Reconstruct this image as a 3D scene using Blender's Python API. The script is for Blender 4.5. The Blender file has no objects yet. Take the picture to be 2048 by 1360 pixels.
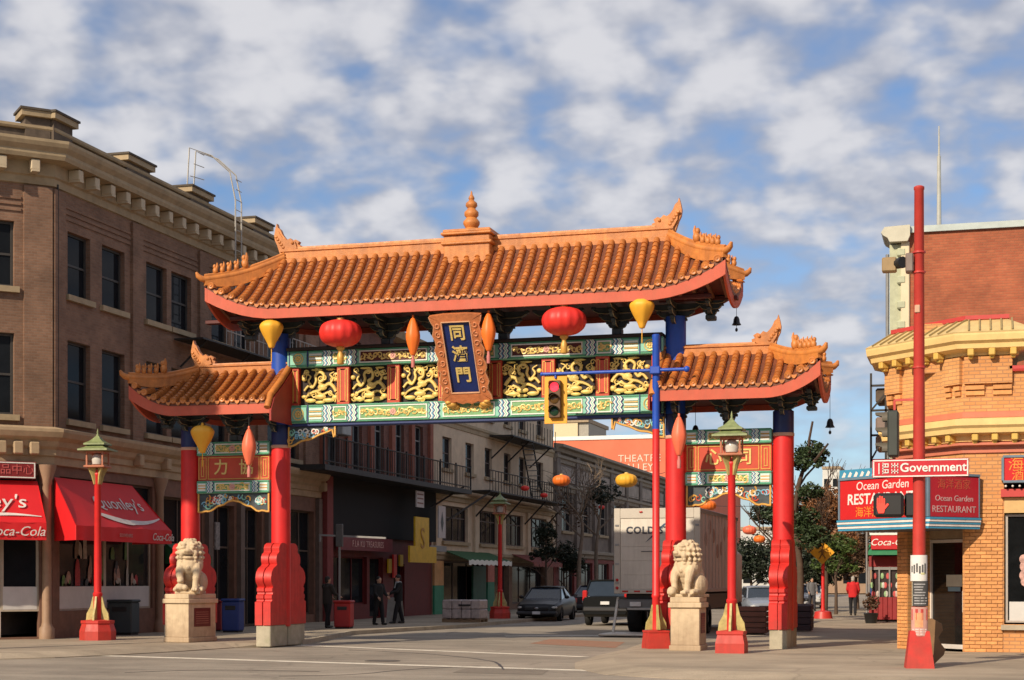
import bpy, bmesh, math, random
from mathutils import Vector, Matrix, noise
PI = math.pi
R = math.radians
scene = bpy.context.scene
COL = scene.collection
random.seed(7)

# ------------------------------------------------------------------ camera, sky, sun, exposure
FPX = 3250.0                       # focal length in photograph pixels (2048 wide)
PSI = math.atan(926 / FPX)         # camera looks this far to the left of the street axis (+Y)
CAM = Vector((12.17, -39.0, 1.6))
HZ = 1160.0                        # horizon row in the photograph
cam_d = bpy.data.cameras.new('camera')
cam = bpy.data.objects.new('camera', cam_d)
COL.objects.link(cam)
cam.location = CAM
cam.rotation_euler = (PI / 2, 0, PSI)
cam_d.sensor_fit = 'HORIZONTAL'
cam_d.sensor_width = 36.0
cam_d.lens = FPX / 2048 * 36.0
cam_d.shift_y = (HZ - 680) / 2048
cam_d.clip_start = 0.5
cam_d.clip_end = 3000
scene.camera = cam

LDIR = Vector((0.42, 1.0, -0.66)).normalized()     # direction in which sunlight travels
sun_d = bpy.data.lights.new('sun', 'SUN')
sun_d.energy = 5.0
sun_d.angle = R(0.55)
sun_d.color = (1.0, 0.84, 0.64)
sun = bpy.data.objects.new('sun', sun_d)
COL.objects.link(sun)
sun.location = (-20, -40, 40)
sun.rotation_euler = LDIR.to_track_quat('-Z', 'Y').to_euler()

world = bpy.data.worlds.new('World')
scene.world = world
world.use_nodes = True
def build_world():
    nt = world.node_tree
    nt.nodes.clear()
    N, L = nt.nodes.new, nt.links.new
    out = N('ShaderNodeOutputWorld')
    bg = N('ShaderNodeBackground')
    bg.inputs['Strength'].default_value = 0.1
    L(bg.outputs[0], out.inputs[0])
    sky = N('ShaderNodeTexSky')
    sky.sky_type = 'NISHITA'
    sky.sun_disc = False
    sky.sun_elevation = math.asin(-LDIR.z)
    sky.sun_rotation = math.atan2(-LDIR.x, -LDIR.y)
    sky.air_density = 1.0
    sky.dust_density = 0.6
    sky.ozone_density = 2.2
    tc = N('ShaderNodeTexCoord')
    sep = N('ShaderNodeSeparateXYZ')
    L(tc.outputs['Generated'], sep.inputs[0])
    def m(op, a, b=None, c=None):
        n = N('ShaderNodeMath'); n.operation = op
        for i, x in enumerate((a, b, c)):
            if x is None: continue
            if isinstance(x, (int, float)): n.inputs[i].default_value = x
            else: L(x, n.inputs[i])
        return n.outputs[0]
    zz = m('ADD', m('MAXIMUM', sep.outputs[2], 0.0), 0.40)
    px, py = m('DIVIDE', sep.outputs[0], zz), m('DIVIDE', sep.outputs[1], zz)
    cb = N('ShaderNodeCombineXYZ')
    L(px, cb.inputs[0]); L(py, cb.inputs[1])
    def ns(scale, detail, rough, off, dist=0.0):
        mp = N('ShaderNodeMapping'); mp.inputs['Location'].default_value = off
        L(cb.outputs[0], mp.inputs[0])
        n = N('ShaderNodeTexNoise')
        n.inputs['Scale'].default_value = scale
        n.inputs['Detail'].default_value = detail
        n.inputs['Roughness'].default_value = rough
        n.inputs['Distortion'].default_value = dist
        L(mp.outputs[0], n.inputs['Vector'])
        return n.outputs['Fac']
    puff = ns(17.0, 3, 0.46, (3.1, 1.7, 0), 0.15)
    cover = ns(3.6, 3, 0.5, (5.4, 2.3, 0))
    shade = ns(11.0, 4, 0.55, (9.2, 4.4, 2))
    # round puffs: warped cell noise
    wv = N('ShaderNodeTexNoise'); wv.inputs['Scale'].default_value = 9.0; wv.inputs['Detail'].default_value = 3; L(cb.outputs[0], wv.inputs['Vector'])
    wm = N('ShaderNodeMix'); wm.data_type = 'VECTOR'; wm.inputs['Factor'].default_value = 0.12; L(cb.outputs[0], wm.inputs['A']); L(wv.outputs['Color'], wm.inputs['B'])
    vo = N('ShaderNodeTexVoronoi'); vo.feature = 'SMOOTH_F1'; vo.inputs['Scale'].default_value = 16.0; vo.inputs['Smoothness'].default_value = 0.6; vo.inputs['Randomness'].default_value = 0.9; L(wm.outputs['Result'], vo.inputs['Vector'])
    puff = m('ADD', m('MULTIPLY', puff, 0.72), m('MULTIPLY', m('SUBTRACT', 0.80, vo.outputs['Distance']), 0.42))
    dens = m('ADD', puff, m('MULTIPLY', m('SUBTRACT', cover, 0.5), 0.55))
    rp = N('ShaderNodeMapRange'); rp.interpolation_type = 'SMOOTHSTEP'
    rp.inputs['From Min'].default_value = 0.20; rp.inputs['From Max'].default_value = 0.58
    L(dens, rp.inputs['Value'])
    # thin out towards the horizon
    hr = N('ShaderNodeMapRange'); hr.interpolation_type = 'SMOOTHSTEP'
    hr.inputs['From Min'].default_value = 0.02; hr.inputs['From Max'].default_value = 0.16
    hr.inputs['To Min'].default_value = 0.30; hr.inputs['To Max'].default_value = 0.92
    L(sep.outputs[2], hr.inputs['Value'])
    fac = m('MULTIPLY', rp.outputs[0], hr.outputs[0])
    cr = N('ShaderNodeMapRange'); cr.interpolation_type = 'SMOOTHSTEP'
    cr.inputs['From Min'].default_value = 0.40; cr.inputs['From Max'].default_value = 0.66
    L(m('ADD', m('MULTIPLY', dens, 0.6), m('MULTIPLY', shade, 0.42)), cr.inputs['Value'])
    cc = N('ShaderNodeMix'); cc.data_type = 'RGBA'
    cc.inputs['A'].default_value = (3.7, 3.95, 4.75, 1)
    cc.inputs['B'].default_value = (7.2, 7.1, 7.3, 1)
    L(cr.outputs[0], cc.inputs['Factor'])
    tint = N('ShaderNodeMix'); tint.data_type = 'RGBA'; tint.blend_type = 'MULTIPLY'
    tint.inputs['Factor'].default_value = 1.0
    tint.inputs['B'].default_value = (0.90, 1.0, 1.16, 1)
    L(sky.outputs[0], tint.inputs['A'])
    mx = N('ShaderNodeMix'); mx.data_type = 'RGBA'
    L(fac, mx.inputs['Factor'])
    L(tint.outputs['Result'], mx.inputs['A'])
    L(cc.outputs['Result'], mx.inputs['B'])
    L(mx.outputs['Result'], bg.inputs['Color'])
build_world()
vs = scene.view_settings
vs.view_transform = 'Standard'
vs.look = 'None'
vs.exposure = 0.06
vs.gamma = 1.0
vs.use_curve_mapping = False
scene.render.film_transparent = False
try:
    scene.cycles.use_denoising = True
    scene.cycles.max_bounces = 6
except Exception:
    pass

# photograph pixel -> point of the place on a known plane
FW = Vector((-math.sin(PSI), math.cos(PSI), 0)); RT = Vector((math.cos(PSI), math.sin(PSI), 0)); UP = Vector((0, 0, 1))
def ray(u, v): return FW + RT * ((u - 1024) / FPX) + UP * ((HZ - v) / FPX)
def onY(u, v, Y=0.0): d = ray(u, v); return CAM + d * ((Y - CAM.y) / d.y)
def onX(u, v, X=0.0): d = ray(u, v); return CAM + d * ((X - CAM.x) / d.x)
def onZ(u, v, Z=0.0): d = ray(u, v); return CAM + d * ((Z - CAM.z) / d.z)

# ------------------------------------------------------------------ materials
MATS = {}
def mat(name, col, rough=0.7, var=0.15, scale=4.0, bump=0.0, bscale=40.0, metal=0.0, emit=None, es=0.0, dirt=0.0,
        alpha=None, trans=0.0, coat=0.0, spec=0.5, rnd=0.0, dcol=(0.08, 0.06, 0.045), dscale=1.2, streak=0.0, splash=0.0):
    if name in MATS: return MATS[name]
    m_ = bpy.data.materials.new(name); m_.use_nodes = True
    nt = m_.node_tree; N, L = nt.nodes.new, nt.links.new
    b = nt.nodes['Principled BSDF']
    b.inputs['Roughness'].default_value = rough
    b.inputs['Metallic'].default_value = metal
    b.inputs['Specular IOR Level'].default_value = spec
    b.inputs['Coat Weight'].default_value = coat
    b.inputs['Coat Roughness'].default_value = 0.15
    b.inputs['Transmission Weight'].default_value = trans
    geo = N('ShaderNodeNewGeometry')
    n1 = N('ShaderNodeTexNoise'); n1.inputs['Scale'].default_value = scale; n1.inputs['Detail'].default_value = 5
    n1.inputs['Roughness'].default_value = 0.6
    L(geo.outputs['Position'], n1.inputs['Vector'])
    hs = N('ShaderNodeHueSaturation'); hs.inputs['Color'].default_value = (*col, 1)
    mr = N('ShaderNodeMapRange'); mr.inputs['From Min'].default_value = 0.25; mr.inputs['From Max'].default_value = 0.75
    mr.inputs['To Min'].default_value = 1 - var; mr.inputs['To Max'].default_value = 1 + var
    L(n1.outputs['Fac'], mr.inputs['Value'])
    val = mr.outputs[0]
    if rnd:
        oi = N('ShaderNodeObjectInfo'); r2 = N('ShaderNodeMapRange')
        r2.inputs['To Min'].default_value = 1 - rnd; r2.inputs['To Max'].default_value = 1 + rnd
        L(oi.outputs['Random'], r2.inputs['Value'])
        mm = N('ShaderNodeMath'); mm.operation = 'MULTIPLY'; L(val, mm.inputs[0]); L(r2.outputs[0], mm.inputs[1]); val = mm.outputs[0]
    L(val, hs.inputs['Value'])
    c = hs.outputs[0]
    if dirt:
        n2 = N('ShaderNodeTexNoise'); n2.inputs['Scale'].default_value = dscale; n2.inputs['Detail'].default_value = 8
        n2.inputs['Roughness'].default_value = 0.7
        L(geo.outputs['Position'], n2.inputs['Vector'])
        rr = N('ShaderNodeMapRange'); rr.inputs['From Min'].default_value = 0.48; rr.inputs['From Max'].default_value = 0.72
        rr.inputs['To Max'].default_value = dirt
        L(n2.outputs['Fac'], rr.inputs['Value'])
        mx = N('ShaderNodeMix'); mx.data_type = 'RGBA'; L(rr.outputs[0], mx.inputs['Factor']); L(c, mx.inputs['A'])
        mx.inputs['B'].default_value = (*dcol, 1); c = mx.outputs['Result']
    if streak:      # rain streaks: noise drawn out along z
        mp = N('ShaderNodeMapping'); mp.inputs['Scale'].default_value = (9, 9, 0.7); L(geo.outputs['Position'], mp.inputs[0])
        n4 = N('ShaderNodeTexNoise'); n4.inputs['Scale'].default_value = 1.0; n4.inputs['Detail'].default_value = 6; n4.inputs['Roughness'].default_value = 0.65; L(mp.outputs[0], n4.inputs['Vector'])
        rr = N('ShaderNodeMapRange'); rr.inputs['From Min'].default_value = 0.45; rr.inputs['From Max'].default_value = 0.75; rr.inputs['To Max'].default_value = streak; L(n4.outputs['Fac'], rr.inputs['Value'])
        mx = N('ShaderNodeMix'); mx.data_type = 'RGBA'; L(rr.outputs[0], mx.inputs['Factor']); L(c, mx.inputs['A']); mx.inputs['B'].default_value = (*dcol, 1); c = mx.outputs['Result']
        rg = N('ShaderNodeMapRange'); rg.inputs['To Min'].default_value = max(0.05, rough - 0.12); rg.inputs['To Max'].default_value = min(1, rough + 0.25); L(n4.outputs['Fac'], rg.inputs['Value']); L(rg.outputs[0], b.inputs['Roughness'])
    if splash:      # road dirt thrown up on the lowest half metre
        sp = N('ShaderNodeSeparateXYZ'); L(geo.outputs['Position'], sp.inputs[0])
        n5 = N('ShaderNodeTexNoise'); n5.inputs['Scale'].default_value = 7; n5.inputs['Detail'].default_value = 6; L(geo.outputs['Position'], n5.inputs['Vector'])
        ad = N('ShaderNodeMath'); ad.operation = 'MULTIPLY_ADD'; L(n5.outputs['Fac'], ad.inputs[0]); ad.inputs[1].default_value = -1.1; L(sp.outputs[2], ad.inputs[2])
        r5 = N('ShaderNodeMapRange'); r5.inputs['From Min'].default_value = -0.35; r5.inputs['From Max'].default_value = 0.25; r5.inputs['To Min'].default_value = splash; r5.inputs['To Max'].default_value = 0.0; L(ad.outputs[0], r5.inputs['Value'])
        mx = N('ShaderNodeMix'); mx.data_type = 'RGBA'; L(r5.outputs[0], mx.inputs['Factor']); L(c, mx.inputs['A']); mx.inputs['B'].default_value = (0.16, 0.085, 0.055, 1); c = mx.outputs['Result']
    L(c, b.inputs['Base Color'])
    if bump:
        n3 = N('ShaderNodeTexNoise'); n3.inputs['Scale'].default_value = bscale; n3.inputs['Detail'].default_value = 4
        L(geo.outputs['Position'], n3.inputs['Vector'])
        bp = N('ShaderNodeBump'); bp.inputs['Strength'].default_value = bump; bp.inputs['Distance'].default_value = 0.02
        L(n3.outputs['Fac'], bp.inputs['Height']); L(bp.outputs[0], b.inputs['Normal'])
    if emit:
        b.inputs['Emission Color'].default_value = (*emit, 1); b.inputs['Emission Strength'].default_value = es
    if alpha is not None: b.inputs['Alpha'].default_value = alpha
    MATS[name] = m_
    return m_

def brick_mat(name, c1, c2, mortar, sign=1, bw=0.215, bh=0.075, dirt=0.25, msize=0.010):
    """brick wall: runs along x+y (sign 1) or x-y (sign -1), courses along z"""
    m_ = bpy.data.materials.new(name); m_.use_nodes = True
    nt = m_.node_tree; N, L = nt.nodes.new, nt.links.new
    b = nt.nodes['Principled BSDF']; b.inputs['Roughness'].default_value = 0.85
    geo = N('ShaderNodeNewGeometry'); sep = N('ShaderNodeSeparateXYZ'); L(geo.outputs['Position'], sep.inputs[0])
    ad = N('ShaderNodeMath'); ad.operation = 'ADD' if sign > 0 else 'SUBTRACT'
    L(sep.outputs[0], ad.inputs[0]); L(sep.outputs[1], ad.inputs[1])
    cb = N('ShaderNodeCombineXYZ'); L(ad.outputs[0], cb.inputs[0]); L(sep.outputs[2], cb.inputs[1])
    br = N('ShaderNodeTexBrick')
    br.inputs['Color1'].default_value = (*c1, 1); br.inputs['Color2'].default_value = (*c2, 1); br.inputs['Mortar'].default_value = (*mortar, 1)
    br.inputs['Scale'].default_value = 1.0; br.inputs['Mortar Size'].default_value = msize; br.inputs['Mortar Smooth'].default_value = 0.3
    br.inputs['Brick Width'].default_value = bw; br.inputs['Row Height'].default_value = bh
    L(cb.outputs[0], br.inputs['Vector'])
    n2 = N('ShaderNodeTexNoise'); n2.inputs['Scale'].default_value = 0.9; n2.inputs['Detail'].default_value = 9; n2.inputs['Roughness'].default_value = 0.68
    L(geo.outputs['Position'], n2.inputs['Vector'])
    mr = N('ShaderNodeMapRange'); mr.inputs['From Min'].default_value = 0.3; mr.inputs['From Max'].default_value = 0.7
    mr.inputs['To Min'].default_value = 1 - dirt; mr.inputs['To Max'].default_value = 1 + dirt * 0.6
    L(n2.outputs['Fac'], mr.inputs['Value'])
    hs = N('ShaderNodeHueSaturation'); L(br.outputs['Color'], hs.inputs['Color']); L(mr.outputs[0], hs.inputs['Value'])
    L(hs.outputs[0], b.inputs['Base Color'])
    bp = N('ShaderNodeBump'); bp.inputs['Strength'].default_value = 0.6; bp.inputs['Distance'].default_value = 0.012; bp.invert = True
    L(br.outputs['Fac'], bp.inputs['Height']); L(bp.outputs[0], b.inputs['Normal'])
    MATS[name] = m_
    return m_

def asphalt_mat(name, col, joints=0.0):
    m_ = bpy.data.materials.new(name); m_.use_nodes = True
    nt = m_.node_tree; N, L = nt.nodes.new, nt.links.new
    b = nt.nodes['Principled BSDF']; b.inputs['Roughness'].default_value = 0.88
    geo = N('ShaderNodeNewGeometry')
    def ns(s, d, r):
        n = N('ShaderNodeTexNoise'); n.inputs['Scale'].default_value = s; n.inputs['Detail'].default_value = d; n.inputs['Roughness'].default_value = r
        L(geo.outputs['Position'], n.inputs['Vector']); return n.outputs['Fac']
    def mr(x, a, b_, lo, hi):
        n = N('ShaderNodeMapRange'); n.inputs['From Min'].default_value = a; n.inputs['From Max'].default_value = b_
        n.inputs['To Min'].default_value = lo; n.inputs['To Max'].default_value = hi; L(x, n.inputs['Value']); return n.outputs[0]
    def mul(a, b_):
        n = N('ShaderNodeMath'); n.operation = 'MULTIPLY'; L(a, n.inputs[0]); L(b_, n.inputs[1]); return n.outputs[0]
    v = mul(mr(ns(0.35, 6, 0.65), 0.3, 0.7, 0.70, 1.24), mr(ns(55, 3, 0.7), 0.25, 0.75, 0.72, 1.28))
    # wheel tracks and stains drawn out along the main street, oil spots
    mp = N('ShaderNodeMapping'); mp.inputs['Scale'].default_value = (0.06, 1.1, 1); L(geo.outputs['Position'], mp.inputs[0])
    st = N('ShaderNodeTexNoise'); st.inputs['Scale'].default_value = 1.0; st.inputs['Detail'].default_value = 5; st.inputs['Roughness'].default_value = 0.6; L(mp.outputs[0], st.inputs['Vector'])
    v = mul(v, mr(st.outputs['Fac'], 0.35, 0.68, 1.10, 0.80))
    v = mul(v, mr(ns(2.3, 5, 0.7), 0.60, 0.72, 1.0, 0.72))
    # cracks and tar seams
    vo = N('ShaderNodeTexVoronoi'); vo.feature = 'DISTANCE_TO_EDGE'; vo.inputs['Scale'].default_value = 0.28
    wn = N('ShaderNodeTexNoise'); wn.inputs['Scale'].default_value = 1.3; wn.inputs['Detail'].default_value = 5
    L(geo.outputs['Position'], wn.inputs['Vector'])
    mxv = N('ShaderNodeMix'); mxv.data_type = 'VECTOR'; mxv.inputs['Factor'].default_value = 0.45
    L(geo.outputs['Position'], mxv.inputs['A']); L(wn.outputs['Color'], mxv.inputs['B']); L(mxv.outputs['Result'], vo.inputs['Vector'])
    v = mul(v, mr(vo.outputs['Distance'], 0.0, 0.010, 0.78, 1.0))
    hs = N('ShaderNodeHueSaturation'); hs.inputs['Color'].default_value = (*col, 1); L(v, hs.inputs['Value'])
    L(hs.outputs[0], b.inputs['Base Color'])
    bp = N('ShaderNodeBump'); bp.inputs['Strength'].default_value = 0.5; bp.inputs['Distance'].default_value = 0.01
    L(ns(70, 3, 0.6), bp.inputs['Height']); L(bp.outputs[0], b.inputs['Normal'])
    MATS[name] = m_
    return m_

def glass_mat(name, col=(0.012, 0.014, 0.017), rough=0.06):
    return mat(name, col, rough=rough, var=0.3, scale=1.5, spec=0.06)

M = dict(
    tile=mat('roof_tile', (0.53, 0.178, 0.038), rough=0.42, var=0.34, scale=2.6, bump=0.15, bscale=30, rnd=0.26, dirt=0.6, dcol=(0.15, 0.05, 0.022), dscale=2.6),
    ridge=mat('ridge_glaze', (0.56, 0.20, 0.042), rough=0.45, var=0.25, scale=5, bump=0.2, dirt=0.55, streak=0.3, dcol=(0.2, 0.07, 0.03)),
    fascia=mat('fascia_paint', (0.52, 0.088, 0.042), rough=0.55, var=0.12, scale=3, dirt=0.25, streak=0.3, dcol=(0.4, 0.16, 0.1)),
    red=mat('column_red', (0.64, 0.021, 0.021), rough=0.40, var=0.12, scale=3, dirt=0.2, streak=0.28, splash=0.25, dcol=(0.28, 0.018, 0.016)),
    redp=mat('pier_red', (0.58, 0.024, 0.018), rough=0.5, var=0.15, scale=4, dirt=0.35, streak=0.3, splash=0.25, dcol=(0.22, 0.018, 0.014), dscale=3),
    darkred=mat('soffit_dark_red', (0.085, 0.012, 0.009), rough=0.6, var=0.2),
    panelred=mat('panel_red', (0.52, 0.055, 0.02), rough=0.5, var=0.12, dirt=0.15, dcol=(0.2, 0.03, 0.02)),
    blue=mat('column_blue', (0.012, 0.070, 0.42), rough=0.4, var=0.15, streak=0.25, dcol=(0.02, 0.05, 0.2)),
    navy=mat('sign_navy', (0.006, 0.018, 0.11), rough=0.4, var=0.35, scale=2),
    gold=mat('gold_paint', (0.70, 0.52, 0.17), rough=0.42, var=0.2, scale=8, metal=0.15),
    golddeep=mat('old_gold', (0.62, 0.34, 0.07), rough=0.45, var=0.2, scale=8, metal=0.1),
    turq=mat('turquoise_paint', (0.22, 0.52, 0.40), rough=0.5, var=0.15, scale=6),
    green=mat('beam_green', (0.05, 0.26, 0.13), rough=0.5, var=0.15, scale=6),
    white=mat('white_paint', (0.75, 0.76, 0.70), rough=0.5, var=0.06),
    bluedk=mat('zigzag_navy', (0.012, 0.03, 0.13), rough=0.5, var=0.1),
    skyblue=mat('zigzag_blue', (0.20, 0.45, 0.60), rough=0.5, var=0.1),
    dark=mat('dark_brown', (0.022, 0.012, 0.010), rough=0.7, var=0.2),  # dark brown of the panel backing and beam cap
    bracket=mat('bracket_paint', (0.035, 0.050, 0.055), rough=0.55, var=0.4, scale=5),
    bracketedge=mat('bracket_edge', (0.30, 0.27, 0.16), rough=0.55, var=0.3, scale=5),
    carve=mat('carved_frame', (0.52, 0.17, 0.06), rough=0.5, var=0.25, scale=9, bump=0.3, bscale=25, dirt=0.3),
    stone=mat('lion_stone', (0.60, 0.47, 0.31), rough=0.8, var=0.12, scale=6, bump=0.25, bscale=60, dirt=0.35, streak=0.35, splash=0.35, dcol=(0.22, 0.16, 0.10), dscale=3),
    concrete=mat('plinth_concrete', (0.40, 0.36, 0.27), rough=0.85, var=0.2, scale=5, bump=0.2, dirt=0.45, dcol=(0.16, 0.19, 0.08), dscale=2),
    asphalt=asphalt_mat('asphalt', (0.28, 0.24, 0.19)),
    pave=asphalt_mat('pavement', (0.34, 0.28, 0.205)),
    kerb=mat('kerb_concrete', (0.40, 0.34, 0.25), rough=0.85, var=0.15, bump=0.2, dirt=0.3),
    line=mat('road_paint', (0.74, 0.68, 0.56), rough=0.75, var=0.15, scale=20, dirt=0.7, dcol=(0.25, 0.21, 0.16), dscale=5),
    black=mat('black_metal', (0.012, 0.012, 0.013), rough=0.45, var=0.2),
    iron=mat('black_iron', (0.018, 0.016, 0.015), rough=0.6, var=0.3),
    grey=mat('grey_metal', (0.22, 0.22, 0.22), rough=0.5, var=0.15),
    cable=mat('cable', (0.03, 0.03, 0.03), rough=0.6),
    glass=glass_mat('window_glass'),
    cream=mat('cream_trim', (0.52, 0.42, 0.26), rough=0.7, var=0.12, dirt=0.3, dcol=(0.2, 0.15, 0.09)),
    wframe=mat('window_frame_grey', (0.26, 0.23, 0.20), rough=0.6, var=0.1),
    tan=mat('tan_trim', (0.33, 0.25, 0.16), rough=0.75, var=0.15, dirt=0.35),
)

# ------------------------------------------------------------------ mesh helpers
OFF = {}
class MB:
    def __init__(s): s.v = []; s.f = []
    def add(s, vs, fs):
        o = len(s.v); s.v += [tuple(p) for p in vs]; s.f += [tuple(i + o for i in f) for f in fs]; return s
    def box(s, x0, x1, y0, y1, z0, z1):
        return s.add([(x, y, z) for z in (z0, z1) for y in (y0, y1) for x in (x0, x1)],
                     [(0, 2, 3, 1), (4, 5, 7, 6), (0, 1, 5, 4), (2, 6, 7, 3), (0, 4, 6, 2), (1, 3, 7, 5)])
    def bbox(s, x0, x1, y0, y1, z0, z1, b=0.01):
        """box with bevelled edges"""
        bm = bmesh.new(); bmesh.ops.create_cube(bm, size=1)
        for v in bm.verts: v.co = Vector(((x0 + x1) / 2 + v.co.x * (x1 - x0), (y0 + y1) / 2 + v.co.y * (y1 - y0), (z0 + z1) / 2 + v.co.z * (z1 - z0)))
        b = min(b, abs(x1 - x0) * 0.45, abs(y1 - y0) * 0.45, abs(z1 - z0) * 0.45)
        bmesh.ops.bevel(bm, geom=bm.edges[:], offset=b, segments=1, affect='EDGES')
        bm.verts.index_update()
        s.add([v.co for v in bm.verts], [[v.index for v in f.verts] for f in bm.faces]); bm.free(); return s
    def obox(s, c, ax, ay, az, sx, sy, sz):
        """box from centre, three axes and full sizes"""
        c, ax, ay, az = Vector(c), Vector(ax).normalized(), Vector(ay).normalized(), Vector(az).normalized()
        return s.add([c + ax * (x * sx / 2) + ay * (y * sy / 2) + az * (z * sz / 2) for z in (-1, 1) for y in (-1, 1) for x in (-1, 1)],
                     [(0, 2, 3, 1), (4, 5, 7, 6), (0, 1, 5, 4), (2, 6, 7, 3), (0, 4, 6, 2), (1, 3, 7, 5)])
    def bar(s, a, b, w, h=None, up=(0, 0, 1)):
        a, b = Vector(a), Vector(b); d = b - a; h = h or w
        up = Vector(up)
        if abs(d.normalized().dot(up)) > 0.98: up = Vector((0, 1, 0))
        x = d.cross(up).normalized(); z = x.cross(d).normalized()
        return s.obox((a + b) / 2, d, x, z, d.length, w, h)
    def prism(s, poly, fn, a, b):
        """closed 2-d polygon extruded: fn(p, q, t) -> point for t in (a, b)"""
        n = len(poly)
        vs = [fn(p, q, t) for t in (a, b) for p, q in poly]
        fs = [tuple(range(n - 1, -1, -1)), tuple(range(n, 2 * n))]
        fs += [(i, (i + 1) % n, n + (i + 1) % n, n + i) for i in range(n)]
        return s.add(vs, fs)
    def tube(s, pts, r, n=8, cap=True, flat=None):
        pts = [Vector(p) for p in pts]; k = len(pts)
        rs = r if isinstance(r, (list, tuple)) else [r] * k
        vs = []; fs = []; ref = None
        for i, p in enumerate(pts):
            d = (pts[min(i + 1, k - 1)] - pts[max(i - 1, 0)]).normalized()
            if ref is None or abs(ref.dot(d)) > 0.999:
                ref = Vector((0, 0, 1)) if abs(d.z) < 0.9 else Vector((1, 0, 0))
            x = (ref - d * ref.dot(d)).normalized(); y = d.cross(x); ref = x
            for j in range(n):
                a = 2 * PI * j / n
                o = x * (math.cos(a) * rs[i]) + y * (math.sin(a) * rs[i])
                if flat: o = Vector((o.x * flat[0], o.y * flat[1], o.z * flat[2]))
                vs.append(p + o)
        for i in range(k - 1):
            for j in range(n):
                a, b = i * n + j, i * n + (j + 1) % n
                fs.append((a, b, b + n, a + n))
        if cap: fs += [tuple(range(n - 1, -1, -1)), tuple(range((k - 1) * n, k * n))]
        return s.add(vs, fs)
    def lathe(s, prof, c=(0, 0, 0), n=16, sq=0.0, rot=0.0):
        c = Vector(c); vs = []; fs = []; k = len(prof)
        for r, z in prof:
            for j in range(n):
                a = 2 * PI * j / n + rot
                vs.append(c + Vector((math.cos(a) * r, math.sin(a) * r, z)))
        for i in range(k - 1):
            for j in range(n):
                a, b = i * n + j, i * n + (j + 1) % n
                fs.append((a, b, b + n, a + n))
        fs += [tuple(range(n - 1, -1, -1)), tuple(range((k - 1) * n, k * n))]
        return s.add(vs, fs)
    def ell(s, c, r, nu=10, nv=7):
        c = Vector(c); r = (r, r, r) if isinstance(r, (int, float)) else r
        vs = [c + Vector((0, 0, -r[2]))]
        for i in range(1, nv):
            t = PI * i / nv - PI / 2
            for j in range(nu):
                a = 2 * PI * j / nu
                vs.append(c + Vector((math.cos(a) * math.cos(t) * r[0], math.sin(a) * math.cos(t) * r[1], math.sin(t) * r[2])))
        vs.append(c + Vector((0, 0, r[2]))); e = len(vs) - 1
        fs = [(0, 1 + (j + 1) % nu, 1 + j) for j in range(nu)]
        for i in range(nv - 2):
            for j in range(nu):
                a, b = 1 + i * nu + j, 1 + i * nu + (j + 1) % nu
                fs.append((a, b, b + nu, a + nu))
        q = 1 + (nv - 2) * nu
        fs += [(q + j, q + (j + 1) % nu, e) for j in range(nu)]
        return s.add(vs, fs)
    def grid(s, fn, nu, nv):
        vs = [fn(i / nu, j / nv) for j in range(nv + 1) for i in range(nu + 1)]
        fs = [(j * (nu + 1) + i, j * (nu + 1) + i + 1, (j + 1) * (nu + 1) + i + 1, (j + 1) * (nu + 1) + i) for j in range(nv) for i in range(nu)]
        return s.add(vs, fs)
    def slab(s, fn, nu, nv, off):
        """grid with thickness: off(u,v) -> offset vector of the second sheet"""
        a = [Vector(fn(i / nu, j / nv)) for j in range(nv + 1) for i in range(nu + 1)]
        b = [p + Vector(off(i / nu, j / nv)) for p, (j, i) in zip(a, [(j, i) for j in range(nv + 1) for i in range(nu + 1)])]
        w = nu + 1; n = len(a); fs = []
        for j in range(nv):
            for i in range(nu):
                q = (j * w + i, j * w + i + 1, (j + 1) * w + i + 1, (j + 1) * w + i)
                fs.append(q); fs.append(tuple(x + n for x in reversed(q)))
        ring = [i for i in range(w)] + [j * w + nu for j in range(1, nv + 1)] + [nv * w + i for i in range(nu - 1, -1, -1)] + [j * w for j in range(nv - 1, 0, -1)]
        for k in range(len(ring)):
            p, q = ring[k], ring[(k + 1) % len(ring)]
            fs.append((q, p, p + n, q + n))
        return s.add(a + b, fs)
    def mesh(s, name, smooth=False, off=None, auto=None):
        o = off or Vector((0, 0, 0))
        me = bpy.data.meshes.new(name)
        me.from_pydata([(p[0] - o[0], p[1] - o[1], p[2] - o[2]) for p in s.v], [], s.f)
        bm = bmesh.new(); bm.from_mesh(me)
        bmesh.ops.recalc_face_normals(bm, faces=bm.faces[:])
        if smooth:
            ang = R(auto or 50)
            for f in bm.faces: f.smooth = True
            for e in bm.edges:
                if len(e.link_faces) == 2 and e.calc_face_angle(0) > ang: e.smooth = False
        bm.to_mesh(me); bm.free()
        return me
    def build(s, name, m, parent=None, smooth=False, auto=None, kind=None, label=None):
        off = OFF.get(parent.name) if parent else None
        me = s.mesh(name, smooth, off, auto)
        return link(name, me, m, parent, kind, label)
def link(name, me, m=None, parent=None, kind=None, label=None):
    o = bpy.data.objects.new(name, me); COL.objects.link(o)
    if m is not None:
        if isinstance(m, str): m = M[m]
        if not me.materials: me.materials.append(m)
    if parent:
        o.parent = parent
        if parent.name in OFF: OFF[o.name] = OFF[parent.name]
    if kind: o['kind'] = kind
    if label: o['label'] = label
    return o
def place(name, me, loc, parent=None, rotz=0.0, scale=None):
    """a further object on shared mesh data at a world (or local) location"""
    o = bpy.data.objects.new(name, me); COL.objects.link(o)
    off = OFF.get(parent.name) if parent else None
    o.location = Vector(loc) - Vector(off) if off is not None else Vector(loc)
    o.rotation_euler = (0, 0, rotz)
    if scale: o.scale = scale
    if parent: o.parent = parent
    return o
def tag(o, label, cat, group=None):
    o['label'] = label; o['category'] = cat
    if group: o['group'] = group
    return o
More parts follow.
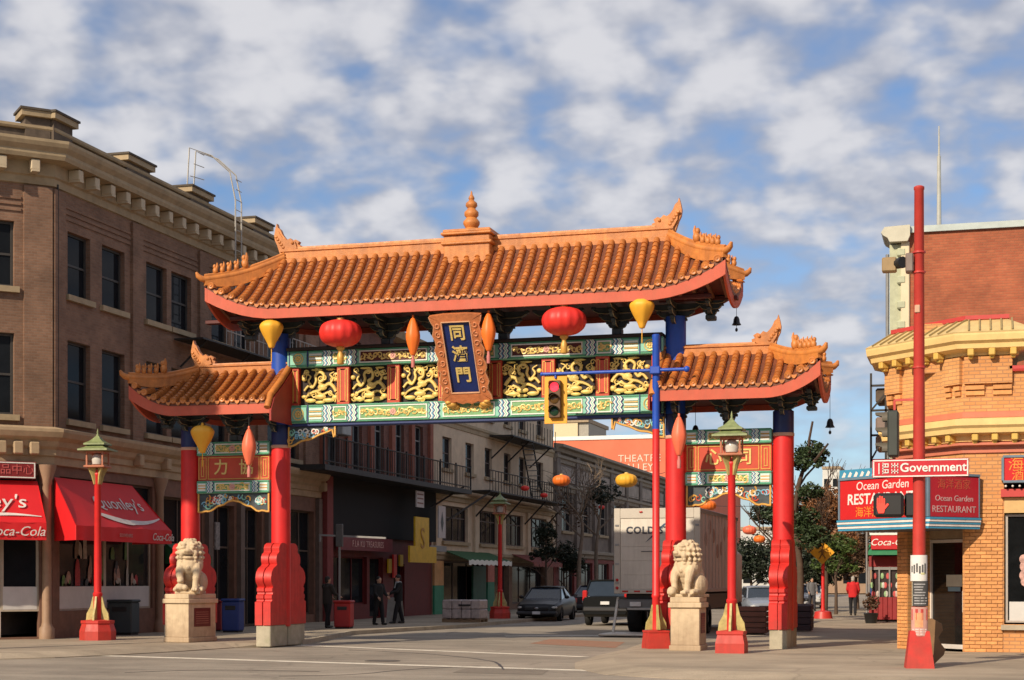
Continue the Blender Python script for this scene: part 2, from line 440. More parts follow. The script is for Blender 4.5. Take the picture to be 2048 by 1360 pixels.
def thing(name, label, cat, loc=(0, 0, 0), rotz=0.0, group=None, local=False):
    """Empty at the thing's base. local=False: its parts are modelled in world coordinates"""
    o = bpy.data.objects.new(name, None); COL.objects.link(o)
    o.empty_display_size = 0.3
    o.location = loc; o.rotation_euler = (0, 0, rotz)
    tag(o, label, cat, group)
    if not local: OFF[o.name] = Vector(loc)
    return o
def copy_tree(o, parent=None):
    c = o.copy(); COL.objects.link(c)
    if parent: c.parent = parent
    for ch in list(o.children): copy_tree(ch, c)
    return c
def struct(name, mb, m, parent=None, smooth=False):
    o = mb.build(name, m, parent, smooth)
    if not parent: o['kind'] = 'structure'
    return o
FONT = None
def text_mesh(txt, size, depth=0.01, shear=0.0, bold=0.0, spacing=1.0):
    """letters as a mesh in the XZ plane, centred on the origin, facing -Y"""
    cu = bpy.data.curves.new('lettering', 'FONT')
    cu.body = txt; cu.size = size; cu.extrude = depth; cu.align_x = 'CENTER'; cu.align_y = 'CENTER'
    cu.shear = shear; cu.offset = bold; cu.space_character = spacing; cu.resolution_u = 3
    ob = bpy.data.objects.new('lettering', cu); COL.objects.link(ob)
    dg = bpy.context.evaluated_depsgraph_get()
    me = bpy.data.meshes.new_from_object(ob.evaluated_get(dg))
    bpy.data.objects.remove(ob); bpy.data.curves.remove(cu)
    me.transform(Matrix.Rotation(PI / 2, 4, 'X'))
    return me
def lettering(txt, size, m, parent, loc, xdir=(1, 0, 0), zdir=(0, 0, 1), depth=0.008, name='lettering', **k):
    """text whose line runs along xdir and whose tops point along zdir"""
    me = text_mesh(txt, size, depth, **k)
    x = Vector(xdir).normalized(); z = Vector(zdir).normalized(); y = z.cross(x)
    mt = Matrix((x, y, z)).transposed().to_4x4()
    me.transform(mt)
    off = OFF.get(parent.name) if parent else None
    l = Vector(loc) - Vector(off) if off is not None else Vector(loc)
    me.transform(Matrix.Translation(l))
    return link(name, me, m, parent)
def remeshed(mb, voxel, smooth_it=3, name='body'):
    """fuse overlapping solids into one continuous surface"""
    me = mb.mesh(name)
    ob = bpy.data.objects.new(name, me); COL.objects.link(ob)
    md = ob.modifiers.new('r', 'REMESH'); md.mode = 'VOXEL'; md.voxel_size = voxel; md.use_smooth_shade = True
    if smooth_it:
        sm = ob.modifiers.new('s', 'SMOOTH'); sm.factor = 0.5; sm.iterations = smooth_it
    dg = bpy.context.evaluated_depsgraph_get()
    out = bpy.data.meshes.new_from_object(ob.evaluated_get(dg))
    bpy.data.objects.remove(ob); bpy.data.meshes.remove(me)
    return out
def spline(pts, n=6):
    """Catmull-Rom through the points"""
    pts = [Vector(p) for p in pts]; out = []
    for i in range(len(pts) - 1):
        p0, p1, p2, p3 = pts[max(i - 1, 0)], pts[i], pts[i + 1], pts[min(i + 2, len(pts) - 1)]
        for k in range(n):
            t = k / n
            out.append(0.5 * ((2 * p1) + (p2 - p0) * t + (2 * p0 - 5 * p1 + 4 * p2 - p3) * t * t + (3 * p1 - p0 - 3 * p2 + p3) * t ** 3))
    out.append(pts[-1]); return out

# ------------------------------------------------------------------ ground
RZ = -0.12     # road level; pavements are at 0
def ground():
    mb = MB(); mb.grid(lambda a, b: (-900 + 1800 * a, -120 + 1800 * b, RZ - 0.02), 40, 40)
    struct('ground', mb, 'asphalt')
    mb = MB(); mb.grid(lambda a, b: (-60 + 120 * a, -60 + 45 * b, RZ), 30, 12)
    mb.grid(lambda a, b: (-18 + 34 * a, -15 + 215 * b, RZ), 12, 60)
    struct('road', mb, 'asphalt')
    # pavements: rounded corners that slope down to the road at the crossing
    def pavement(name, pts, inset, edge_drop):
        n = len(pts); P = [Vector((p[0], p[1], 0)) for p in pts]
        ar = sum(P[i].x * P[(i + 1) % n].y - P[(i + 1) % n].x * P[i].y for i in range(n))
        inner = []
        for i in range(n):
            d1 = (P[i] - P[i - 1]).normalized(); d2 = (P[(i + 1) % n] - P[i]).normalized()
            t = (d1 + d2).normalized(); nn = Vector((-t.y, t.x, 0)) * (1 if ar > 0 else -1)
            inner.append(P[i] + nn * inset[i])
        mb = MB()
        vs = [(p.x, p.y, 0) for p in inner] + [(p.x, p.y, e) for p, e in zip(P, edge_drop)] + [(p.x, p.y, RZ - 0.05) for p in P]
        fs = [tuple(range(n))]
        for k in (0, n):
            fs += [(k + i, k + (i + 1) % n, k + n + (i + 1) % n, k + n + i) for i in range(n)]
        mb.add(vs, fs)
        return struct(name, mb, 'pave')
    lp = [onZ(u, v, -0.03) for u, v in ((0, 1311), (110, 1308), (230, 1303), (360, 1296), (470, 1289), (545, 1287), (600, 1283), (640, 1276), (700, 1264))]
    l = [(-60, lp[0].y - 1.0)] + [(p.x, p.y) for p in lp] + [(-5.6, 16), (-5.5, 30), (-5.5, 200), (-60, 200)]
    n = len(l)
    pavement('left_pavement', l, [0.4] * 6 + [0.25] * (n - 6), [-0.10] * 6 + [-0.012] * (n - 6))
    rp = [onZ(u, v, -0.08) for u, v in ((1320, 1352), (1210, 1345), (1150, 1333), (1150, 1322), (1195, 1308), (1250, 1296), (1285, 1288))]
    r = [(40, -12.6), (12, -12.6)] + [(p.x, p.y) for p in rp] + [(5.0, 1.0), (5.3, 4), (5.6, 12), (5.8, 30), (5.8, 200), (40, 200)]
    n = len(r)
    pavement('right_pavement', r[::-1], [0.3] * 3 + [0.2] * 3 + [0.8] * (n - 6), [-0.012] * 3 + [-0.02] * 3 + [-0.112] * (n - 6))
    # crossing lines
    def strip(name, a, b, w):
        a, b = Vector(a), Vector(b); d = (b - a).normalized(); p = Vector((-d.y, d.x, 0)) * w / 2
        mb = MB(); k = 24
        mb.grid(lambda s, t: a.lerp(b, s) + p * (2 * t - 1), k, 1)
        return struct(name, mb, 'line')
    Z = RZ + 0.004
    a, b = onZ(165, 1310, Z), onZ(1180, 1341, Z); strip('crosswalk_line', a, b, 0.36)
    a, b = onZ(480, 1285.5, Z), onZ(1170, 1313.5, Z); strip('crosswalk_line', a, b, 0.34)
    a, b = onZ(1010, 1272, Z), onZ(1330, 1270, Z); strip('stop_line', a, b, 0.45)
    # red brick strips laid into the crossing
    mb = MB()
    a, b, c, d = onZ(1060, 1287, Z), onZ(1230, 1296, Z), onZ(1250, 1284, Z), onZ(1100, 1278, Z)
    mb.add([a, b, c, d], [(0, 1, 2, 3)])
    struct('brick_paving_strip', mb, mat('paving_brick_red', (0.30, 0.15, 0.09), rough=0.85, var=0.3, scale=8, dirt=0.6, dcol=(0.24, 0.2, 0.14)))
    # kerb edge stones along the left pavement
    k = thing('kerb', 'pale concrete kerb along the left pavement of the side street', 'kerb', (-5.6, 16, RZ))
    k['kind'] = 'structure'
    pts = [Vector((p.x, p.y, 0)) for p in lp[6:]] + [Vector((-5.6, 16, 0)), Vector((-5.5, 30, 0)), Vector((-5.5, 60, 0))]
    for i in range(len(pts) - 1):
        a, b = pts[i], pts[i + 1]; m_ = max(1, round((b - a).length / 2.2))
        for j in range(m_):
            p, q = a.lerp(b, j / m_), a.lerp(b, (j + 1) / m_); d = (q - p).normalized() * 0.008
            MB().bar(p + d + Vector((0, 0, -0.057)), q - d + Vector((0, 0, -0.057)), 0.16, 0.13).build('kerbstone', 'kerb', k)
    # tar seams, a utility cover and a drain grate
    for k, pts in enumerate((((560, 1352), (700, 1349), (830, 1338), (960, 1332)), ((250, 1345), (420, 1340), (640, 1343)), ((700, 1300), (860, 1308), (980, 1322), (1010, 1340)))):
        q = spline([onZ(u, v, RZ + 0.002) for u, v in pts], 8)
        mb = MB(); mb.tube([p + Vector((random.uniform(-0.02, 0.02), random.uniform(-0.03, 0.03), 0)) for p in q], 0.035, 5, flat=(1, 1, 0.1)); struct('tar_seam', mb, mat('tar', (0.06, 0.05, 0.045), rough=0.6, var=0.3))
    c = onZ(765, 1322, RZ); mb = MB(); mb.lathe([(0.38, 0.001), (0.38, 0.008), (0.33, 0.009), (0.33, 0.005), (0.0, 0.006)], (c.x, c.y, RZ), 24); struct('utility_cover', mb, mat('cover_iron', (0.10, 0.085, 0.07), rough=0.6, var=0.4, scale=12))
    mb = MB(); a = [onZ(u, v, RZ + 0.004) for u, v in ((905, 1345), (1085, 1349), (1100, 1338), (935, 1335))]; mb.add(a, [(0, 1, 2, 3)]); struct('asphalt_patch', mb, mat('patch', (0.19, 0.16, 0.125), rough=0.9, var=0.25, scale=9, dirt=0.3))
ground()
# ------------------------------------------------------------------ the gate
gate = thing('chinatown_gate', 'ceremonial gate across the street with red columns, painted beams and orange tiled roofs', 'gate', (0, 0, 0))
XI, XO, CR = 5.19, 7.78, 0.25

def gate_columns():
    for x in (-XO, -XI, XI, XO):
        inner = abs(x) == XI
        prof = [(CR, 0.4), (CR, 5.02)]
        MB().lathe(prof, (x, 0, 0), 24).build('column', 'red', gate, True)
        mb = MB(); mb.lathe([(CR + 0.006, 5.02), (CR + 0.012, 5.03), (CR + 0.012, 5.09), (CR + 0.004, 5.10)], (x, 0, 0), 24)
        mb.build('column_band', mat('band_pale', (0.62, 0.36, 0.25), rough=0.5), gate, True)
        MB().lathe([(CR, 5.10), (CR, 5.62)], (x, 0, 0), 24).build('column_neck', 'navy', gate, True)  # lower neck coloured dark to stand in for shade under the wing roof
        if inner: MB().lathe([(CR, 5.622), (CR, 7.98)], (x, 0, 0), 24).build('column_neck', 'blue', gate, True)
    # clasping piers, fore and aft of every column
    prof = [(0.30, 2.56), (0.44, 2.55), (0.55, 2.50), (0.60, 2.42), (0.585, 2.34), (0.62, 2.30), (0.70, 2.27), (0.76, 2.18), (0.76, 2.07), (0.72, 2.00),
            (0.80, 1.95), (0.94, 1.90), (1.05, 1.80), (1.10, 1.66), (1.08, 1.55), (1.00, 1.47), (0.965, 1.42), (1.02, 1.39), (1.02, 1.31), (0.975, 1.285),
            (0.985, 1.24), (1.05, 1.21), (1.05, 1.13), (1.02, 1.10), (1.04, 1.06), (1.13, 1.04), (1.13, 0.45)]
    for x in (-XO, -XI, XI, XO):
        for sgn, nm in ((-1, 'pier'), (1, 'pier')):
            mb = MB()
            poly = [(0.0, 2.50)] + [(p, q) for p, q in prof] + [(0.0, 0.45)]
            for a, b in ((-0.215, -0.018), (0.018, 0.215)):
                mb.prism(poly, lambda p, q, t: (x + t, sgn * p, q), a, b)
            poly2 = [(0.0, 2.46)] + [(max(0, p - 0.035), q - 0.01) for p, q in prof] + [(0.0, 0.46)]
            mb.prism(poly2, lambda p, q, t: (x + t, sgn * p, q), -0.02, 0.02)
            mb.build(nm, 'redp', gate, True, auto=40)
            MB().bbox(x - 0.20, x + 0.20, min(sgn * 0.03, sgn * 1.10), max(sgn * 0.03, sgn * 1.10), -0.10, 0.448, 0.02).build('pier_plinth', 'concrete', gate)
gate_columns()

TILE_L = 0.20
def tile_mesh():
    mb = MB(); n = 6; L = TILE_L
    rows = [(L * 0.55, 0.070, 0.02), (-L * 0.5, 0.086, 0.040)]
    vs = []
    for y, r, dz in rows:
        for j in range(n + 1):
            a = PI * j / n
            vs.append((math.cos(a) * r, y, math.sin(a) * r * 1.15 + (dz if 0 < j < n else -0.01)))
    fs = [(j, j + 1, n + 2 + j, n + 1 + j) for j in range(n)] + [tuple(range(n + 1, 2 * n + 2))]
    mb.add(vs, fs)
    me = mb.mesh('tile', True, auto=60); me.materials.append(M['tile']); return me
TILE = tile_mesh()
def eave_mesh():
    mb = MB()
    n = 12
    vs = []
    for y, r in ((0.03, 0.074), (-0.035, 0.086), (-0.05, 0.070), (-0.042, 0.055)):
        for j in range(n):
            a = 2 * PI * j / n; k = 1.0
            vs.append((math.cos(a) * r * k, y, math.sin(a) * r * k + 0.045))
    fs = []
    for i in range(3):
        for j in range(n):
            a, b = i * n + j, i * n + (j + 1) % n
            fs.append((a, b, b + n, a + n))
    fs.append(tuple(range(3 * n, 4 * n)))
    mb.add(vs, fs)
    mb.ell((0, -0.045, 0.045), (0.03, 0.018, 0.03), 6, 4)
    me = mb.mesh('eave_tile', True, auto=40); me.materials.append(M['tile']); return me
EAVE = eave_mesh()
def drip_mesh():
    mb = MB()
    poly = [(-0.065, 0.0), (-0.06, -0.05), (-0.03, -0.085), (0, -0.105), (0.03, -0.085), (0.06, -0.05), (0.065, 0.0), (0.03, -0.02), (-0.03, -0.02)]
    mb.prism(poly, lambda p, q, t: (p, t, q + 0.02), -0.035, -0.015)
    me = mb.mesh('drip_tile'); me.materials.append(M['tile']); return me
DRIP = drip_mesh()

TILES = []      # (priority, parent roof, location, slope) -> the 300 that show largest become parts
class Roof:
    def __init__(s, rx0, rx1, ex0, ex1, yh, zr, ze, lift_from, lift_h):
        s.rx0, s.rx1, s.ex0, s.ex1, s.yh, s.zr, s.ze, s.lf, s.lh = rx0, rx1, ex0, ex1, yh, zr, ze, lift_from, lift_h
        s.y0 = 0.11
    def lift(s, x):
        l = 0.0
        if s.rx1 < s.ex1 - 0.2 and x > s.lf[1]: l = s.lh * ((x - s.lf[1]) / (s.ex1 - s.lf[1])) ** 2
        if s.rx0 > s.ex0 + 0.2 and x < s.lf[0]: l = s.lh * ((s.lf[0] - x) / (s.lf[0] - s.ex0)) ** 2
        return l
    def P(s, x, t, side=-1):
        """front/back slope"""
        y = side * (s.y0 + (s.yh - s.y0) * t)
        z = s.zr - (s.zr - s.ze) * (t * (1 + 0.26 * (1 - t))) + s.lift(x) * t * t
        return Vector((x, y, z))
    def E(s, y, t, end):
        """hip end slope, t from ridge end to eave"""
        rx, ex = (s.rx1, s.ex1) if end > 0 else (s.rx0, s.ex0)
        x = rx + (ex - rx) * t
        l = s.lh * (abs(y) / s.yh) ** 2
        z = s.zr - (s.zr - s.ze) * (t * (1 + 0.26 * (1 - t))) + l * t * t
        return Vector((x, y, z))
    def s0(s, x):
        if x < s.rx0: return (s.rx0 - x) / (s.rx0 - s.ex0)
        if x > s.rx1: return (x - s.rx1) / (s.ex1 - s.rx1)
        return 0.0
    def xlim(s, t): return s.rx0 + (s.ex0 - s.rx0) * t, s.rx1 + (s.ex1 - s.rx1) * t

def build_roof(r, label):
    bed = MB()
    nu = 48
    for side in (-1, 1):
        def fn(a, t, side=side):
            lo, hi = r.xlim(t); return r.P(lo + (hi - lo) * a, t, side)
        bed.slab(fn, nu, 10, lambda a, t: (0, 0, -0.10))
    for end in (-1, 1):
        if (end > 0 and r.rx1 < r.ex1 - 0.2) or (end < 0 and r.rx0 > r.ex0 + 0.2):
            def fe(a, t, end=end):
                yy = (r.y0 + (r.yh - r.y0) * t) * (2 * a - 1); return r.E(yy, t, end)
            bed.slab(fe, 16, 10, lambda a, t: (0, 0, -0.10))
    roof = bed.build('roof', mat('tile_bed', (0.15, 0.042, 0.016), rough=0.6, var=0.3, scale=5, dirt=0.6), gate, True, label=label)  # bed colour darkened to deepen the shaded gaps between tile rows
    pitch = 0.280
    n = round((r.ex1 - r.ex0 - 0.10) / pitch); pitch = (r.ex1 - r.ex0 - 0.10) / n
    back = MB()
    for i in range(n):
        x = r.ex0 + 0.05 + pitch * (i + 0.5)
        t0 = min(r.s0(x) + 0.02, 0.97)
        # arc length along the row
        S = [r.P(x, t0 + (1 - t0) * k / 20) for k in range(21)]
        tot = sum((S[k + 1] - S[k]).length for k in range(20))
        m_ = max(1, round(tot / (TILE_L * 0.80))); step = tot / m_
        for j in range(m_):
            d = step * (j + 0.5); k = 0
            while k < 19 and d > (S[k + 1] - S[k]).length: d -= (S[k + 1] - S[k]).length; k += 1
            e = (S[k + 1] - S[k]).normalized(); p = S[k] + e * d
            ang = math.atan2(-e.z, -e.y)
            TILES.append(((p - CAM).length - 0.12 * p.z * 0 + (0 if j > 1 else 2.0), roof, p, ang))
        place('eave_tile', EAVE, r.P(x, 1.0) + Vector((0, 0.0, -0.005)), roof)
        if i: place('drip_tile', DRIP, r.P(x - pitch / 2, 1.0) + Vector((0, 0.0, -0.01)), roof)
        back.tube([r.P(x, t0 + (1 - t0) * k / 6, 1) + Vector((0, 0, 0.01)) for k in range(7)], 0.075, 6)
    for end in (-1, 1):
        if (end > 0 and r.rx1 < r.ex1 - 0.2) or (end < 0 and r.rx0 > r.ex0 + 0.2):
            m_ = round(2 * r.yh / pitch)
            for i in range(m_):
                y = -r.yh + 2 * r.yh * (i + 0.5) / m_
                t0 = min(max(0, (abs(y) - r.y0) / (r.yh - r.y0)) + 0.02, 0.97)
                k_ = 9
                for k in range(k_):
                    a, b = r.E(y, t0 + (1 - t0) * k / k_, end), r.E(y, t0 + (1 - t0) * (k + 1) / k_, end)
                    back.tube([a + Vector((0, 0, 0.0)), b + Vector((0, 0, 0.022))], [0.066, 0.08], 7)
    o = back.build('end_and_rear_tiles', M['tile'], roof, True, auto=60, kind='stuff')
    # fascia boards
    def fas(xa, xb, k, name='fascia'):
        def fn(a, b):
            x = xa + (xb - xa) * a; p = r.P(x, 1.0); h = 0.27 + 0.10 * min(1, r.lift(x) / max(r.lh, 0.01))
            return Vector((x, p.y + 0.005, p.z - 0.075 - h * b))
        MB().slab(fn, k, 1, lambda a, b: (0, 0.06, 0)).build(name, 'fascia', roof, True, auto=40)
    fas(r.ex0, r.ex1, 40)
    for end in (-1, 1):
        ex = r.ex1 if end > 0 else r.ex0
        hip = (end > 0 and r.rx1 < r.ex1 - 0.2) or (end < 0 and r.rx0 > r.ex0 + 0.2)
        if hip:
            def fn(a, b):
                y = -r.yh + 2 * r.yh * a; p = r.E(y, 1.0, end); h = 0.27 + 0.10 * (abs(y) / r.yh) ** 2
                return Vector((ex - end * 0.005, y, p.z - 0.075 - h * b))
            MB().slab(fn, 16, 1, lambda a, b: (-end * 0.06, 0, 0)).build('fascia', 'fascia', roof, True, auto=40)
    def fn(a, b):   # rear fascia
        x = r.ex0 + (r.ex1 - r.ex0) * a; p = r.P(x, 1.0, 1); h = 0.27
        return Vector((x, p.y - 0.005, p.z - 0.075 - h * b))
    MB().slab(fn, 30, 1, lambda a, b: (0, -0.06, 0)).build('fascia', 'fascia', roof, True, auto=40)
    # soffit and rafters
    def fs(a, b):
        lo, hi = r.ex0 + 0.07, r.ex1 - 0.07; x = lo + (hi - lo) * a; y = (r.yh - 0.07) * (2 * b - 1)
        edge = (abs(y) / r.yh) ** 2
        return Vector((x, y, r.ze - 0.22 + r.lift(x) * edge + 0.16 * (1 - edge)))
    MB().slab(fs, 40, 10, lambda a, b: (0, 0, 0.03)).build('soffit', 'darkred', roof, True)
    nr = int((r.ex1 - r.ex0) / 0.33)
    for i in range(nr):
        x = r.ex0 + 0.15 + (r.ex1 - r.ex0 - 0.3) * i / (nr - 1)
        for sd in (-1, 1):
            a = Vector((x, sd * 0.25, r.ze - 0.12)); b = Vector((x, sd * (r.yh - 0.09), r.ze - 0.27 + r.lift(x)))
            if sd < 0: MB().bar(a, b, 0.07, 0.08).build('rafter', mat('rafter_paint', (0.20, 0.10, 0.06), rough=0.6, var=0.3, scale=8), roof)
    return roof

def ridge_profile(mb, x0, x1, z, w=0.15, h=0.40):
    poly = [(-w, z - 0.12), (-w, z + h * 0.18), (-w * 0.72, z + h * 0.22), (-w * 0.72, z + h * 0.62), (-w * 0.95, z + h * 0.66), (-w * 0.95, z + h * 0.80), (-w * 0.6, z + h * 0.84),
            (-w * 0.55, z + h * 0.95), (0, z + h), (w * 0.55, z + h * 0.95), (w * 0.6, z + h * 0.84), (w * 0.95, z + h * 0.80), (w * 0.95, z + h * 0.66), (w * 0.72, z + h * 0.62), (w * 0.72, z + h * 0.22), (w, z + h * 0.18), (w, z - 0.12)]
    mb.prism(poly, lambda p, q, t: (t, p, q), x0, x1)

def dragon_fish(x, z, sgn, sc=1.0):
    """ridge-end ornament: open mouth biting the ridge, tail flung up and outwards (sgn)"""
    out = [(-0.42, 0.02), (-0.44, 0.14), (-0.36, 0.17), (-0.40, 0.24), (-0.30, 0.30), (-0.22, 0.27), (-0.15, 0.34), (-0.06, 0.30), (0.02, 0.38), (0.08, 0.46), (0.13, 0.58),
           (0.20, 0.64), (0.23, 0.74), (0.27, 0.60), (0.30, 0.44), (0.28, 0.30), (0.22, 0.18), (0.18, 0.06), (0.14, -0.06), (-0.20, -0.06), (-0.30, 0.04)]
    mb = MB()
    mb.prism([(p * sc, q * sc) for p, q in out], lambda p, q, t: (x + sgn * p, t, z + q), -0.07 * sc, 0.07 * sc)
    inn = [(-0.36, 0.06), (-0.30, 0.24), (-0.10, 0.28), (0.04, 0.34), (0.16, 0.52), (0.23, 0.42), (0.20, 0.20), (0.10, 0.02), (-0.18, 0.0)]
    mb.prism([(p * sc, q * sc) for p, q in inn], lambda p, q, t: (x + sgn * p, t, z + q), -0.13 * sc, 0.13 * sc)
    for k in (-1, 1):
        mb.ell((x - sgn * 0.24 * sc, k * 0.13 * sc, z + 0.20 * sc), 0.045 * sc, 8, 6)
        for a in range(5): mb.ell((x + sgn * (0.02 + 0.05 * a) * sc, k * 0.13 * sc, z + (0.10 + 0.07 * a) * sc), (0.05 * sc, 0.03 * sc, 0.04 * sc), 6, 5)
    return mb

def hip_ridge(r, end, sd, fig=True):
    rx, ex = (r.rx1, r.ex1) if end > 0 else (r.rx0, r.ex0)
    pts = []
    for k in range(13):
        t = k / 12
        p = Vector((rx + (ex - rx) * t, sd * (r.y0 + (r.yh - r.y0) * t), r.P(ex if t > 0 else rx, t).z))
        p.z = max(r.zr - (r.zr - r.ze) * (t * (1 + 0.26 * (1 - t))) + r.lh * t * t, r.zr + (r.ze + r.lh - r.zr) * t - 0.10 * math.sin(PI * t)) + 0.10
        pts.append(p)
    d = (pts[-1] - pts[-3]).normalized()
    tip = [pts[-1] + Vector((d.x * 0.09, d.y * 0.09, 0.02)), pts[-1] + Vector((d.x * 0.18, d.y * 0.18, 0.08)), pts[-1] + Vector((d.x * 0.22, d.y * 0.22, 0.17))]
    mb = MB(); mb.tube(pts + tip, [0.085] * 12 + [0.085, 0.08, 0.065, 0.03], 8)
    mb.tube([p + Vector((0, 0, 0.09)) for p in pts] , 0.05, 6)
    hz = [r.zr - (r.zr - r.ze) * (k / 12 * (1 + 0.26 * (1 - k / 12))) + r.lh * (k / 12) ** 2 for k in range(13)]
    sd_ = Vector((d.y, -d.x, 0)).normalized() * 0.07
    mb.slab(lambda a, t: pts[round(a * 12)] * (1 - t) + Vector((pts[round(a * 12)].x, pts[round(a * 12)].y, hz[round(a * 12)] - 0.05)) * t - sd_, 12, 1, lambda a, t: sd_ * 2)
    o = mb.build('hip_ridge', 'ridge', gate, True)
    if fig:
        for k, t in enumerate((6, 7.3, 8.4, 9.4, 10.4)):
            i = int(t); p = pts[i].lerp(pts[min(i + 1, 12)], t - i) + Vector((0, 0, 0.12))
            s = 1.9 if k == 0 else 1.35
            dx = d.x * 0.03
            f = MB()
            f.ell(p + Vector((0, 0, 0.05 * s)), (0.055 * s, 0.05 * s, 0.07 * s), 7, 5)
            f.ell(p + Vector((dx, 0, 0.13 * s)), (0.035 * s, 0.035 * s, 0.045 * s), 7, 5)
            f.tube([p + Vector((-dx, 0, 0.06 * s)), p + Vector((-dx * 2.5, 0, 0.14 * s)), p + Vector((-dx * 2, 0, 0.20 * s))], [0.03 * s, 0.022 * s, 0.008 * s], 5)
            f.build('roof_figure', 'ridge', o, True)
    return o

MAIN = Roof(-5.05, 5.05, -6.62, 6.62, 1.50, 9.86, 8.50, (-4.7, 4.7), 0.62)
WL = Roof(-7.50, -4.86, -8.80, -4.86, 1.45, 7.02, 6.14, (-7.5, 0), 0.58)
WR = Roof(4.86, 7.50, 4.86, 8.78, 1.45, 7.02, 6.14, (0, 7.5), 0.58)
roof_main = build_roof(MAIN, 'wide upper roof in rows of orange barrel tiles')
roof_wl = build_roof(WL, 'lower roof over the left passage')
roof_wr = build_roof(WR, 'lower roof over the right passage')
def finish_tiles():
    TILES.sort(key=lambda q: q[0])
    for i, (d, roof, p, ang) in enumerate(TILES[:300]):
        o = place('tile', TILE, p, roof); o.rotation_euler = (ang + random.uniform(-0.02, 0.02), random.uniform(-0.05, 0.05), random.uniform(-0.05, 0.05))
    rest = {}
    for d, roof, p, ang in TILES[300:]: rest.setdefault(roof.name, (roof, []))[1].append((p, ang))
    tv = [v.co.copy() for v in TILE.vertices]; tf = [tuple(f.vertices) for f in TILE.polygons]
    for nm, (roof, lst) in rest.items():
        mb = MB()
        for p, ang in lst:
            mt = Matrix.Translation(p) @ Matrix.Rotation(ang, 4, 'X') @ Matrix.Rotation(random.uniform(-0.03, 0.03), 4, 'Z')
            mb.add([mt @ v for v in tv], tf)
        mb.build('remaining_tiles', M['tile'], roof, True, auto=60, kind='stuff')
finish_tiles()

def ridges():
    mb = MB(); ridge_profile(mb, -5.15, 5.15, 9.84); mb.build('ridge', 'ridge', gate)
    mb = MB(); ridge_profile(mb, -7.62, -4.90, 7.0, h=0.30); mb.build('ridge', 'ridge', gate)
    mb = MB(); ridge_profile(mb, 4.90, 7.62, 7.0, h=0.30); mb.build('ridge', 'ridge', gate)
    for x, z, s, sc in ((-5.05, 10.12, -1, 1.0), (5.05, 10.12, 1, 1.0), (-7.45, 7.22, -1, 0.95), (7.45, 7.22, 1, 0.95)):
        dragon_fish(x, z, s, sc).build('ridge_dragon', 'ridge', gate, True, auto=40)
    for sd in (-1, 1):
        for r, e in ((MAIN, -1), (MAIN, 1), (WL, -1), (WR, 1)): hip_ridge(r, e, sd, fig=(sd < 0 or e > 0))
    # centre block and finial
    mb = MB()
    mb.bbox(-0.60, 0.60, -0.42, 0.42, 9.50, 10.20, 0.02); mb.bbox(-0.66, 0.66, -0.48, 0.48, 9.96, 10.04, 0.02)
    mb.bbox(-0.66, 0.66, -0.50, 0.50, 10.20, 10.27, 0.02); mb.bbox(-0.62, 0.62, -0.44, 0.44, 10.27, 10.35, 0.02)
    mb.build('finial_block', 'ridge', gate)
    MB().lathe([(0.17, 10.35), (0.20, 10.38), (0.15, 10.44), (0.17, 10.47), (0.21, 10.54), (0.21, 10.60), (0.15, 10.67), (0.13, 10.70), (0.18, 10.76), (0.18, 10.84), (0.11, 10.91), (0.10, 10.94),
                (0.15, 11.00), (0.14, 11.07), (0.07, 11.13), (0.06, 11.15), (0.08, 11.19), (0.06, 11.24), (0.03, 11.28), (0.025, 11.33), (0.008, 11.38)], (0, 0, 0), 16).build('finial', 'ridge', gate, True)
    # gable boards where the wing roofs meet the tall bay
    for s in (-1, 1):
        x = s * 4.84
        poly = [(-1.50, 5.60), (-1.50, 5.86), (-1.30, 6.20), (-0.7, 6.60), (-0.2, 6.98), (0, 7.12), (0.2, 6.98), (0.7, 6.60), (1.30, 6.20), (1.50, 5.86), (1.50, 5.60)]
        mb = MB(); mb.prism(poly, lambda p, q, t: (x + s * -t, p, q), 0.0, 0.05)
        mb.build('gable_board', mat('gable_red', (0.30, 0.022, 0.016), rough=0.6, var=0.15), gate)
        mb = MB()
        mb.tube([Vector((x + s * 0.06, p, q + 0.07)) for p, q in poly[1:6]], 0.085, 8)
        mb.build('gable_ridge', 'ridge', gate, True)
ridges()

# ---- painted beams
def zig(mb, x, z0, z1, w, y, amp=0.05, n=3):
    k = n * 2; L_ = []; R_ = []
    for i in range(k + 1):
        z = z0 + (z1 - z0) * i / k; o = amp if i % 2 else 0.0
        L_.append((x + o, z)); R_.append((x + o + w, z))
    for i in range(k):
        (a, za), (b, zb) = L_[i], L_[i + 1]; (c, zc), (d, zd) = R_[i], R_[i + 1]
        mb.prism([(a, za), (c, zc), (d, zd), (b, zb)], lambda p, q, t: (p, t, q), y, y + 0.03)
def curl(mb, x, z, y, r, turns=1.25, a0=0.0, s=1, w=0.018, sc=1.0):
    pts = []
    for i in range(13):
        t = i / 12; a = a0 + s * turns * 2 * PI * t; rr = r * (1 - 0.8 * t)
        pts.append(Vector((x + math.cos(a) * rr, y, z + math.sin(a) * rr * sc)))
    mb.tube(pts, [w * (1 - 0.4 * i / 12) for i in range(13)], 5, flat=(1, 0.7, 1))
def flower(mb, x, z, y, r, n=8):
    for i in range(n):
        a = 2 * PI * i / n
        mb.ell((x + math.cos(a) * r * 0.6, y, z + math.sin(a) * r * 0.6), (r * 0.30, 0.012, r * 0.30), 7, 5)
    mb.ell((x, y, z), (r * 0.33, 0.025, r * 0.33), 8, 5)
rng = random.Random(3)
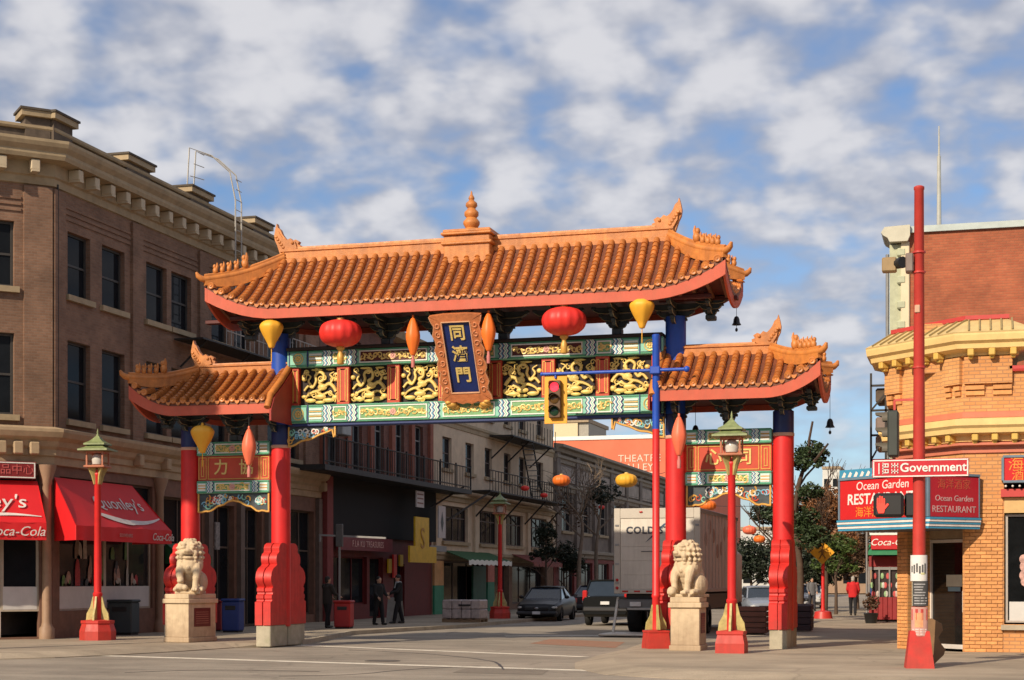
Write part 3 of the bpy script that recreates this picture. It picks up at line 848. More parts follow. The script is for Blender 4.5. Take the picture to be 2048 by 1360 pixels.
def beam(x0, x1, z0, z1, yf, segs, label=None):
    """segs: list of (kind, xa, xb). Front face at y = yf"""
    h = z1 - z0
    bm_ = MB().bbox(x0, x1, yf, -yf, z0, z1, 0.02).build('beam', 'turq', gate, label=label)
    edge = MB()
    edge.box(x0 + 0.01, x1 - 0.01, yf - 0.012, yf + 0.01, z0 + 0.012, z0 + 0.045); edge.box(x0 + 0.01, x1 - 0.01, yf - 0.012, yf + 0.01, z1 - 0.045, z1 - 0.012)
    edge.build('edge_strip', 'green', bm_)
    for kind, a, b in segs:
        c = (a + b) / 2; w = b - a; za, zb = z0 + 0.055, z1 - 0.055
        if kind == 'sq':
            MB().bbox(a + 0.01, b - 0.01, yf - 0.03, yf + 0.01, za, zb, 0.008).build('medallion_field', 'turq', bm_)
            mb = MB(); rr = min(w, zb - za) * 0.42
            ring = [Vector((c + math.cos(t * PI / 10) * rr, yf - 0.034, (za + zb) / 2 + math.sin(t * PI / 10) * rr)) for t in range(21)]
            mb.tube(ring, 0.016, 5); flower(mb, c, (za + zb) / 2, yf - 0.034, rr * 0.8)
            mb.build('medallion', 'gold', bm_, True)
            mb = MB(); mb.box(a - 0.03, a, yf - 0.02, yf + 0.01, z0, z1); mb.box(b, b + 0.035, yf - 0.02, yf + 0.01, z0, z1); mb.build('divider', 'bluedk', bm_)
        elif kind == 'stripe':
            mb = MB()
            for i in range(3):
                z = za + (zb - za) * (i + 0.5) / 3; mb.box(a, b, yf - 0.014, yf + 0.01, z - 0.022, z + 0.022)
            mb.build('stripe', 'white', bm_)
            mb = MB()
            for i in range(2):
                z = za + (zb - za) * (i + 1) / 3; mb.box(a, b, yf - 0.018, yf + 0.01, z - 0.013, z + 0.013)
            mb.build('stripe', 'golddeep', bm_)
        elif kind == 'zig':
            cols = ['bluedk', 'white', 'skyblue', 'bluedk', 'white', 'turq', 'white', 'bluedk']
            ww = (w - 0.04) / len(cols)
            for mname in sorted(set(cols)):
                mb = MB()
                for i, cn in enumerate(cols):
                    if cn == mname: zig(mb, a + i * ww, z0 + 0.02, z1 - 0.02, ww, yf - 0.02 - (0.004 if cn == 'white' else 0))
                mb.build('zigzag_band', mname, bm_)
        elif kind in ('gold', 'long', 'longd'):
            fr = MB(); t_ = 0.028
            fr.box(a, b, yf - 0.024, yf + 0.01, za, za + t_); fr.box(a, b, yf - 0.024, yf + 0.01, zb - t_, zb)
            fr.box(a, a + t_, yf - 0.024, yf + 0.01, za + t_, zb - t_); fr.box(b - t_, b, yf - 0.024, yf + 0.01, za + t_, zb - t_)
            fr.build('panel_border', 'white', bm_)
            MB().box(a + t_, b - t_, yf - 0.010, yf + 0.01, za + t_, zb - t_).build('panel_field', mat('field_green', (0.17, 0.36, 0.15), rough=0.5, var=0.3, scale=9) if kind != 'longd' else 'darkred', bm_)
            mb = MB(); zc = (za + zb) / 2; nn = max(3, int(w / 0.12))
            for i in range(nn):
                x = a + t_ + (w - 2 * t_) * (i + 0.5) / nn
                curl(mb, x, zc + rng.uniform(-0.03, 0.03), yf - 0.02, 0.085, rng.uniform(0.9, 1.3), rng.uniform(0, 6), rng.choice((-1, 1)), 0.022)
                mb.ell((x + rng.uniform(-0.08, 0.08), yf - 0.016, zc + rng.uniform(-0.08, 0.08)), (0.045, 0.012, 0.03), 7, 5)
                mb.ell((x + rng.uniform(-0.08, 0.08), yf - 0.016, zc + rng.uniform(-0.08, 0.08)), (0.03, 0.012, 0.04), 7, 5)
            mb.build('scroll_relief', 'gold', bm_, True, kind='stuff')
            if kind != 'gold':
                mb = MB(); flower(mb, c, zc, yf - 0.028, 0.10); mb.build('rosette', mat('rosette_pink', (0.65, 0.35, 0.30), rough=0.5), bm_, True)
    return bm_
def sym(segs): return segs + [(k, -b, -a) for k, a, b in segs if (a, b) != (-b, -a)]
YF = -0.22
SEG = [('sq', -4.84, -4.36), ('stripe', -4.30, -3.96), ('zig', -3.94, -3.66), ('gold', -3.64, -3.28), ('zig', -3.26, -2.98), ('long', -2.92, -1.10), ('zig', -1.06, -0.76), ('gold', -0.68, 0.68)]
beam(-4.92, 4.92, 5.64, 6.10, YF, sym(SEG), 'lower painted beam')
beam(-4.92, 4.92, 7.08, 7.50, YF, sym([(k if k != 'long' else 'longd', a, b) for k, a, b in SEG]), 'upper painted beam')
MB().bbox(-4.92, 4.92, -0.30, 0.30, 7.503, 7.585, 0.015).build('beam_cap', 'dark', gate)
MB().bbox(-4.92, 4.92, -0.18, 0.18, 5.56, 5.637, 0.015).build('beam_underside', 'bluedk', gate)

def dragon_mb(c, yf, z, flip, seed):
    g = random.Random(seed); mb = MB(); f = flip
    def P(p): return Vector((c + f * p[0] * 0.96, yf, z + p[1]))
    def tb(pts, r0, r1, n=5):
        q = spline([P(p) for p in pts], n); k = len(q)
        mb.tube(q, [r0 + (r1 - r0) * i / (k - 1) for i in range(k)], 6, flat=(1, 0.75, 1))
    tb([(-0.46, -0.10), (-0.34, 0.02), (-0.22, -0.02), (-0.12, 0.14), (-0.14, 0.28), (-0.02, 0.37), (0.10, 0.30), (0.08, 0.16), (-0.02, 0.10), (0.10, 0.00), (0.26, 0.06), (0.38, -0.02), (0.46, -0.14)], 0.032, 0.05)
    tb([(0.10, 0.0), (-0.02, -0.10), (-0.20, -0.14), (-0.36, -0.22), (-0.44, -0.34)], 0.05, 0.02)
    tb([(0.30, 0.08), (0.36, 0.20), (0.28, 0.30), (0.40, 0.36)], 0.035, 0.015)
    tb([(-0.22, -0.02), (-0.34, 0.14), (-0.28, 0.26), (-0.40, 0.34)], 0.035, 0.015)
    tb([(-0.10, -0.12), (0.06, -0.22), (0.24, -0.16), (0.40, -0.26)], 0.045, 0.02)
    for px, pz, rx_, rz_ in ((0.06, -0.02, 0.13, 0.09), (0.0, -0.27, 0.16, 0.07), (-0.28, -0.36, 0.15, 0.06), (0.24, -0.36, 0.17, 0.06), (0.43, -0.30, 0.09, 0.07), (-0.46, 0.20, 0.07, 0.06), (0.47, 0.16, 0.07, 0.05), (-0.46, -0.26, 0.08, 0.05), (0.0, -0.41, 0.14, 0.045), (-0.1, 0.43, 0.16, 0.03), (0.30, 0.43, 0.13, 0.03)):
        mb.ell(P((px, pz)), (rx_, 0.035, rz_), 9, 6)
    for k in range(15):
        curl(mb, c + g.uniform(-0.48, 0.48), z + g.choice((-1, 1)) * g.uniform(0.15, 0.40), yf - 0.01, 0.075, 1.1, g.uniform(0, 6), g.choice((-1, 1)), 0.02)
    return mb
def dragon_panels():
    xs = [-4.72, -3.40, -2.03, -0.66, 0.66, 2.03, 3.40, 4.72]
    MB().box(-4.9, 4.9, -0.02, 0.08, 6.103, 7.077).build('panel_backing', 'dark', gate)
    for i, x in enumerate(xs):
        w = 0.17 if 0 < i < 7 else 0.10
        p = MB().bbox(x - w, x + w, -0.16, 0.16, 6.103, 7.077, 0.01).build('panel_post', 'panelred', gate)
        mb = MB(); t_ = 0.022
        for a, b in ((w - 0.05, w - 0.05 + t_), (w * 0.32, w * 0.32 + t_)):
            if a - t_ <= 0: continue
            mb.box(x - b, x - a, -0.172, -0.15, 6.17, 7.01); mb.box(x + a, x + b, -0.172, -0.15, 6.17, 7.01)
            mb.box(x - a, x + a, -0.172, -0.15, 6.17, 6.17 + t_); mb.box(x - a, x + a, -0.172, -0.15, 7.01 - t_, 7.01)
        mb.build('gold_outline', 'golddeep', p)
    for i in range(7):
        c = (xs[i] + xs[i + 1]) / 2
        dragon_mb(c, -0.07, 6.59, 1 if i < 3 else -1, i).build('dragon_relief', mat('dragon_gold', (0.74, 0.53, 0.15), rough=0.45, var=0.25, scale=7, metal=0.1), gate, True)
dragon_panels()

def apron(x0, x1, zt, depth_fn, name='apron', yb=-0.10):
    """fretwork under a beam: depth_fn(t) is its depth along it"""
    n = 28; top = [(x0 + (x1 - x0) * i / n, zt) for i in range(n + 1)]
    bot = [(x0 + (x1 - x0) * i / n, zt - depth_fn(i / n)) for i in range(n + 1)]
    mb = MB()
    mb.prism(top + bot[::-1], lambda p, q, t: (p, t, q), yb, yb + 0.10)
    ap = mb.build(name, mat('apron_field', (0.045, 0.06, 0.07), rough=0.6, var=0.5, scale=7), gate)
    mb = MB(); mb.tube([Vector((p, yb - 0.01, q)) for p, q in bot], 0.028, 6)
    mb.bar((x0 + 0.015, yb - 0.012, zt), (x0 + 0.015, yb - 0.012, bot[0][1]), 0.04); mb.bar((x1 - 0.015, yb - 0.012, zt), (x1 - 0.015, yb - 0.012, bot[-1][1]), 0.04)
    mb.build('gold_edge', 'golddeep', ap, True)
    for mname, cnt in (('white', 9), ('skyblue', 7), ('golddeep', 7), ('turq', 6), ('panelred', 4)):
        mb = MB(); k = 0
        while k < cnt * (x1 - x0) / 1.8:
            t = rng.uniform(0.04, 0.96); d = depth_fn(t)
            if d < 0.12: k += 0.3; continue
            x = x0 + (x1 - x0) * t; z = zt - rng.uniform(0.25, 0.75) * d
            curl(mb, x, z, yb - 0.012, min(0.09, d * 0.3), rng.uniform(0.7, 1.2), rng.uniform(0, 6), rng.choice((-1, 1)), 0.02); k += 1
        mb.build('fret_scroll', mname, ap, True, kind='stuff')
apron(-4.93, -3.62, 5.555, lambda t: 0.46 * (1 - t) ** 0.8 + 0.03 * math.sin(t * 16) * (1 - t) + 0.03 + (0.22 if t > 0.96 else 0))
apron(3.62, 4.93, 5.555, lambda t: 0.46 * t ** 0.8 + 0.03 * math.sin((1 - t) * 16) * t + 0.03 + (0.22 if t < 0.04 else 0))

def wing(s, chars):
    a, b = sorted((s * (XO - CR - 0.01), s * (XI + CR + 0.01)))
    L_ = b - a; c = (a + b) / 2
    seg = [('stripe', a + 0.05, a + 0.26), ('zig', a + 0.28, a + 0.50), ('long', a + 0.54, b - 0.54), ('zig', b - 0.50, b - 0.28), ('stripe', b - 0.26, b - 0.05)]
    beam(a, b, 4.86, 5.22, -0.17, seg); beam(a, b, 3.87, 4.20, -0.17, seg)
    p = MB().bbox(a, b, -0.10, 0.10, 4.203, 4.857, 0.01).build('name_panel', 'panelred', gate)
    mb = MB(); t_ = 0.02
    def rect(x0, x1, z0, z1):
        mb.box(x0, x1, -0.115, -0.095, z0, z0 + t_); mb.box(x0, x1, -0.115, -0.095, z1 - t_, z1); mb.box(x0, x0 + t_, -0.115, -0.095, z0 + t_, z1 - t_); mb.box(x1 - t_, x1, -0.115, -0.095, z0 + t_, z1 - t_)
    for x0, x1 in ((a + 0.03, a + 0.26), (b - 0.26, b - 0.03)):
        rect(x0, x1, 4.24, 4.82); rect(x0 + 0.07, x1 - 0.07, 4.31, 4.75)
    rect(a + 0.30, b - 0.30, 4.24, 4.82)
    mb.build('gold_outline', 'golddeep', p)
    for ch, x in zip(chars, (c - 0.36, c + 0.36)):
        lettering(ch, 0.42, 'gold', p, (x, -0.105, 4.53), depth=0.014, bold=0.006)
    mid = lambda t: 0.47 - 0.30 * max(0.0, 1 - abs(t - 0.5) / 0.34) ** 0.8 + 0.015 * math.sin(t * 40)
    apron(a + 0.02, b - 0.02, 3.865, mid)
wing(-1, '力協')
wing(1, '心同')

# ---- bracket sets under the eaves
def bracket_set(x, z0, z1, reach, w):
    h = (z1 - z0) / 4
    mb = MB()
    mb.bbox(x - 0.12, x + 0.12, -0.14, 0.14, z0, z0 + h * 0.9, 0.02)
    tiers = ((0.34, 0.45), (0.62, 0.75), (0.9, 1.0))
    for k, (fx, fy) in enumerate(tiers):
        za = z0 + h * (k + 0.95)
        wx = w * fx
        poly = [(-wx, za + h * 0.85), (-wx, za + h * 0.45), (-wx * 0.8, za + h * 0.1), (-wx * 0.5, za), (wx * 0.5, za), (wx * 0.8, za + h * 0.1), (wx, za + h * 0.45), (wx, za + h * 0.85)]
        mb.prism(poly, lambda p, q, t: (x + p, t, q), -0.05 - k * 0.006, 0.05 + k * 0.006)
        ry = reach * fy
        poly = [(-ry, za + h * 0.80), (-ry, za + h * 0.45), (-ry * 0.85, za + h * 0.12), (-ry * 0.5, za + 0.01), (ry * 0.5, za + 0.01), (ry * 0.85, za + h * 0.12), (ry, za + h * 0.45), (ry, za + h * 0.80)]
        mb.prism(poly, lambda p, q, t: (x + t, p, q), -0.045, 0.045)
        for e in (-1, 1):
            mb.bbox(x + e * wx - 0.055, x + e * wx + 0.055, -0.075, 0.075, za + h * 0.6, za + h * 0.97, 0.012)
            mb.bbox(x - 0.055, x + 0.055, e * ry - 0.055, e * ry + 0.055, za + h * 0.62, za + h * 0.99, 0.012)
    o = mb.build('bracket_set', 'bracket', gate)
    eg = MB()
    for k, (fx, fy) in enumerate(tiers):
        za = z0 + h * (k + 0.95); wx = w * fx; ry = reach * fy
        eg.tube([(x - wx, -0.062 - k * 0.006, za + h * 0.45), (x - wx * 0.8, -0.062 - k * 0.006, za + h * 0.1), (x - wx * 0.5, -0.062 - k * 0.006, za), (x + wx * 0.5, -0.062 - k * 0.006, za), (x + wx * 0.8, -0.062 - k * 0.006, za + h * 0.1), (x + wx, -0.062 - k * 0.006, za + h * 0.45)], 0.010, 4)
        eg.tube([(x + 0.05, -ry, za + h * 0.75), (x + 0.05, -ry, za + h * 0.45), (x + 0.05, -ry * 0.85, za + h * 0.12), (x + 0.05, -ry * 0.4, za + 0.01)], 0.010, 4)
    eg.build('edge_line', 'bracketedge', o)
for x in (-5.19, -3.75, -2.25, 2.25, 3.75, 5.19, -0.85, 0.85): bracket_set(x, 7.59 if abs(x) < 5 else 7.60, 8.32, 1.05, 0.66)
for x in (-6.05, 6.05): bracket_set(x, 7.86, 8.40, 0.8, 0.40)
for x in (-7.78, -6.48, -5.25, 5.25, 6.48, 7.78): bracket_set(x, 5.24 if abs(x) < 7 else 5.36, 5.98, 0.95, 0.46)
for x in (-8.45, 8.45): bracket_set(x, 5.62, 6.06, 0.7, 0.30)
for s in (-1, 1):
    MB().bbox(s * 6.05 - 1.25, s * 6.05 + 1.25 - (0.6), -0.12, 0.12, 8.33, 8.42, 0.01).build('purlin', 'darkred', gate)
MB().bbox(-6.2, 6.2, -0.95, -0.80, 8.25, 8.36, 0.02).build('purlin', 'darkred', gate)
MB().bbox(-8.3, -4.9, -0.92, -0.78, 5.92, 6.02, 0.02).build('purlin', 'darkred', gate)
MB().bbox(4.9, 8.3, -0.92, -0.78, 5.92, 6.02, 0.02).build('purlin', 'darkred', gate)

# ---- leaning name board
def name_board():
    bot = Vector((0.02, -0.34, 6.12)); top = Vector((0.02, -1.36, 8.05))
    up = (top - bot).normalized(); X = Vector((1, 0, 0)); nrm = X.cross(up).normalized()   # faces the viewer
    if nrm.y > 0: nrm = -nrm
    L_ = (top - bot).length
    def P(x, s, d): return bot + X * x + up * s + nrm * d
    root = thing('name_board', 'leaning blue board with three gold characters in a carved orange frame, at the gate centre', 'sign', tuple(bot))
    n = 18; wv = []
    for i in range(n + 1): wv.append((0.60 + 0.035 * math.sin(i * 1.9) + (0.05 if i in (0, n) else 0), L_ * i / n))
    inner = 0.365
    mb = MB()
    for s in (-1, 1):
        mb.prism([(s * inner, 0.20)] + [(s * w, z) for w, z in wv] + [(s * inner, L_ - 0.14)], lambda p, q, t: P(p, q, t), 0.0, 0.12)
    bt = [(-inner, 0.20), (-0.62, 0.0), (-0.45, -0.07), (-0.28, -0.03), (-0.12, -0.10), (0, -0.06), (0.12, -0.10), (0.28, -0.03), (0.45, -0.07), (0.62, 0.0), (inner, 0.20)]
    mb.prism(bt, lambda p, q, t: P(p, q, t), 0.0, 0.118)
    tp = [(-inner, L_ - 0.14), (-0.66, L_ + 0.02), (-0.3, L_ + 0.06), (0.3, L_ + 0.06), (0.66, L_ + 0.02), (inner, L_ - 0.14)]
    mb.prism(tp, lambda p, q, t: P(p, q, t), 0.0, 0.118)
    fr = mb.build('frame', 'carve', root)
    mb = MB()
    for s in (-1, 1):
        for i in range(8):
            q = 0.28 + (L_ - 0.5) * i / 7; k = []
            for j in range(11):
                t = j / 10; a = i * 1.3 + t * 7; rr = 0.085 * (1 - 0.7 * t)
                k.append(P(s * 0.48 + math.cos(a) * rr, q + math.sin(a) * rr, 0.125))
            mb.tube(k, 0.018, 5)
    mb.build('carved_scroll', mat('carve_light', (0.58, 0.24, 0.11), rough=0.5, var=0.2), fr, True)
    mb = MB()
    edge = [P(-w, z, 0.10) for w, z in wv]; mb.tube(edge, 0.022, 5); mb.tube([P(w, z, 0.10) for w, z in wv], 0.022, 5)
    for s in (-1, 1): mb.tube([P(s * inner, 0.2, 0.115), P(s * inner, L_ - 0.14, 0.115)], 0.02, 5)
    mb.tube([P(-inner, 0.2, 0.115), P(inner, 0.2, 0.115)], 0.02, 5); mb.tube([P(-inner, L_ - 0.14, 0.115), P(inner, L_ - 0.14, 0.115)], 0.02, 5)
    mb.build('moulding', mat('carve_edge', (0.66, 0.36, 0.2), rough=0.5, var=0.15), fr, True)
    mb = MB(); mb.prism([(-inner, 0.19), (inner, 0.19), (inner, L_ - 0.13), (-inner, L_ - 0.13)], lambda p, q, t: P(p, q, t), 0.03, 0.07)
    mb.build('panel', 'navy', root)
    for ch, q in (('同', 0.78), ('濟', 0.53), ('門', 0.28)):
        lettering(ch, 0.42, 'gold', root, P(0, L_ * q + 0.03, 0.08), (1, 0, 0), up, depth=0.014, bold=0.008, name='character')
    for s in (-1, 1):
        mb = MB(); mb.ell(P(s * 0.44, -0.12, 0.05), (0.15, 0.10, 0.09), 10, 7); mb.ell(P(s * 0.36, -0.2, 0.0), (0.12, 0.10, 0.08), 10, 7); mb.ell(P(s * 0.50, -0.05, 0.10), (0.09, 0.07, 0.05), 8, 6)
        mb.build('bracket', 'golddeep', root, True)
        MB().bar(P(s * 0.3, L_ - 0.05, 0), P(s * 0.3, L_ - 0.05, -0.9), 0.04).build('stay', 'iron', root)
name_board()

# ---- bells at the roof corners
def bell(p, top, label):
    root = thing('wind_bell', label, 'bell', tuple(p), group='bells at the roof corners')
    MB().tube([p + Vector((0, 0, 0.20)), Vector((p.x, p.y, top))], 0.006, 4).build('cord', 'cable', root)
    MB().lathe([(0.02, 0.22), (0.05, 0.20), (0.075, 0.14), (0.085, 0.06), (0.12, 0.0), (0.10, 0.0), (0.06, 0.08)], p, 12).build('bell', 'black', root, True)
    mb = MB(); mb.tube([p + Vector((0, 0, 0.1)), p + Vector((0, 0, -0.09))], 0.006, 4); mb.ell(p + Vector((0, 0, -0.12)), (0.035, 0.035, 0.05), 8, 6)
    mb.build('clapper', 'black', root)
bell(onY(1473, 650, 1.46), 8.95, 'dark bell hanging at the right corner of the upper roof')
bell(onY(1660, 855, 1.42), 6.5, 'dark bell hanging at the outer corner of the right lower roof')
bell(onY(1391, 868, 1.1), 6.0, 'dark bell under the right lower roof beside the pink lantern')
# ------------------------------------------------------------------ lanterns on the gate
LM = dict(
    yellow=mat('lantern_yellow', (0.80, 0.40, 0.03), rough=0.55, var=0.08, trans=0.0, scale=3),
    red=mat('lantern_red', (0.72, 0.03, 0.022), rough=0.5, var=0.06),
    orange=mat('lantern_orange', (0.80, 0.17, 0.02), rough=0.5, var=0.06),
    pink=mat('lantern_salmon', (0.78, 0.16, 0.08), rough=0.5, var=0.06),
)
PROF = dict(
    teardrop=[(0.03, 0.60), (0.14, 0.59), (0.24, 0.54), (0.295, 0.46), (0.29, 0.38), (0.24, 0.26), (0.17, 0.13), (0.11, 0.02), (0.08, -0.06), (0.06, -0.10)],
    globe=[(0.10, 0.36), (0.22, 0.345), (0.38, 0.29), (0.49, 0.20), (0.535, 0.08), (0.53, -0.02), (0.48, -0.14), (0.36, -0.24), (0.20, -0.295), (0.10, -0.305)],
    spindle=[(0.02, 0.46), (0.06, 0.42), (0.12, 0.28), (0.165, 0.12), (0.18, 0.0), (0.165, -0.12), (0.12, -0.28), (0.07, -0.42), (0.045, -0.46)],
)
def ribbed(mb, prof, c, n, amp):
    """lantern skin: gores between ribs"""
    c = Vector(c); k = n * 4; vs = []; fs = []
    q = spline([(r, 0, z) for r, z in prof], 3); rows = [(max(p.x, 0.004), p.z) for p in q]
    for r, z in rows:
        for j in range(k):
            a = 2 * PI * j / k; rr = r * (1 - amp * (1 - abs(math.sin(a * n / 2))))
            vs.append(c + Vector((math.cos(a) * rr, math.sin(a) * rr, z)))
    for i in range(len(rows) - 1):
        for j in range(k):
            a, b = i * k + j, i * k + (j + 1) % k; fs.append((a, b, b + k, a + k))
    fs += [tuple(range(k)), tuple(range((len(rows) - 1) * k, len(rows) * k))]
    mb.add(vs, fs)
def lantern(c, shape, colour, label, top, group, sc=1.0, tassel=True, name='lantern'):
    root = thing(name, label, 'lantern', tuple(c), group=group)
    pr = [(r * sc, z * sc) for r, z in PROF[shape]]
    mb = MB(); ribbed(mb, pr, c, {'teardrop': 8, 'globe': 14, 'spindle': 6}[shape], 0.05 if shape != 'spindle' else 0.07)
    mb.build('skin', LM[colour], root, True, auto=70)
    zt = pr[0][1]; zb = pr[-1][1]
    MB().lathe([(pr[0][0] * 0.9 + 0.01, zt), (pr[0][0] * 0.9 + 0.01, zt + 0.05 * sc), (0.02, zt + 0.07 * sc)], c, 12).build('cap', 'gold' if shape == 'globe' else LM[colour], root, True)
    if top: MB().tube([c + Vector((0, 0, zt)), Vector((c.x, c.y, top))], 0.009, 5).build('cord', 'cable', root)
    if shape == 'globe' and tassel:
        mb = MB(); mb.lathe([(0.10, zb), (0.11, zb - 0.04), (0.06, zb - 0.10), (0.05, zb - 0.14), (0.08, zb - 0.20), (0.09, zb - 0.42), (0.07, zb - 0.44), (0.02, zb - 0.44)], c, 10)
        mb.build('tassel', 'golddeep', root, True)
    elif shape == 'spindle':
        mb = MB(); mb.lathe([(0.03, zb), (0.035, zb - 0.08), (0.05, zb - 0.12), (0.045, zb - 0.30), (0.01, zb - 0.30)], c, 8)
        mb.build('tassel', mat('tassel_pink', (0.5, 0.16, 0.14), rough=0.7), root, True)
    elif tassel:
        MB().tube([c + Vector((0, 0, zb)), c + Vector((0, 0, zb - 0.35))], 0.012, 5).build('tassel', LM[colour], root)
    return root
GL = 'lanterns hung along the gate eaves'
YL = -1.30
lantern(onY(543, 688, YL), 'teardrop', 'yellow', 'yellow teardrop lantern at the left end of the upper eave', 8.3, GL)
lantern(onY(1284, 648, YL), 'teardrop', 'yellow', 'yellow teardrop lantern at the right end of the upper eave', 8.3, GL)
lantern(onY(681, 669, YL), 'globe', 'red', 'big round red lantern left of the name board', 8.3, GL)
lantern(onY(1128, 645, YL), 'globe', 'red', 'big round red lantern above the traffic signal', 8.3, GL)
lantern(onY(826, 673, YL), 'spindle', 'orange', 'slim orange lantern just left of the name board', 8.3, GL)
lantern(onY(977, 664, YL), 'spindle', 'orange', 'slim orange lantern just right of the name board', 8.3, GL)
lantern(onY(405, 898, YL), 'teardrop', 'yellow', 'yellow teardrop lantern under the left lower roof', 5.9, GL)
lantern(onY(498, 894, YL), 'spindle', 'pink', 'slim salmon lantern under the left lower roof', 5.9, GL)
lantern(onY(1358, 872, YL), 'spindle', 'pink', 'slim salmon lantern under the right lower roof', 5.9, GL)

# ------------------------------------------------------------------ street lamps with pagoda heads
GREENM = mat('verdigris', (0.20, 0.24, 0.10), rough=0.5, var=0.3, scale=9)
FINM = mat('fin_gold', (0.42, 0.35, 0.13), rough=0.5, var=0.3, scale=9)
def base_and_fins(root, s=1.0, plinth=True):
    mb = MB()
    mb.lathe([(0.40 * s, 0.0), (0.40 * s, 0.20 * s), (0.35 * s, 0.36 * s), (0.37 * s, 0.38 * s), (0.37 * s, 0.44 * s), (0.16 * s, 0.46 * s)], (0, 0, 0), 8 if not plinth else 4, rot=PI / 8 if not plinth else PI / 4)
    mb.build('base', 'redp', root)
    for k in range(4):
        a = k * PI / 2; c, q = math.cos(a), math.sin(a)
        mb = MB()
        poly = [(0.06, 0.44 * s), (0.27 * s, 0.44 * s), (0.25 * s, 0.60 * s), (0.17 * s, 0.74 * s), (0.11 * s, 0.98 * s), (0.06, 0.98 * s)]
        mb.prism(poly, lambda p, z, t: (c * p - q * t, q * p + c * t, z), -0.025, 0.025)
        mb.build('fin', FINM, root)
def street_lamp(loc, label, sc=1.0, rotz=0.0, octo=False, group='pagoda street lamps'):
    root = thing('street_lamp', label, 'street lamp', loc, rotz, group, local=True)
    base_and_fins(root, 1.12, plinth=not octo)
    MB().lathe([(0.11, 0.48), (0.105, 1.1), (0.12, 1.12), (0.12, 1.18), (0.095, 1.2), (0.085, 3.95), (0.10, 3.97), (0.10, 4.02), (0.085, 4.04), (0.085, 4.12)], (0, 0, 0), 12).build('post', 'red', root, True)
    for k in range(4):   # flaring brackets under the head
        a = k * PI / 2 + PI / 4; c, q = math.cos(a), math.sin(a)
        poly = [(0.06, 3.70), (0.10, 3.70), (0.17, 3.95), (0.30, 4.14), (0.30, 4.18), (0.06, 4.18)]
        MB().prism(poly, lambda p, z, t: (c * p - q * t, q * p + c * t, z), -0.03, 0.03).build('head_bracket', FINM, root)
    mb = MB(); mb.bbox(-0.33, 0.33, -0.33, 0.33, 4.18, 4.24, 0.015); mb.build('tray', mat('lamp_copper', (0.42, 0.15, 0.08), rough=0.5, var=0.2), root)
    mb = MB()
    for sx in (-1, 1):
        for sy in (-1, 1): mb.bbox(sx * 0.25 - 0.025, sx * 0.25 + 0.025, sy * 0.25 - 0.025, sy * 0.25 + 0.025, 4.24, 4.66, 0.006)
    mb.bbox(-0.28, 0.28, -0.28, 0.28, 4.60, 4.66, 0.006)
    mb.build('head_frame', MATS['lamp_copper'], root)
    MB().lathe([(0.10, 4.24), (0.17, 4.28), (0.19, 4.40), (0.17, 4.52), (0.10, 4.59)], (0, 0, 0), 14).build('globe', mat('lamp_glass', (0.55, 0.53, 0.48), rough=0.15, var=0.1), root, True)
    for z0, w0, w1, h in ((4.66, 0.47, 0.20, 0.15), (4.83, 0.33, 0.05, 0.22)):
        mb = MB(); n = 4; rows = [(w0 * 1.414, z0), (w0 * 1.40, z0 + 0.045), ((w0 * 0.62 + w1 * 0.38) * 1.25, z0 + 0.06 + h * 0.25), ((w0 * 0.3 + w1 * 0.7) * 1.3, z0 + 0.05 + h * 0.6), (w1 * 1.3, z0 + 0.05 + h)]
        mb.lathe(rows, (0, 0, 0), 4, rot=PI / 4); mb.build('lamp_roof', GREENM, root)
    mb = MB(); mb.bbox(-0.22, 0.22, -0.22, 0.22, 4.78, 4.84, 0.006); mb.build('roof_neck', 'black', root)
    MB().lathe([(0.05, 5.08), (0.055, 5.12), (0.025, 5.16), (0.035, 5.20), (0.02, 5.25), (0.004, 5.32)], (0, 0, 0), 8).build('finial', GREENM, root, True)
    for ch in root.children:
        for v in ch.data.vertices:
            if v.co.z > 3.9: k_ = 1 - 0.18 * min(1, (v.co.z - 3.9) / 0.25); v.co.x *= k_; v.co.y *= k_
            if v.co.z > 3.5: v.co.z = 3.74 + (v.co.z - 3.5) * 0.87
            v.co = v.co * sc
    return root
street_lamp((7.03, -3.35, -0.01), 'red street lamp with green pagoda head standing right of the right stone lion')
street_lamp((-10.33, -0.35, 0), 'red street lamp with green pagoda head before the red shop awning', sc=1.06, rotz=0.15, octo=True)
p = onZ(1000, 1237, 0)
far = street_lamp((p.x, p.y, 0), 'red street lamp on the left pavement far beyond the gate', rotz=0.1, octo=True)

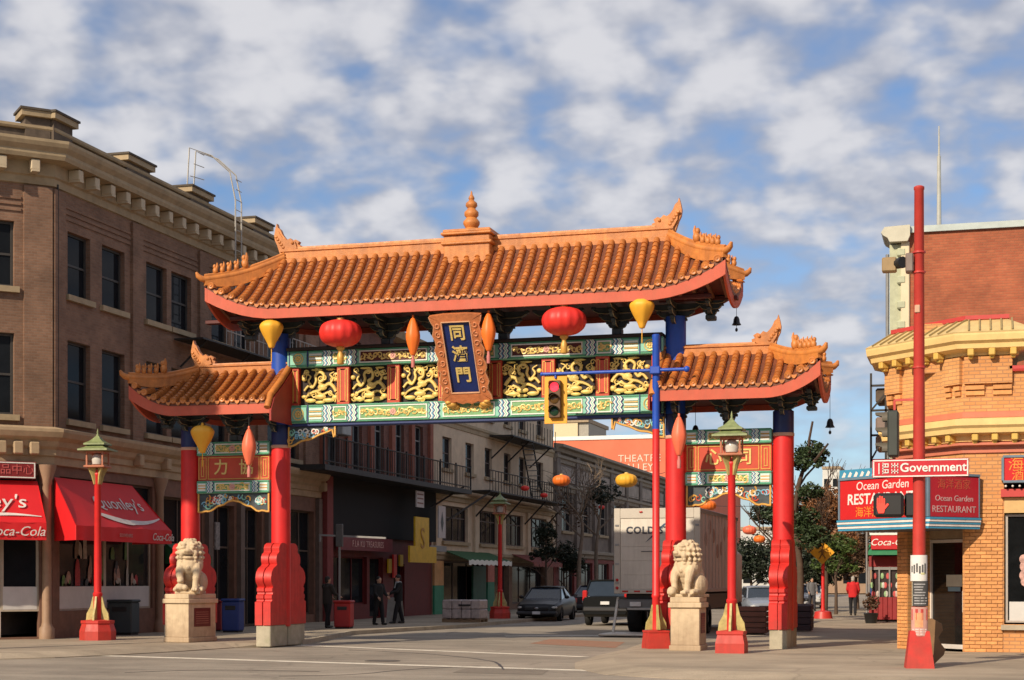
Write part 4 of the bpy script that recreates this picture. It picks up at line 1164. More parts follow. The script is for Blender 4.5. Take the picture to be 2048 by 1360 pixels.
# ------------------------------------------------------------------ traffic signal post with blue arm
def signal_head(root, c, lit, yaw=0.0, frame=None, sc=1.0):
    """three-lens signal head with its back at c, facing -Y before yaw"""
    rot = Matrix.Rotation(yaw, 3, 'Z')
    def T(p): return c + rot @ (Vector(p) * sc)
    if frame:
        mb = MB(); mb.v = []
        o = MB().bbox(-0.34, 0.34, 0.0, 0.03, -0.70, 0.70, 0.01)
        o.v = [tuple(T(p)) for p in o.v]; o.build('backplate', frame, root)
    b = MB().bbox(-0.18, 0.18, -0.16, -0.005, -0.54, 0.54, 0.02); b.v = [tuple(T(p)) for p in b.v]
    b.build('signal_housing', mat('signal_housing', (0.10, 0.045, 0.012), rough=0.5), root)
    for k, (z, cn, on) in enumerate(((0.35, (0.85, 0.03, 0.05), lit == 'red'), (0.0, (0.10, 0.05, 0.01), False), (-0.35, (0.01, 0.04, 0.02), False))):
        mb = MB(); n = 16; vs = []
        for r, y in ((0.135, -0.165), (0.135, -0.175), (0.09, -0.195), (0.0, -0.20)):
            vs += [T((math.cos(2 * PI * j / n) * r, y, z + math.sin(2 * PI * j / n) * r)) for j in range(n)]
        fs = []
        for i in range(3):
            for j in range(n): a, b2 = i * n + j, i * n + (j + 1) % n; fs.append((a, b2, b2 + n, a + n))
        mb.add(vs, fs)
        mb.build('lens', mat('lens_%d_%s' % (k, on), cn, rough=0.25, emit=cn if on else None, es=2.2 if on else 0.0), root, True)
        vs = []; m_ = 12
        for y in (-0.165, -0.40):
            for j in range(m_ + 1):
                a = -0.25 + (PI + 0.5) * j / m_; vs.append(T((math.cos(a) * 0.155, y + (0.12 if (y < -0.3 and (j < 3 or j > m_ - 3)) else 0), z + math.sin(a) * 0.155)))
        mb = MB(); mb.add(vs, [(j, j + 1, m_ + 2 + j, m_ + 1 + j) for j in range(m_)])
        mb.build('visor', mat('visor_dark', (0.03, 0.02, 0.012), rough=0.6), root, True)
def arm_signal():
    b = Vector((4.98, -1.45, -0.02))
    root = thing('signal_post', 'slim traffic signal post, red below and blue above, with a long blue arm', 'traffic signal', tuple(b))
    def T(mb): mb.v = [(p[0] + b.x, p[1] + b.y, p[2] + b.z) for p in mb.v]; return mb
    s = 0.95
    mb = MB(); mb.lathe([(0.40 * s, 0.0), (0.40 * s, 0.08), (0.36 * s, 0.40 * s), (0.38 * s, 0.42 * s), (0.38 * s, 0.46 * s), (0.16 * s, 0.48 * s)], (0, 0, 0), 4, rot=PI / 4 + 0.5); T(mb).build('base', 'redp', root)
    for k in range(4):
        a = k * PI / 2 + 0.5; c, q = math.cos(a), math.sin(a)
        mb = MB(); poly = [(0.05, 0.46), (0.26, 0.46), (0.24, 0.62), (0.15, 0.78), (0.10, 1.04), (0.05, 1.04)]
        mb.prism(poly, lambda p, z, t: (c * p - q * t, q * p + c * t, z), -0.025, 0.025); T(mb).build('fin', FINM, root)
    zc = onY(1325, 858, b.y).z - b.z; zt = onY(1325, 668, b.y).z - b.z
    T(MB().lathe([(0.10, 0.46), (0.09, 1.2), (0.105, 1.22), (0.105, 1.28), (0.088, 1.3), (0.085, zc)], (0, 0, 0), 14)).build('lower_post', 'red', root, True)
    T(MB().lathe([(0.088, zc), (0.088, zt - 0.1), (0.095, zt - 0.08), (0.095, zt - 0.02), (0.07, zt), (0.0, zt + 0.01)], (0, 0, 0), 14)).build('upper_post', 'blue', root, True)
    za = onY(1325, 741, b.y).z
    a, c = onY(1086, 743, b.y), onY(1375, 740, b.y)
    mb = MB(); mb.tube([(a.x, b.y - 0.10, za), (b.x, b.y - 0.10, za), (c.x, b.y - 0.10, za)], 0.040, 10)
    mb.ell((a.x, b.y - 0.10, za), (0.05, 0.05, 0.05), 8, 6); mb.ell((c.x, b.y - 0.10, za), (0.075, 0.075, 0.075), 8, 6)
    mb.build('arm', 'blue', root, True)
    MB().bbox(b.x - 0.12, b.x + 0.12, b.y - 0.17, b.y + 0.11, za - 0.09, za + 0.09, 0.02).build('clamp', 'blue', root)
    h = onY(1109, 798, b.y - 0.2)
    MB().tube([(h.x, b.y - 0.10, za), (h.x, b.y - 0.10, h.z + 0.5)], 0.03, 6).build('hanger', 'blue', root)
    signal_head(root, Vector((h.x, b.y - 0.08, h.z)), 'red', frame=mat('backplate_yellow', (0.78, 0.36, 0.02), rough=0.45, var=0.08), sc=0.82)
arm_signal()

# ------------------------------------------------------------------ tall red pole at the right corner
def red_pole():
    b = Vector((11.19, -8.5, -0.03))
    root = thing('signal_pole', 'tall red steel pole with signal heads in front of the corner restaurant', 'traffic signal', tuple(b))
    def T(mb): mb.v = [(p[0] + b.x, p[1] + b.y, p[2] + b.z) for p in mb.v]; return mb
    T(MB().lathe([(0.36, 0.0), (0.245, 0.70), (0.15, 0.72)], (0, 0, 0), 4, rot=PI / 4 + 0.12)).build('base', 'redp', root)
    zt = onY(1835, 372, b.y).z - b.z
    T(MB().lathe([(0.125, 0.66), (0.12, 1.2), (0.085, zt - 0.08), (0.095, zt - 0.07), (0.095, zt - 0.02), (0.06, zt)], (0, 0, 0), 14)).build('shaft', mat('pole_red', (0.50, 0.045, 0.035), rough=0.45, var=0.12, dirt=0.15, dcol=(0.3, 0.1, 0.08)), root, True)
    for v in (505, 545, 735):
        z = onY(1836, v, b.y).z - b.z
        T(MB().lathe([(0.105, z - 0.02), (0.118, z - 0.015), (0.118, z + 0.015), (0.105, z + 0.02)], (0, 0, 0), 14)).build('strap', MATS['pole_red'], root, True)
    z = onY(1838, 619, b.y).z
    MB().bbox(b.x - 0.075, b.x + 0.02, b.y - 0.115, b.y - 0.07, z - 0.07, z + 0.07, 0.01).build('tag_plate', mat('tag_pale', (0.55, 0.33, 0.22), rough=0.6), root)
    # signal head seen from the side
    c = onY(1782, 868, b.y); x = Vector((c.x - 0.06, b.y + 0.05, c.z))
    bb = MB().bbox(x.x + 0.00, x.x + 0.20, x.y - 0.19, x.y + 0.19, x.z - 0.42, x.z + 0.42, 0.03); bb.build('signal_housing', mat('signal_green', (0.035, 0.042, 0.036), rough=0.5, var=0.2), root)
    for k in range(3):
        z = x.z + 0.28 - 0.28 * k; mb = MB(); m_ = 12; vs = []
        for xx in (0.0, -0.22):
            for j in range(m_ + 1):
                a = -0.3 + (PI + 0.6) * j / m_; vs.append((x.x + xx + (0.12 if (xx < 0 and (j < 3 or j > m_ - 3)) else 0), x.y + math.cos(a) * 0.13, z + math.sin(a) * 0.13))
        mb.add(vs, [(j, j + 1, m_ + 2 + j, m_ + 1 + j) for j in range(m_)]); mb.build('visor', mat('visor_side', (0.10, 0.085, 0.06), rough=0.6), root, True)
    mb = MB(); mb.bar((x.x + 0.12, x.y, x.z + 0.44), (x.x + 0.12, x.y, x.z + 0.62), 0.04); mb.bar((x.x + 0.12, x.y, x.z + 0.62), (b.x, b.y, x.z + 0.62), 0.04)
    mb.bar((x.x + 0.12, x.y, x.z - 0.44), (x.x + 0.12, x.y, x.z - 0.5), 0.04); mb.bar((x.x + 0.12, x.y, x.z - 0.5), (b.x, b.y, x.z - 0.5), 0.04)
    mb.build('signal_bracket', MATS['pole_red'], root)
    # pedestrian signal
    c = onY(1777, 1010, b.y - 0.15)
    MB().bbox(c.x - 0.27, c.x + 0.27, c.y - 0.04, c.y + 0.22, c.z - 0.22, c.z + 0.22, 0.05).build('pedestrian_signal', mat('ped_housing', (0.014, 0.014, 0.015), rough=0.5), root)
    hand = MB(); hx, hz, hy = c.x - 0.13, c.z + 0.0, c.y - 0.05
    pal = [(-0.045, -0.15), (0.05, -0.15), (0.075, -0.06), (0.07, 0.03), (-0.07, 0.03), (-0.075, -0.05)]
    hand.prism(pal, lambda p, q, t: (hx + p, t, hz + q), hy - 0.008, hy + 0.002)
    for fx, l in ((-0.058, 0.12), (-0.02, 0.155), (0.018, 0.145), (0.055, 0.11)):
        hand.prism([(fx - 0.016, 0.0), (fx + 0.016, 0.0), (fx + 0.014, l), (fx, l + 0.014), (fx - 0.014, l)], lambda p, q, t: (hx + p, t, hz + q), hy - 0.0085, hy + 0.0015)
    hand.prism([(0.05, -0.10), (0.135, 0.0), (0.125, 0.03), (0.10, 0.02), (0.06, -0.03)], lambda p, q, t: (hx + p, t, hz + q), hy - 0.009, hy + 0.001)
    hand.build('hand_symbol', mat('hand_red', (0.85, 0.05, 0.03), emit=(0.9, 0.05, 0.03), es=0.8), root)
    c2 = onY(1820, 1010, b.y)
    MB().bbox(c2.x - 0.10, c2.x + 0.12, b.y - 0.05, b.y + 0.35, c.z - 0.22, c.z + 0.22, 0.04).build('pedestrian_signal', MATS['ped_housing'], root, label='pedestrian signal turned away')
    MB().bar((c.x, b.y, c.z), (b.x, b.y, c.z), 0.05).build('signal_bracket', MATS['pole_red'], root)
    # camera box near the top
    q = onY(1800, 528, b.y)
    mb = MB(); mb.bbox(q.x + 0.10, q.x + 0.24, b.y - 0.14, b.y + 0.14, q.z - 0.17, q.z + 0.17, 0.02); mb.build('equipment_box', mat('box_grey', (0.20, 0.15, 0.13), rough=0.5), root)
    mb = MB(); mb.bbox(q.x - 0.32, q.x - 0.06, b.y - 0.10, b.y + 0.12, q.z - 0.14, q.z + 0.12, 0.02); mb.build('equipment_box', mat('box_tan', (0.30, 0.20, 0.09), rough=0.5), root)
    MB().tube([(q.x - 0.06, b.y - 0.02, q.z), (q.x + 0.06, b.y - 0.16, q.z)], [0.09, 0.11], 10).build('camera_hood', 'black', root, True)
    MB().bar((q.x - 0.1, b.y, q.z), (b.x, b.y, q.z), 0.05).build('equipment_arm', 'black', root)
    # street name sign
    l, r_ = onY(1745, 938, b.y - 0.16), onY(1938, 936, b.y - 0.16)
    sroot = thing('street_name_sign', 'long red street name sign reading Government on the tall red pole', 'sign', (b.x, b.y - 0.16, l.z))
    hh = 0.165
    MB().bbox(l.x, r_.x, b.y - 0.20, b.y - 0.14, l.z - hh, l.z + hh, 0.012).build('plate', mat('sign_red', (0.50, 0.012, 0.025), rough=0.45), sroot)
    mb = MB(); t_ = 0.022; yf = b.y - 0.207
    mb.box(l.x + 0.012, r_.x - 0.012, yf, yf + 0.02, l.z - hh + 0.01, l.z - hh + 0.01 + t_); mb.box(l.x + 0.012, r_.x - 0.012, yf, yf + 0.02, l.z + hh - 0.01 - t_, l.z + hh - 0.01)
    mb.box(l.x + 0.012, l.x + 0.012 + t_, yf, yf + 0.02, l.z - hh + 0.04, l.z + hh - 0.04); mb.box(r_.x - 0.012 - t_, r_.x - 0.012, yf, yf + 0.02, l.z - hh + 0.04, l.z + hh - 0.04)
    mb.build('border', mat('sign_white', (0.78, 0.72, 0.68), rough=0.5), sroot)
    cx = onY(1866, 937, b.y - 0.2).x
    lettering('Government', 0.225, MATS['sign_white'], sroot, (cx, yf - 0.002, l.z + 0.005), depth=0.004, bold=0.004)
    # the block characters at its left end
    mb = MB(); u0 = onY(1757, 937, b.y - 0.2).x; k = 0.1
    def st(x0, x1, z0, z1): mb.box(u0 + x0, u0 + x1, yf - 0.006, yf + 0.004, l.z + z0, l.z + z1)
    st(0.0, 0.018, -0.10, 0.10)
    for oz in (-0.085, 0.02):
        st(0.07, 0.18, oz + 0.055, oz + 0.072); st(0.07, 0.18, oz, oz + 0.017); st(0.163, 0.18, oz + 0.017, oz + 0.055); st(0.115, 0.13, oz + 0.017, oz + 0.055)
    st(0.07, 0.087, -0.10, 0.105)
    for oz in (-0.09, 0.015):
        st(0.23, 0.35, oz + 0.03, oz + 0.045); st(0.23, 0.245, oz, oz + 0.08); st(0.335, 0.35, oz, oz + 0.08); st(0.28, 0.297, oz - 0.005, oz + 0.085)
    mb.build('lettering', MATS['sign_white'], sroot)
    MB().bar((b.x, b.y - 0.14, l.z), (b.x, b.y - 0.05, l.z), 0.06).build('bracket', 'iron', sroot)
    # paper notices wrapped round the foot
    def notice(u0_, u1, v0, v1, col, label, marks, out):
        a, c = onY(u0_, v1, b.y - 0.13), onY(u1, v0, b.y - 0.13)
        mb = MB(); n = 8; rr = 0.15 + out; w = (c.x - a.x)
        half = min(1.2, w / 2 / rr)
        mb.slab(lambda s, t: (b.x + (a.x + c.x) / 2 - b.x + math.sin((2 * s - 1) * half) * rr, b.y - math.cos((2 * s - 1) * half) * rr, a.z + (c.z - a.z) * t), n, 3, lambda s, t: (0, 0.004, 0))
        o = mb.build('poster', mat('paper_' + label[:12].replace(' ', '_'), col, rough=0.8, var=0.1, scale=9), None, True)
        o.location = (0, 0, 0); tag(o, label, 'poster', 'notices on the red pole')
        cxm = (a.x + c.x) / 2; y_ = b.y - rr - 0.001
        for mn, mc, rects in marks:
            k = MB()
            for x0, x1, z0, z1 in rects:
                def pt(s, t):
                    q = x0 + (x1 - x0) * s; return (cxm + math.sin((2 * q - 1) * half) * (rr + 0.004), b.y - math.cos((2 * q - 1) * half) * (rr + 0.004), a.z + (c.z - a.z) * (z0 + (z1 - z0) * t))
                k.slab(pt, 3, 1, lambda s, t: (0, 0.003, 0))
            k.build(mn, mat('ink_%d%d%d' % tuple(int(v * 99) for v in mc), mc, rough=0.8, var=0.25, scale=14), o)
        return o
    g = random.Random(5)
    notice(1815, 1860, 1110, 1162, (0.70, 0.68, 0.66), 'white paper notice at the top of the pole foot', [('lettering', (0.10, 0.10, 0.10), [(0.12 + 0.13 * i, 0.20 + 0.13 * i, 0.34 - 0.05 * (i % 2), 0.58 + 0.05 * (i % 3)) for i in range(6)]), ('stain', (0.60, 0.58, 0.30), [(0.6, 0.8, 0.25, 0.32)])], 0.01)
    notice(1820, 1860, 1162, 1212, (0.06, 0.06, 0.062), 'dark grey printed notice in the middle of the pole foot', [('print_line', (0.35, 0.35, 0.36), [(0.12 + g.uniform(0, 0.1), 0.6 + g.uniform(0, 0.3), 0.08 + 0.11 * i, 0.12 + 0.11 * i) for i in range(8)]), ('edge', (0.60, 0.55, 0.40), [(0.0, 0.06, 0, 1)])], 0.006)
    notice(1820, 1858, 1214, 1272, (0.52, 0.28, 0.24), 'faded pink poster lowest on the pole foot', [('picture', (0.45, 0.05, 0.04), [(0.05, 0.95, 0.55, 0.93)]), ('picture', (0.70, 0.32, 0.16), [(0.25, 0.7, 0.3, 0.8)]), ('print_line', (0.62, 0.5, 0.48), [(0.1, 0.9, 0.05 + 0.08 * i, 0.09 + 0.08 * i) for i in range(3)])], 0.045)
red_pole()

# ------------------------------------------------------------------ stone lions
def pedestal(loc, rotz, w, d, h, label):
    root = thing('stone_pedestal', label, 'pedestal', loc, rotz, 'lion pedestals', local=True)
    mb = MB(); mb.bbox(-w / 2 - 0.03, w / 2 + 0.03, -d / 2 - 0.03, d / 2 + 0.03, 0, 0.13, 0.015); mb.build('plinth', 'stone', root)
    MB().bbox(-w / 2, w / 2, -d / 2, d / 2, 0.13, h - 0.24, 0.012).build('shaft', 'stone', root)
    mb = MB(); mb.bbox(-w / 2 - 0.05, w / 2 + 0.05, -d / 2 - 0.05, d / 2 + 0.05, h - 0.24, h - 0.12, 0.015); mb.build('cornice', 'stone', root)
    MB().bbox(-w / 2 - 0.01, w / 2 + 0.01, -d / 2 - 0.01, d / 2 + 0.01, h - 0.12, h, 0.015).build('top_slab', 'stone', root)
    pl = MB().bbox(w / 2 - 0.005, w / 2 + 0.012, -d * 0.30, d * 0.30, 0.40, h - 0.36, 0.006)
    pl.build('plaque', mat('plaque_red', (0.12, 0.02, 0.018), rough=0.4), root)
    mb = MB()
    for i in range(6): mb.box(w / 2 + 0.012, w / 2 + 0.015, -d * 0.24, d * 0.22, 0.46 + (h - 0.9) * i / 6 + 0.02, 0.46 + (h - 0.9) * i / 6 + 0.04)
    mb.build('lettering', mat('plaque_text', (0.3, 0.12, 0.09), rough=0.5), root)
    return root
def lion(loc, rotz, label, cub=False, head_turn=0.0, sc=1.0):
    """seated guardian lion facing -Y, carved in one block"""
    mb = MB()
    E_ = mb.ell
    def limb(pts, rs, n=10): mb.tube(spline(pts, 3), [rs[min(len(rs) - 1, int(i * len(rs) / (3 * (len(pts) - 1) + 1)))] for i in range(3 * (len(pts) - 1) + 1)], n)
    mb.box(-0.29, 0.29, -0.40, 0.42, 0.0, 0.07)
    E_((0, 0.18, 0.34), (0.30, 0.32, 0.30), 16, 12)           # haunches
    E_((0, 0.02, 0.58), (0.25, 0.27, 0.36), 16, 12)           # trunk
    E_((0, -0.13, 0.66), (0.23, 0.19, 0.26), 16, 12)          # chest
    for s in (-1, 1):
        E_((s * 0.25, 0.10, 0.27), (0.13, 0.26, 0.23), 12, 9)  # thigh
        E_((s * 0.27, -0.17, 0.12), (0.09, 0.17, 0.07), 10, 8) # hind paw
        for k in (-1, 0, 1): E_((s * 0.27 + k * 0.05, -0.31, 0.10), (0.032, 0.05, 0.045), 7, 6)
        # forelegs
        if s > 0 or not cub:
            limb([(s * 0.17, -0.16, 0.66), (s * 0.19, -0.29, 0.44), (s * 0.17, -0.31, 0.24), (s * 0.17, -0.33, 0.12)], [0.11, 0.09, 0.075, 0.08])
            E_((s * 0.17, -0.38, 0.11), (0.09, 0.12, 0.065), 10, 8)
            for k in (-1, 0, 1): E_((s * 0.17 + k * 0.05, -0.48, 0.10), (0.03, 0.045, 0.045), 7, 6)
        else:
            limb([(s * 0.17, -0.16, 0.66), (s * 0.20, -0.30, 0.48), (s * 0.17, -0.34, 0.36), (s * 0.16, -0.37, 0.30)], [0.11, 0.09, 0.08, 0.08])
            E_((s * 0.16, -0.40, 0.30), (0.085, 0.10, 0.06), 10, 8)
        E_((s * 0.20, -0.08, 0.68), (0.11, 0.15, 0.17), 10, 8)  # shoulder
    if cub:      # cub under the paw
        E_((-0.16, -0.36, 0.16), (0.13, 0.12, 0.10), 10, 8); E_((-0.05, -0.42, 0.15), 0.07, 8, 6); E_((-0.25, -0.42, 0.12), (0.05, 0.08, 0.05), 8, 6)
    else:        # ball under the paw
        E_((-0.17, -0.42, 0.13), (0.11, 0.11, 0.11), 12, 9)
    E_((0, -0.30, 0.60), (0.05, 0.05, 0.06), 8, 6)            # bell on the collar
    ring = [(math.cos(a) * 0.22, -0.08 + math.sin(a) * 0.20, 0.76 - 0.06 * math.sin(a) * -1) for a in [2 * PI * k / 16 for k in range(17)]]
    mb.tube(ring, 0.03, 6)
    # tail
    limb([(0, 0.46, 0.15), (0.06, 0.50, 0.40), (0, 0.42, 0.66), (0.02, 0.46, 0.84)], [0.05, 0.06, 0.08, 0.05])
    # head
    ca, sa = math.cos(head_turn), math.sin(head_turn)
    def H(p): x, y, z = p; return (x * ca - y * sa, -0.08 + x * sa + y * ca, z)
    def HE(p, r, nu=10, nv=7): E_(H(p), r, nu, nv)
    HE((0, 0.0, 1.02), (0.25, 0.24, 0.25), 16, 12); HE((0, 0.08, 0.96), (0.28, 0.20, 0.29), 16, 12)
    HE((0, -0.20, 0.965), (0.155, 0.11, 0.075), 12, 8); HE((0, -0.30, 1.00), (0.07, 0.05, 0.05), 8, 6)      # muzzle, nose
    HE((0, -0.16, 0.835), (0.13, 0.12, 0.05), 12, 8)                                                       # lower jaw
    for s in (-1, 1):
        HE((s * 0.055, -0.30, 0.985), (0.035, 0.03, 0.028), 7, 5)
        HE((s * 0.105, -0.215, 1.075), (0.052, 0.045, 0.05), 9, 7)                                          # eye
        HE((s * 0.115, -0.20, 1.14), (0.085, 0.06, 0.03), 9, 6)                                             # brow
        HE((s * 0.15, -0.17, 0.93), (0.07, 0.08, 0.09), 9, 7)
        HE((s * 0.235, 0.0, 1.10), (0.05, 0.07, 0.09), 9, 7)                                                # ear
    HE((0, -0.13, 0.90), (0.09, 0.06, 0.03), 8, 6)
    # mane curls in rows
    for row, (zz, rr, n) in enumerate(((1.24, 0.10, 6), (1.17, 0.205, 11), (1.06, 0.265, 13), (0.95, 0.29, 13), (0.84, 0.285, 12), (0.755, 0.25, 11))):
        for k in range(n):
            a = -PI / 2 + (0.62 if row > 1 else 0.35) + (2 * PI - (1.24 if row > 1 else 0.7)) * k / (n - 1)
            HE((math.cos(a) * rr, math.sin(a) * rr * 0.92 + 0.04, zz), 0.050, 8, 6)
            HE((math.cos(a) * (rr + 0.045), math.sin(a) * (rr + 0.045) * 0.92 + 0.04, zz), 0.020, 6, 5)
    me = remeshed(mb, 0.014, 1, 'carving')
    me.transform(Matrix.Scale(sc, 4))
    root = thing('lion_statue', label, 'statue', loc, rotz, 'stone guardian lions', local=True)
    o = link('carving', me, 'stone', root)
    mouth = MB(); q = H((0, -0.225, 0.90)); mouth.ell((q[0] * sc, q[1] * sc, q[2] * sc), (0.10 * sc, 0.05 * sc, 0.030 * sc), 10, 6)
    mouth.build('mouth', mat('mouth_dark', (0.10, 0.065, 0.04), rough=0.9), root, True)
    return root
p1 = onZ(383, 1280, 0) ; LP = Vector((-7.40, -1.05, 0)); RP = Vector((5.78, -2.15, -0.01))
LP = onY(381, 1200, -0.75); LP.z = 0
RP = onY(1377, 1200, -2.10); RP.z = -0.01
pedestal(LP, -0.20, 0.76, 1.12, 1.24, 'pale stone pedestal under the lion at the left of the gate')
pedestal(RP, 0.0, 0.66, 0.95, 1.22, 'pale stone pedestal under the lion at the right of the gate')
lion(LP + Vector((0, 0, 1.24)), 0.30, 'seated stone lion left of the gate facing the viewer', cub=True, sc=1.12)
lion(RP + Vector((0, 0, 1.22)), -0.40, 'seated stone lion right of the gate with head turned to the left', head_turn=-0.40, sc=1.02)
# ------------------------------------------------------------------ buildings
def sweep(mb, path, prof):
    """profile [(out, z)] along an open ground path; 'out' is to the right of travel"""
    P = [Vector((p[0], p[1])) for p in path]; n = len(P); k = len(prof); rows = []
    for i in range(n):
        d1 = (P[i] - P[i - 1]).normalized() if i else (P[1] - P[0]).normalized()
        d2 = (P[i + 1] - P[i]).normalized() if i < n - 1 else d1
        n1, n2 = Vector((d1.y, -d1.x)), Vector((d2.y, -d2.x))
        m_ = (n1 + n2).normalized(); m_ = m_ / max(0.3, m_.dot(n1))
        rows.append([(P[i].x + m_.x * o, P[i].y + m_.y * o, z) for o, z in prof])
    vs = [p for r in rows for p in r]; fs = []
    for i in range(n - 1):
        for j in range(k):
            a, b = i * k + j, i * k + (j + 1) % k; fs.append((a, b, b + k, a + k))
    fs += [tuple(range(k)), tuple(range((n - 1) * k, n * k))]
    return mb.add(vs, fs)
class Face:
    """a vertical wall plane: origin, run direction, outward normal (right of travel)"""
    def __init__(s, p0, p1):
        s.p0 = Vector((p0[0], p0[1], 0)); e = Vector((p1[0], p1[1], 0)); s.L = (e - s.p0).length; s.d = (e - s.p0).normalized(); s.n = Vector((s.d.y, -s.d.x, 0))
    def P(s, a, z, o=0.0): return s.p0 + s.d * a + s.n * o + Vector((0, 0, z))
    def box(s, mb, a0, a1, z0, z1, o0, o1):
        return mb.add([s.P(a, z, o) for z in (z0, z1) for o in (o0, o1) for a in (a0, a1)], [(0, 2, 3, 1), (4, 5, 7, 6), (0, 1, 5, 4), (2, 6, 7, 3), (0, 4, 6, 2), (1, 3, 7, 5)])
def wall_mesh(mb, F, z0, z1, openings, depth=0.22, a0=0.0, a1=None):
    a1 = F.L if a1 is None else a1
    A = sorted({a0, a1, *[o[0] for o in openings], *[o[1] for o in openings]}); Z = sorted({z0, z1, *[o[2] for o in openings], *[o[3] for o in openings]})
    A = [a for a in A if a0 <= a <= a1]; Z = [z for z in Z if z0 <= z <= z1]
    for i in range(len(A) - 1):
        for j in range(len(Z) - 1):
            ca, cz = (A[i] + A[i + 1]) / 2, (Z[j] + Z[j + 1]) / 2
            if any(o[0] < ca < o[1] and o[2] < cz < o[3] for o in openings): continue
            mb.add([F.P(A[i], Z[j]), F.P(A[i + 1], Z[j]), F.P(A[i + 1], Z[j + 1]), F.P(A[i], Z[j + 1])], [(0, 1, 2, 3)])
    for o in openings:
        q = [(o[0], o[2]), (o[1], o[2]), (o[1], o[3]), (o[0], o[3])]
        for i in range(4):
            (a, z), (b, w) = q[i], q[(i + 1) % 4]
            mb.add([F.P(a, z), F.P(b, w), F.P(b, w, -depth), F.P(a, z, -depth)], [(0, 1, 2, 3)])
def window(F, o, parent, fm='wframe', gm='glass', sill='cream', depth=0.16, mull=1, sash=True, blind=None, fw=0.07, mid=None):
    a0, a1, z0, z1 = o
    mb = MB()
    F.box(mb, a0, a0 + fw, z0, z1, -depth - 0.05, -depth + 0.02); F.box(mb, a1 - fw, a1, z0, z1, -depth - 0.05, -depth + 0.02)
    F.box(mb, a0 + fw, a1 - fw, z0, z0 + fw, -depth - 0.05, -depth + 0.018); F.box(mb, a0 + fw, a1 - fw, z1 - fw, z1, -depth - 0.05, -depth + 0.018)
    if sash:
        zm = mid or (z0 + z1) / 2; F.box(mb, a0 + fw, a1 - fw, zm - 0.03, zm + 0.03, -depth - 0.05, -depth + 0.01)
    for k in range(mull):
        am = a0 + (a1 - a0) * (k + 1) / (mull + 1); F.box(mb, am - 0.025, am + 0.025, z0 + fw, z1 - fw, -depth - 0.05, -depth + 0.012)
    w = mb.build('window', fm, parent)
    mb = MB(); F.box(mb, a0 + 0.01, a1 - 0.01, z0 + 0.01, z1 - 0.01, -depth - 0.035, -depth - 0.022); mb.build('pane', gm, w)
    if sill:
        mb = MB(); F.box(mb, a0 - 0.12, a1 + 0.12, z0 - 0.16, z0 - 0.003, -0.1, 0.12); mb.build('sill', sill, w)
    if blind:
        mb = MB(); F.box(mb, a0 + fw, a0 + (a1 - a0) * blind[0], z1 - (z1 - z0) * blind[1], z1 - fw, -depth - 0.10, -depth - 0.075); mb.build('blind', blind[2], w)
    return w

BR1 = brick_mat('brown_brick', (0.20, 0.106, 0.064), (0.255, 0.142, 0.088), (0.22, 0.145, 0.10), dirt=0.35)
GLS2 = mat('glass_dim', (0.02, 0.02, 0.022), rough=0.08, var=0.3, scale=2)
INT = mat('shop_interior', (0.05, 0.04, 0.035), rough=0.9, var=0.5, scale=2)
TRIM = mat('stone_trim', (0.36, 0.275, 0.165), rough=0.75, var=0.15, dirt=0.45, dcol=(0.16, 0.12, 0.07), dscale=1.6)

